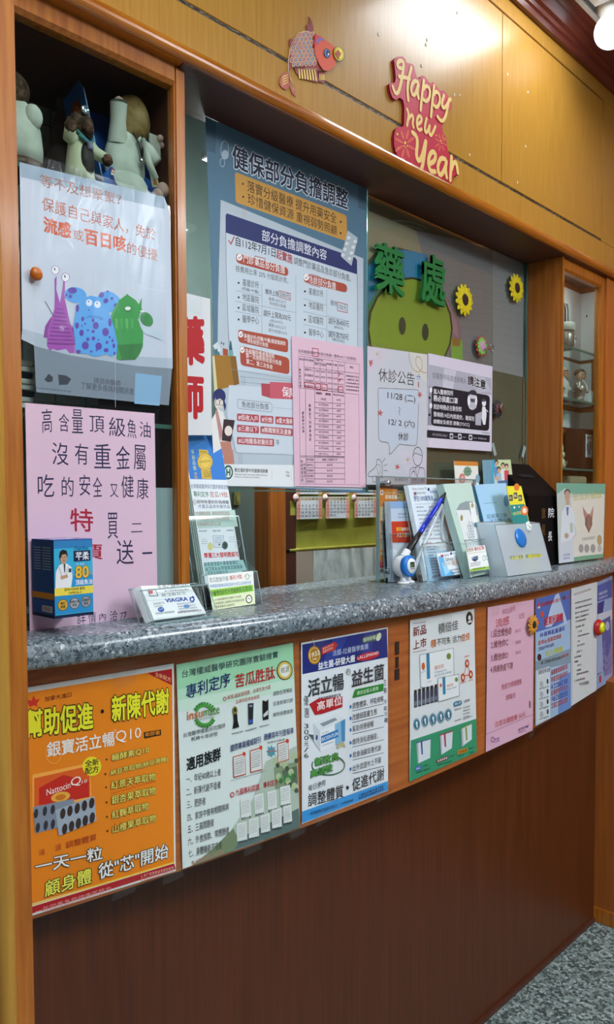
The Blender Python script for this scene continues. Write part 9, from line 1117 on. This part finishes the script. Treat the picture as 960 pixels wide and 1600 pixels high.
# frosted front box
F = frame_of('acryltext'); F = Frame(F.O-F.N*.0022, F.U, F.V)
fbx = holder('brochure_box', F, 0, .224, .150, .131, -.045, 0, 'empty frosted acrylic box at the front with a blue disc on it', frost)
leaf_thing('sticker_label', 'acryltext', 'yellow lettered label stuck on the lower front of the frosted box', 'label', .0002)
def on_frame(fr, s, d, v): return fr.O+fr.U*s+fr.N*d+fr.V*v
R3 = fr_R = F.M.to_3x3()
dsc = MB().lathe(tuple(on_frame(F, .105, .002, .093)), [(0, 0), (.0235, 0), (.0245, .002), (.023, .004), (.012, .0052), (0, .0055)], blue_p, 28, 1, R3)
tag(dsc.build('blue_disc', None, tuple(on_frame(F, .105, .002, .093))), 'flat round blue disc stuck on the frosted box', 'magnet')
cl = empty('white_clip', tuple(on_frame(F, .158, .002, .123)), 'small white flower shaped clip on the top edge of the frosted box', 'clip')
m = MB()
for i in range(5):
    a = 2*math.pi*i/5; m.ball(tuple(on_frame(F, .158+.0085*math.cos(a), .004, .121+.0085*math.sin(a))), (.0065, .003, .0065), white_p, 10)
m.build('petals', cl); MB().ball(tuple(on_frame(F, .158, .006, .121)), .0045, pmat('clip_cream', 'd8dcc8', .5), 10).build('clip_centre', cl)
# black suggestion box
sb = empty('suggestion_box', (2.05, .05, 1.18), 'black suggestion box with slanted slotted top beside the right cabinet', 'box')
BX0, BX1, YF2, YB2, ZF, ZB = 1.9535, 2.1440, 0.0000, 0.1000, 1.3804, 1.4715
MB().prism([(YF2, 1.1805), (YB2, 1.1805), (YB2, ZB), (YF2+.006, ZF+.003), (YF2, ZF-.004)], 0, BX0, BX1, black_box, .0012).build('box_body', sb)
sl = (ZB-ZF)/(YB2-YF2)
def top_pt(x, t): return (x, YF2+(YB2-YF2)*t, ZF+(ZB-ZF)*t+.0022)
q = MB(); q.add([top_pt(BX0+.055, .52), top_pt(BX0+.135, .52), top_pt(BX0+.135, .62), top_pt(BX0+.055, .62)], [(0, 1, 2, 3)], pmat('slot_black', '020203', .9)); q.build('slot', sb)
def btext(mb, t, x0, z0, x1, z1, col):
    vs, fs = glyphs(t, .01); ax, bx_ = min(v[0] for v in vs), max(v[0] for v in vs); az, bz = min(v[1] for v in vs), max(v[1] for v in vs)
    mb.add([(x0+(p-ax)/(bx_-ax)*(x1-x0), YF2-.0006-e, z0+(r-az)/(bz-az)*(z1-z0)) for p, r, e in vs], fs, ink(col))
lt2 = MB(); 
btext(lt2, '院', *(2.0700, 1.3158, 2.1067, 1.3435), 'e8eaec'); btext(lt2, '長', *(2.0695, 1.2496, 2.0940, 1.2762), 'e8eaec'); btext(lt2, '意', *(2.0290, 1.3143, 2.0529, 1.3439), '6a4c28'); btext(lt2, '見', *(2.0308, 1.2673, 2.0538, 1.2967), '6a4c28'); lt2.build('lettering', sb)
# plastic sheet with flyer, leaning on the right cabinet
sheet_thing('flyer', 'drflyer', 'flyer of a doctor and a bitter melon in a plastic sleeve beside the black box', 'flyer', sleeve_soft, film_off=.003)

# pen holder with pen
ph = empty('pen_holder', (1.43, .028, 1.18), 'white ball shaped pen holder with blue ring and feet, in front of the leaflets', 'pen holder')
c = Vector((1.4175, .022, 1.2175)); ax_ = Vector((.02, -1.0, .08)).normalized()
Q = Vector((0, 0, 1)).rotation_difference(ax_).to_matrix()
MB().ball(tuple(c), (.0235, .0235, .0245), white_p, 24).build('ball_body', ph)
MB().lathe(tuple(c), [(0, .010), (.0225, .010), (.0245, .015), (.0245, .021), (.0215, .024), (.017, .0245), (0, .0245)], blue_p, 30, 2, Q).build('blue_ring', ph)
cp_ = MB().lathe(tuple(c), [(0, .0248), (.0172, .0248), (.0165, .0268), (0, .0275)], white_p, 28, 2, Q); cp_.build('front_cap', ph)
lg = MB()
U2 = Q @ Vector((1, 0, 0)); V2 = Q @ Vector((0, 1, 0))
side = ax_.cross(Vector((0, 0, 1))).normalized()*-1
if side.x < 0: side = -side
upv = side.cross(ax_); upv = upv if upv.z > 0 else -upv
def capq(a, b, w_, h_, m): 
    p = c+ax_*.0278
    lg.add([tuple(p+side*(a+dx*w_)+upv*(b+dz*h_)) for dx, dz in ((-1, -1), (1, -1), (1, 1), (-1, 1))], [(0, 1, 2, 3)], m)
capq(0, .003, .0085, .006, ink('3a4438')); capq(-.003, .003, .003, .0035, ink('a0d090')); capq(.004, .003, .0022, .0035, ink('a0d090')); capq(0, -.006, .0085, .001, ink('8a9090'))
lg.build('badge', ph)
for dx, dy in ((-.011, -.010), (.015, -.004)):
    f = MB().tube([(c.x+dx*.7, c.y+dy*.6, c.z-.018), (c.x+dx*1.0, c.y+dy, c.z-.027), (c.x+dx*1.15, c.y+dy*1.2, 1.1835)], [.008, .006, .0085], white_p, 12)
    f.lathe((c.x+dx*1.15, c.y+dy*1.2, 1.1803), [(0, 0), (.013, 0), (.0145, .0015), (.011, .0045), (0, .006)], white_p, 18); f.build('foot', ph)
MB().tube([(c.x+.006, c.y-.001, c.z+.02), (1.4345, .0205, 1.2525)], [.0095, .0082], white_p, 14).build('socket', ph)
st = MB().tube([(1.441, .004, 1.2145), (1.475, .012, 1.252), (1.525, .016, 1.305), (1.568, .018, 1.355)], .0042, clear_mat('milky_strap', 'eef2f4', .1, .1, opacity=.6, body='e4ecf0'), 8)
st.tube([(1.568, .018, 1.355), (1.572, .018, 1.335), (1.566, .019, 1.30), (1.572, .02, 1.272), (1.592, .02, 1.262), (1.606, .02, 1.272)], [.004, .0035, .003, .0025, .002, .0015], MATS['milky_strap'], 8)
st.build('strap', ph)
pn = empty('ballpoint_pen', (1.4385, .02, 1.2500), 'metallic blue ballpoint pen with black grip standing in the white pen holder', 'pen')
A_, B_ = Vector((1.4385, .02, 1.2525)), Vector((1.5815, .02, 1.3785)); D_ = B_-A_
def pt(t): return tuple(A_+D_*t)
MB().tube([pt(.0), pt(.02), pt(.16), pt(.30)], [.0062, .0078, .0072, .0060], black_p, 16).build('grip', pn)
MB().tube([pt(.30), pt(.31), pt(.56)], [.0058, .0062, .0060], pen_blue, 16).build('lower_barrel', pn)
MB().tube([pt(.565), pt(.57), pt(.91), pt(.92)], [.0054, .0058, .0056, .005], pen_blue, 16).build('upper_barrel', pn)
MB().tube([pt(.92), pt(.93), pt(.97), pt(.985), pt(1.03)], [.0056, .0062, .0052, .0028, .0024], black_p, 14).build('cap', pn)
off_ = Vector((.006, -.003, -.006))
MB().tube([tuple(Vector(pt(.91))+off_*.6), tuple(Vector(pt(.86))+off_*1.3), tuple(Vector(pt(.66))+off_*1.25)], [.0022, .002, .0013], black_p, 8).build('clip', pn)

# ------------------------------------------------------------------ toys in the left cabinet
hx = empty('toy_box', (.735, .09, 1.84), 'blue open toy box of the dancing hamster leaning in the left cabinet', 'box')
T0 = Vector((.683, .045, 1.8408)); TU = Vector((1, 0, 0)); TV = Vector((-.02, .30, 1)).normalized(); TF = Frame(T0, TU, TV); W_, H_ = .112, .205
MB().box((0, -.06, 0), (W_, -.057, H_), toy_blue, 0, TF.M).build('back_card', hx)
for a in (0, W_-.002): MB().prism([(0, 0), (-.06, 0), (-.06, H_), (-.01, H_), (0, H_*.9)], 0, a, a+.002, toy_blue, 0, False, TF.M).build('side_card', hx)
MB().box((0, -.06, 0), (W_, 0, .002), toy_blue, 0, TF.M).build('bottom_card', hx)
spt = MB()
for sc_, col in ((1, '8a4a1c'), (.72, 'b0682c'), (.4, '7a3c14')):
    spt.add([tuple(TF.M @ Vector((-.0006-.0003*(1-sc_), -.030+.017*sc_*math.cos(t), .152+.03*sc_*math.sin(t)))) for t in [2*math.pi*i/18 for i in range(18)]], [tuple(range(18))], ink(col))
spt.box((-.0005, -.0012, 0), (.0006, .0006, H_*.9), ink('a8d0f0'), 0, TF.M); spt.build('side_picture', hx)
fl = MB().prism([(.0, 0), (W_, 0), (W_, .03), (.098, .052), (.06, .062), (.02, .052), (0, .03)], 1, 0, .0015, toy_blue, 0, False, TF.M); fl.build('front_flap', hx)
lb = MB()
def lp(pts, col, d): lb.add([tuple(TF.M @ Vector((s, d, v))) for s, v in pts], [tuple(range(len(pts)))], ink(col))
def ltx(t, s0, v0, s1, v1, hh, col, d, b=.03):
    vs, fs = glyphs(t, b); ax, bx_ = min(v[0] for v in vs), max(v[0] for v in vs); az, bz = min(v[1] for v in vs), max(v[1] for v in vs)
    lb.add([tuple(TF.M @ Vector((s0+(p-ax)/(bx_-ax)*(s1-s0), d+e, v0+(p-ax)/(bx_-ax)*(v1-v0)+(r-az)/(bz-az)*hh))) for p, r, e in vs], fs, ink(col))
lp([(.052+.026*math.cos(t), .045+.018*math.sin(t)) for t in [math.pi*i/14 for i in range(15)]], 'd88020', .0019); lp([(.052+.022*math.cos(t), .045+.015*math.sin(t)) for t in [math.pi*i/14 for i in range(15)]], 'e8e0b8', .0021)
for i in range(4): a = math.pi*(i+.6)/4.2; lp([(.052, .045), (.052+.02*math.cos(a-.1), .045+.014*math.sin(a-.1)), (.052+.02*math.cos(a+.1), .045+.014*math.sin(a+.1))], '4a6a30', .0022)
lp([(.012, .026), (.016, .05), (.03, .047), (.036, .053), (.056, .046), (.062, .036), (.09, .036), (.094, .018), (.088, .007), (.05, .014), (.022, .016)], '1c3c80', .0024)
lp([(.016, .036), (.019, .048), (.03, .045), (.036, .05), (.052, .044), (.052, .034), (.03, .037)], 'f0e8dc', .0026)
ltx('Dancing', .018, .037, .052, .037, .0105, 'b82828', .0029); lp([(.024, .02), (.026, .033), (.05, .03), (.052, .017)], 'd8b838', .0026)
lp([(.027, .026), (.05, .022), (.05, .0195), (.027, .0235)], '2a2418', .0028)
ltx('HAMSTER', .034, .019, .091, .012, .0145, 'f4f0e8', .0031, .06); ltx('HAMSTER', .034, .019, .091, .012, .0145, '1c3c80', .0033, .005); lb.build('printed_label', hx)
cdm = MB().add([tuple(TF.M @ Vector((s, .0018, v))) for s, v in ((.0955, .04), (.111, .045), (.1105, .066), (.096, .07))], [(0, 1, 2, 3)], ink('d8cca8')); cdm.add([tuple(TF.M @ Vector((s, .002, v))) for s, v in ((.099, .045), (.108, .047), (.107, .058), (.1, .06))], [(0, 1, 2, 3)], ink('b87848')); cdm.build('side_tag', hx)
hm = empty('plush_toy', (.735, .07, 1.845), 'white coated plush hamster with stethoscope sitting in the blue toy box', 'toy')
b = MB().ball((.735, .07, 1.905), (.036, .024, .056), cream, 20).ball((.735, .066, 1.868), (.04, .026, .03), cream, 16); b.build('coat_body', hm)
MB().ball((.757, .08, 1.985), (.031, .026, .042), tan_fur, 22, jit=.035).ball((.735, .085, 2.0), (.014, .012, .016), tan_fur, 12, jit=.04).build('head', hm)
s_ = MB().tube([(.72, .066, 1.935), (.716, .058, 1.965), (.7125, .05, 1.990)], [.0165, .0125, .0135], cream, 16, False); s_.lathe((.7125, .05, 1.990), [(.0135, 0), (.0105, .001), (.0095, -.012)], cream, 16); s_.build('raised_sleeve', hm)
MB().ball((.7125, .049, 1.989), (.009, .008, .010), pink_p, 12).ball((.717, .047, 1.982), .005, pink_p, 8).build('hand', hm)
s_ = MB().tube([(.752, .062, 1.94), (.768, .052, 1.93), (.778, .045, 1.915)], [.016, .014, .012], cream, 14); s_.build('sleeve', hm)
MB().box((.768, .047, 1.925), (.79, .05, 1.962), pmat('toy_book', 'b0aca0', .6), .001).build('book', hm)
for p in ((.788, .046, 1.958), (.792, .05, 1.95)): MB().ball(p, .006, pink_p, 10).build('paw', hm)
MB().ball((.785, .036, 1.872), (.011, .009, .012), pink_p, 12).ball((.776, .037, 1.862), (.010, .008, .01), pink_p, 12).build('foot', hm)
sh = MB().tube([(.742, .055, 1.955), (.745, .043, 1.935), (.748, .04, 1.915)], .0016, black_p, 8).tube([(.757, .052, 1.955), (.752, .042, 1.935), (.748, .04, 1.915)], .0016, black_p, 8)
sh.lathe((.748, .041, 1.908), [(0, 0), (.0055, 0), (.006, -.003), (0, -.004)], chrome, 14, 1); sh.build('stethoscope', hm)
lp_ = MB().tube([(.752, .043, 1.945), (.758, .038, 1.91), (.77, .034, 1.885)], [.004, .006, .005], cream, 10); lp_.build('lapel', hm)
# little doctor figurine with curly dark hair
df = empty('doctor_figurine', (.642, .05, 1.84), 'small curly haired animal doctor figurine in ivory coat beside the blue toy box', 'figurine')
MB().lathe((.642, .05, 1.8405), [(0, 0), (.024, 0), (.022, .02), (.02, .04), (.017, .062), (.01, .072), (0, .074)], coat_w, 18).build('coat', df)
MB().ball((.645, .034, 1.875), (.012, .009, .028), choc, 16).build('belly', df)
MB().ball((.6425, .046, 1.930), (.019, .018, .018), dark_fur, 18, jit=.1).ball((.645, .032, 1.922), (.011, .01, .010), dark_fur, 12, jit=.08).build('head', df)
MB().ball((.626, .048, 1.928), (.006, .007, .011), dark_fur, 10, jit=.1).ball((.659, .048, 1.928), (.006, .007, .011), dark_fur, 10, jit=.1).build('ear', df)
MB().lathe((.6405, .031, 1.947), [(0, 0), (.0065, 0), (.006, -.0025), (0, -.0015)], pmat('head_mirror', 'c8dcec', .1, .5, .8), 16, 1).build('head_mirror', df)
for q, hand in (((.622, .044, 1.905), (.616, .03, 1.915)), ((.664, .042, 1.895), (.676, .028, 1.884))):
    a = MB().tube([(.642+(q[0]-.642)*.6, .046, 1.905), q, hand], [.010, .0095, .008], coat_w, 12); a.build('arm', df)
    MB().ball(hand, (.009, .008, .009), dark_fur, 12, jit=.1).build('paw', df)
MB().tube([(.630, .036, 1.916), (.640, .029, 1.904), (.648, .027, 1.897), (.655, .033, 1.91)], .0022, teal_p, 8).tube([(.632, .033, 1.908), (.642, .026, 1.899)], .003, teal_p, 8).build('stethoscope', df)
MB().tube([(.645, .027, 1.9), (.646, .025, 1.89)], [.004, .005], pmat('striped_tie', '9aa0c0', .6), 8).build('tie', df)
# white plush at the left end
wt = empty('plush_toy', (.56, .075, 1.84), 'white round bodied plush toy at the left end of the top shelf', 'toy')
MB().lathe((.556, .075, 1.853), [(0, 0), (.034, .002), (.036, .02), (.033, .05), (.026, .075), (.016, .088), (0, .092)], cream, 22).build('body', wt)
MB().ball((.548, .07, 1.957), (.024, .022, .024), dark_fur, 16, jit=.06).build('head', wt)
MB().ball((.568, .05, 1.918), (.014, .012, .018), cream, 12).build('arm', wt)
MB().lathe((.556, .075, 1.8405), [(0, 0), (.04, 0), (.041, .006), (.036, .014), (0, .014)], brown_base, 22).build('base', wt)
tag(MB().ball((.604, .055, 1.8495), (.012, .010, .009), choc, 14).ball((.611, .05, 1.848), (.006, .006, .006), choc, 10).build('small_animal_figure', None, (.604, .055, 1.84)), 'tiny dark brown animal figure on the shelf beside the white plush', 'figurine')
dp = empty('plush_toy', (.69, .2, 1.84), 'dim dark plush animal at the back of the top shelf', 'toy')
MB().ball((.70, .2, 1.905), (.04, .035, .064), pmat('dark_plush', '4a3a38', .9), 18).build('body', dp); MB().ball((.715, .19, 2.0), (.034, .03, .034), MATS['dark_plush'], 18, jit=.03).ball((.718, .158, 1.995), (.012, .01, .009), pink_p, 10).build('head', dp)
for x in (.694, .738): MB().ball((x, .19, 2.03), (.010, .006, .012), MATS['dark_plush'], 10).build('ear', dp)

# ------------------------------------------------------------------ ceiling lights
def panel_light(x, y, sx, sy, power):
    r = empty('ceiling_light', (x, y, 2.66), 'unseen square ceiling light panel in the mineral ceiling', 'ceiling light', 'square ceiling panels')
    fr2 = MB()
    for a, b in (((x-sx/2-.02, y-sy/2-.02), (x+sx/2+.02, y-sy/2)), ((x-sx/2-.02, y+sy/2), (x+sx/2+.02, y+sy/2+.02)), ((x-sx/2-.02, y-sy/2), (x-sx/2, y+sy/2)), ((x+sx/2, y-sy/2), (x+sx/2+.02, y+sy/2))):
        fr2.box((*a, 2.675), (*b, 2.6995), white_metal, .001)
    fr2.build('frame', r)
    m = emit_mat('diffuser_%d_%d' % (int(x*100), int(y*100)), LAMP_COLOUR, power/(sx*sy)/math.pi)
    MB().box((x-sx/2, y-sy/2, 2.682), (x+sx/2, y+sy/2, 2.699), m).build('diffuser', r)
for (x, y), (sx, sy), p in PANEL_LIGHTS: panel_light(x, y, sx, sy, p)
gl = empty('globe_light', (2.135, -.135, 2.62), 'bright white globe lamp under the ceiling at the far right', 'ceiling light')
MB().lathe((2.135, -.135, 2.62), [(0, .0795), (.035, .0795), (.035, .055), (.025, .04), (0, .04)], white_metal, 24).build('lamp_base', gl)
MB().ball((2.135, -.135, 2.622), .044, emit_mat('globe_glass', LAMP_COLOUR, GLOBE_POWER/(4*math.pi*.044**2)/math.pi), 28).build('globe', gl)

tl = empty('fill_tube', (1.55, .2, 2.03), 'added unseen fill tube under the soffit behind the large blue window poster', 'lamp')
MB().box((1.02, .17, 2.05), (2.1, .23, 2.0645), white_metal, .002).build('lamp_housing', tl)
MB().tube([(1.04, .2, 2.036), (2.08, .2, 2.036)], .013, emit_mat('tube_glass', LAMP_COLOUR, TUBE_POWER/(2*math.pi*.013*1.04)/math.pi), 12).build('tube', tl)
kl = empty('added_cabinet_lamp', (2.35, .06, 2.045), 'added unseen lamp strip under the top of the right display cabinet', 'lamp')
MB().box((2.2, .0355, 2.057), (2.43, .056, 2.0655), white_metal, .001).build('lamp_housing', kl)
MB().box((2.21, .037, 2.054), (2.42, .054, 2.0572), emit_mat('lamp_strip', LAMP_COLOUR, CABINET_POWER/(.21*.017)/math.pi)).build('lamp_diffuser', kl)
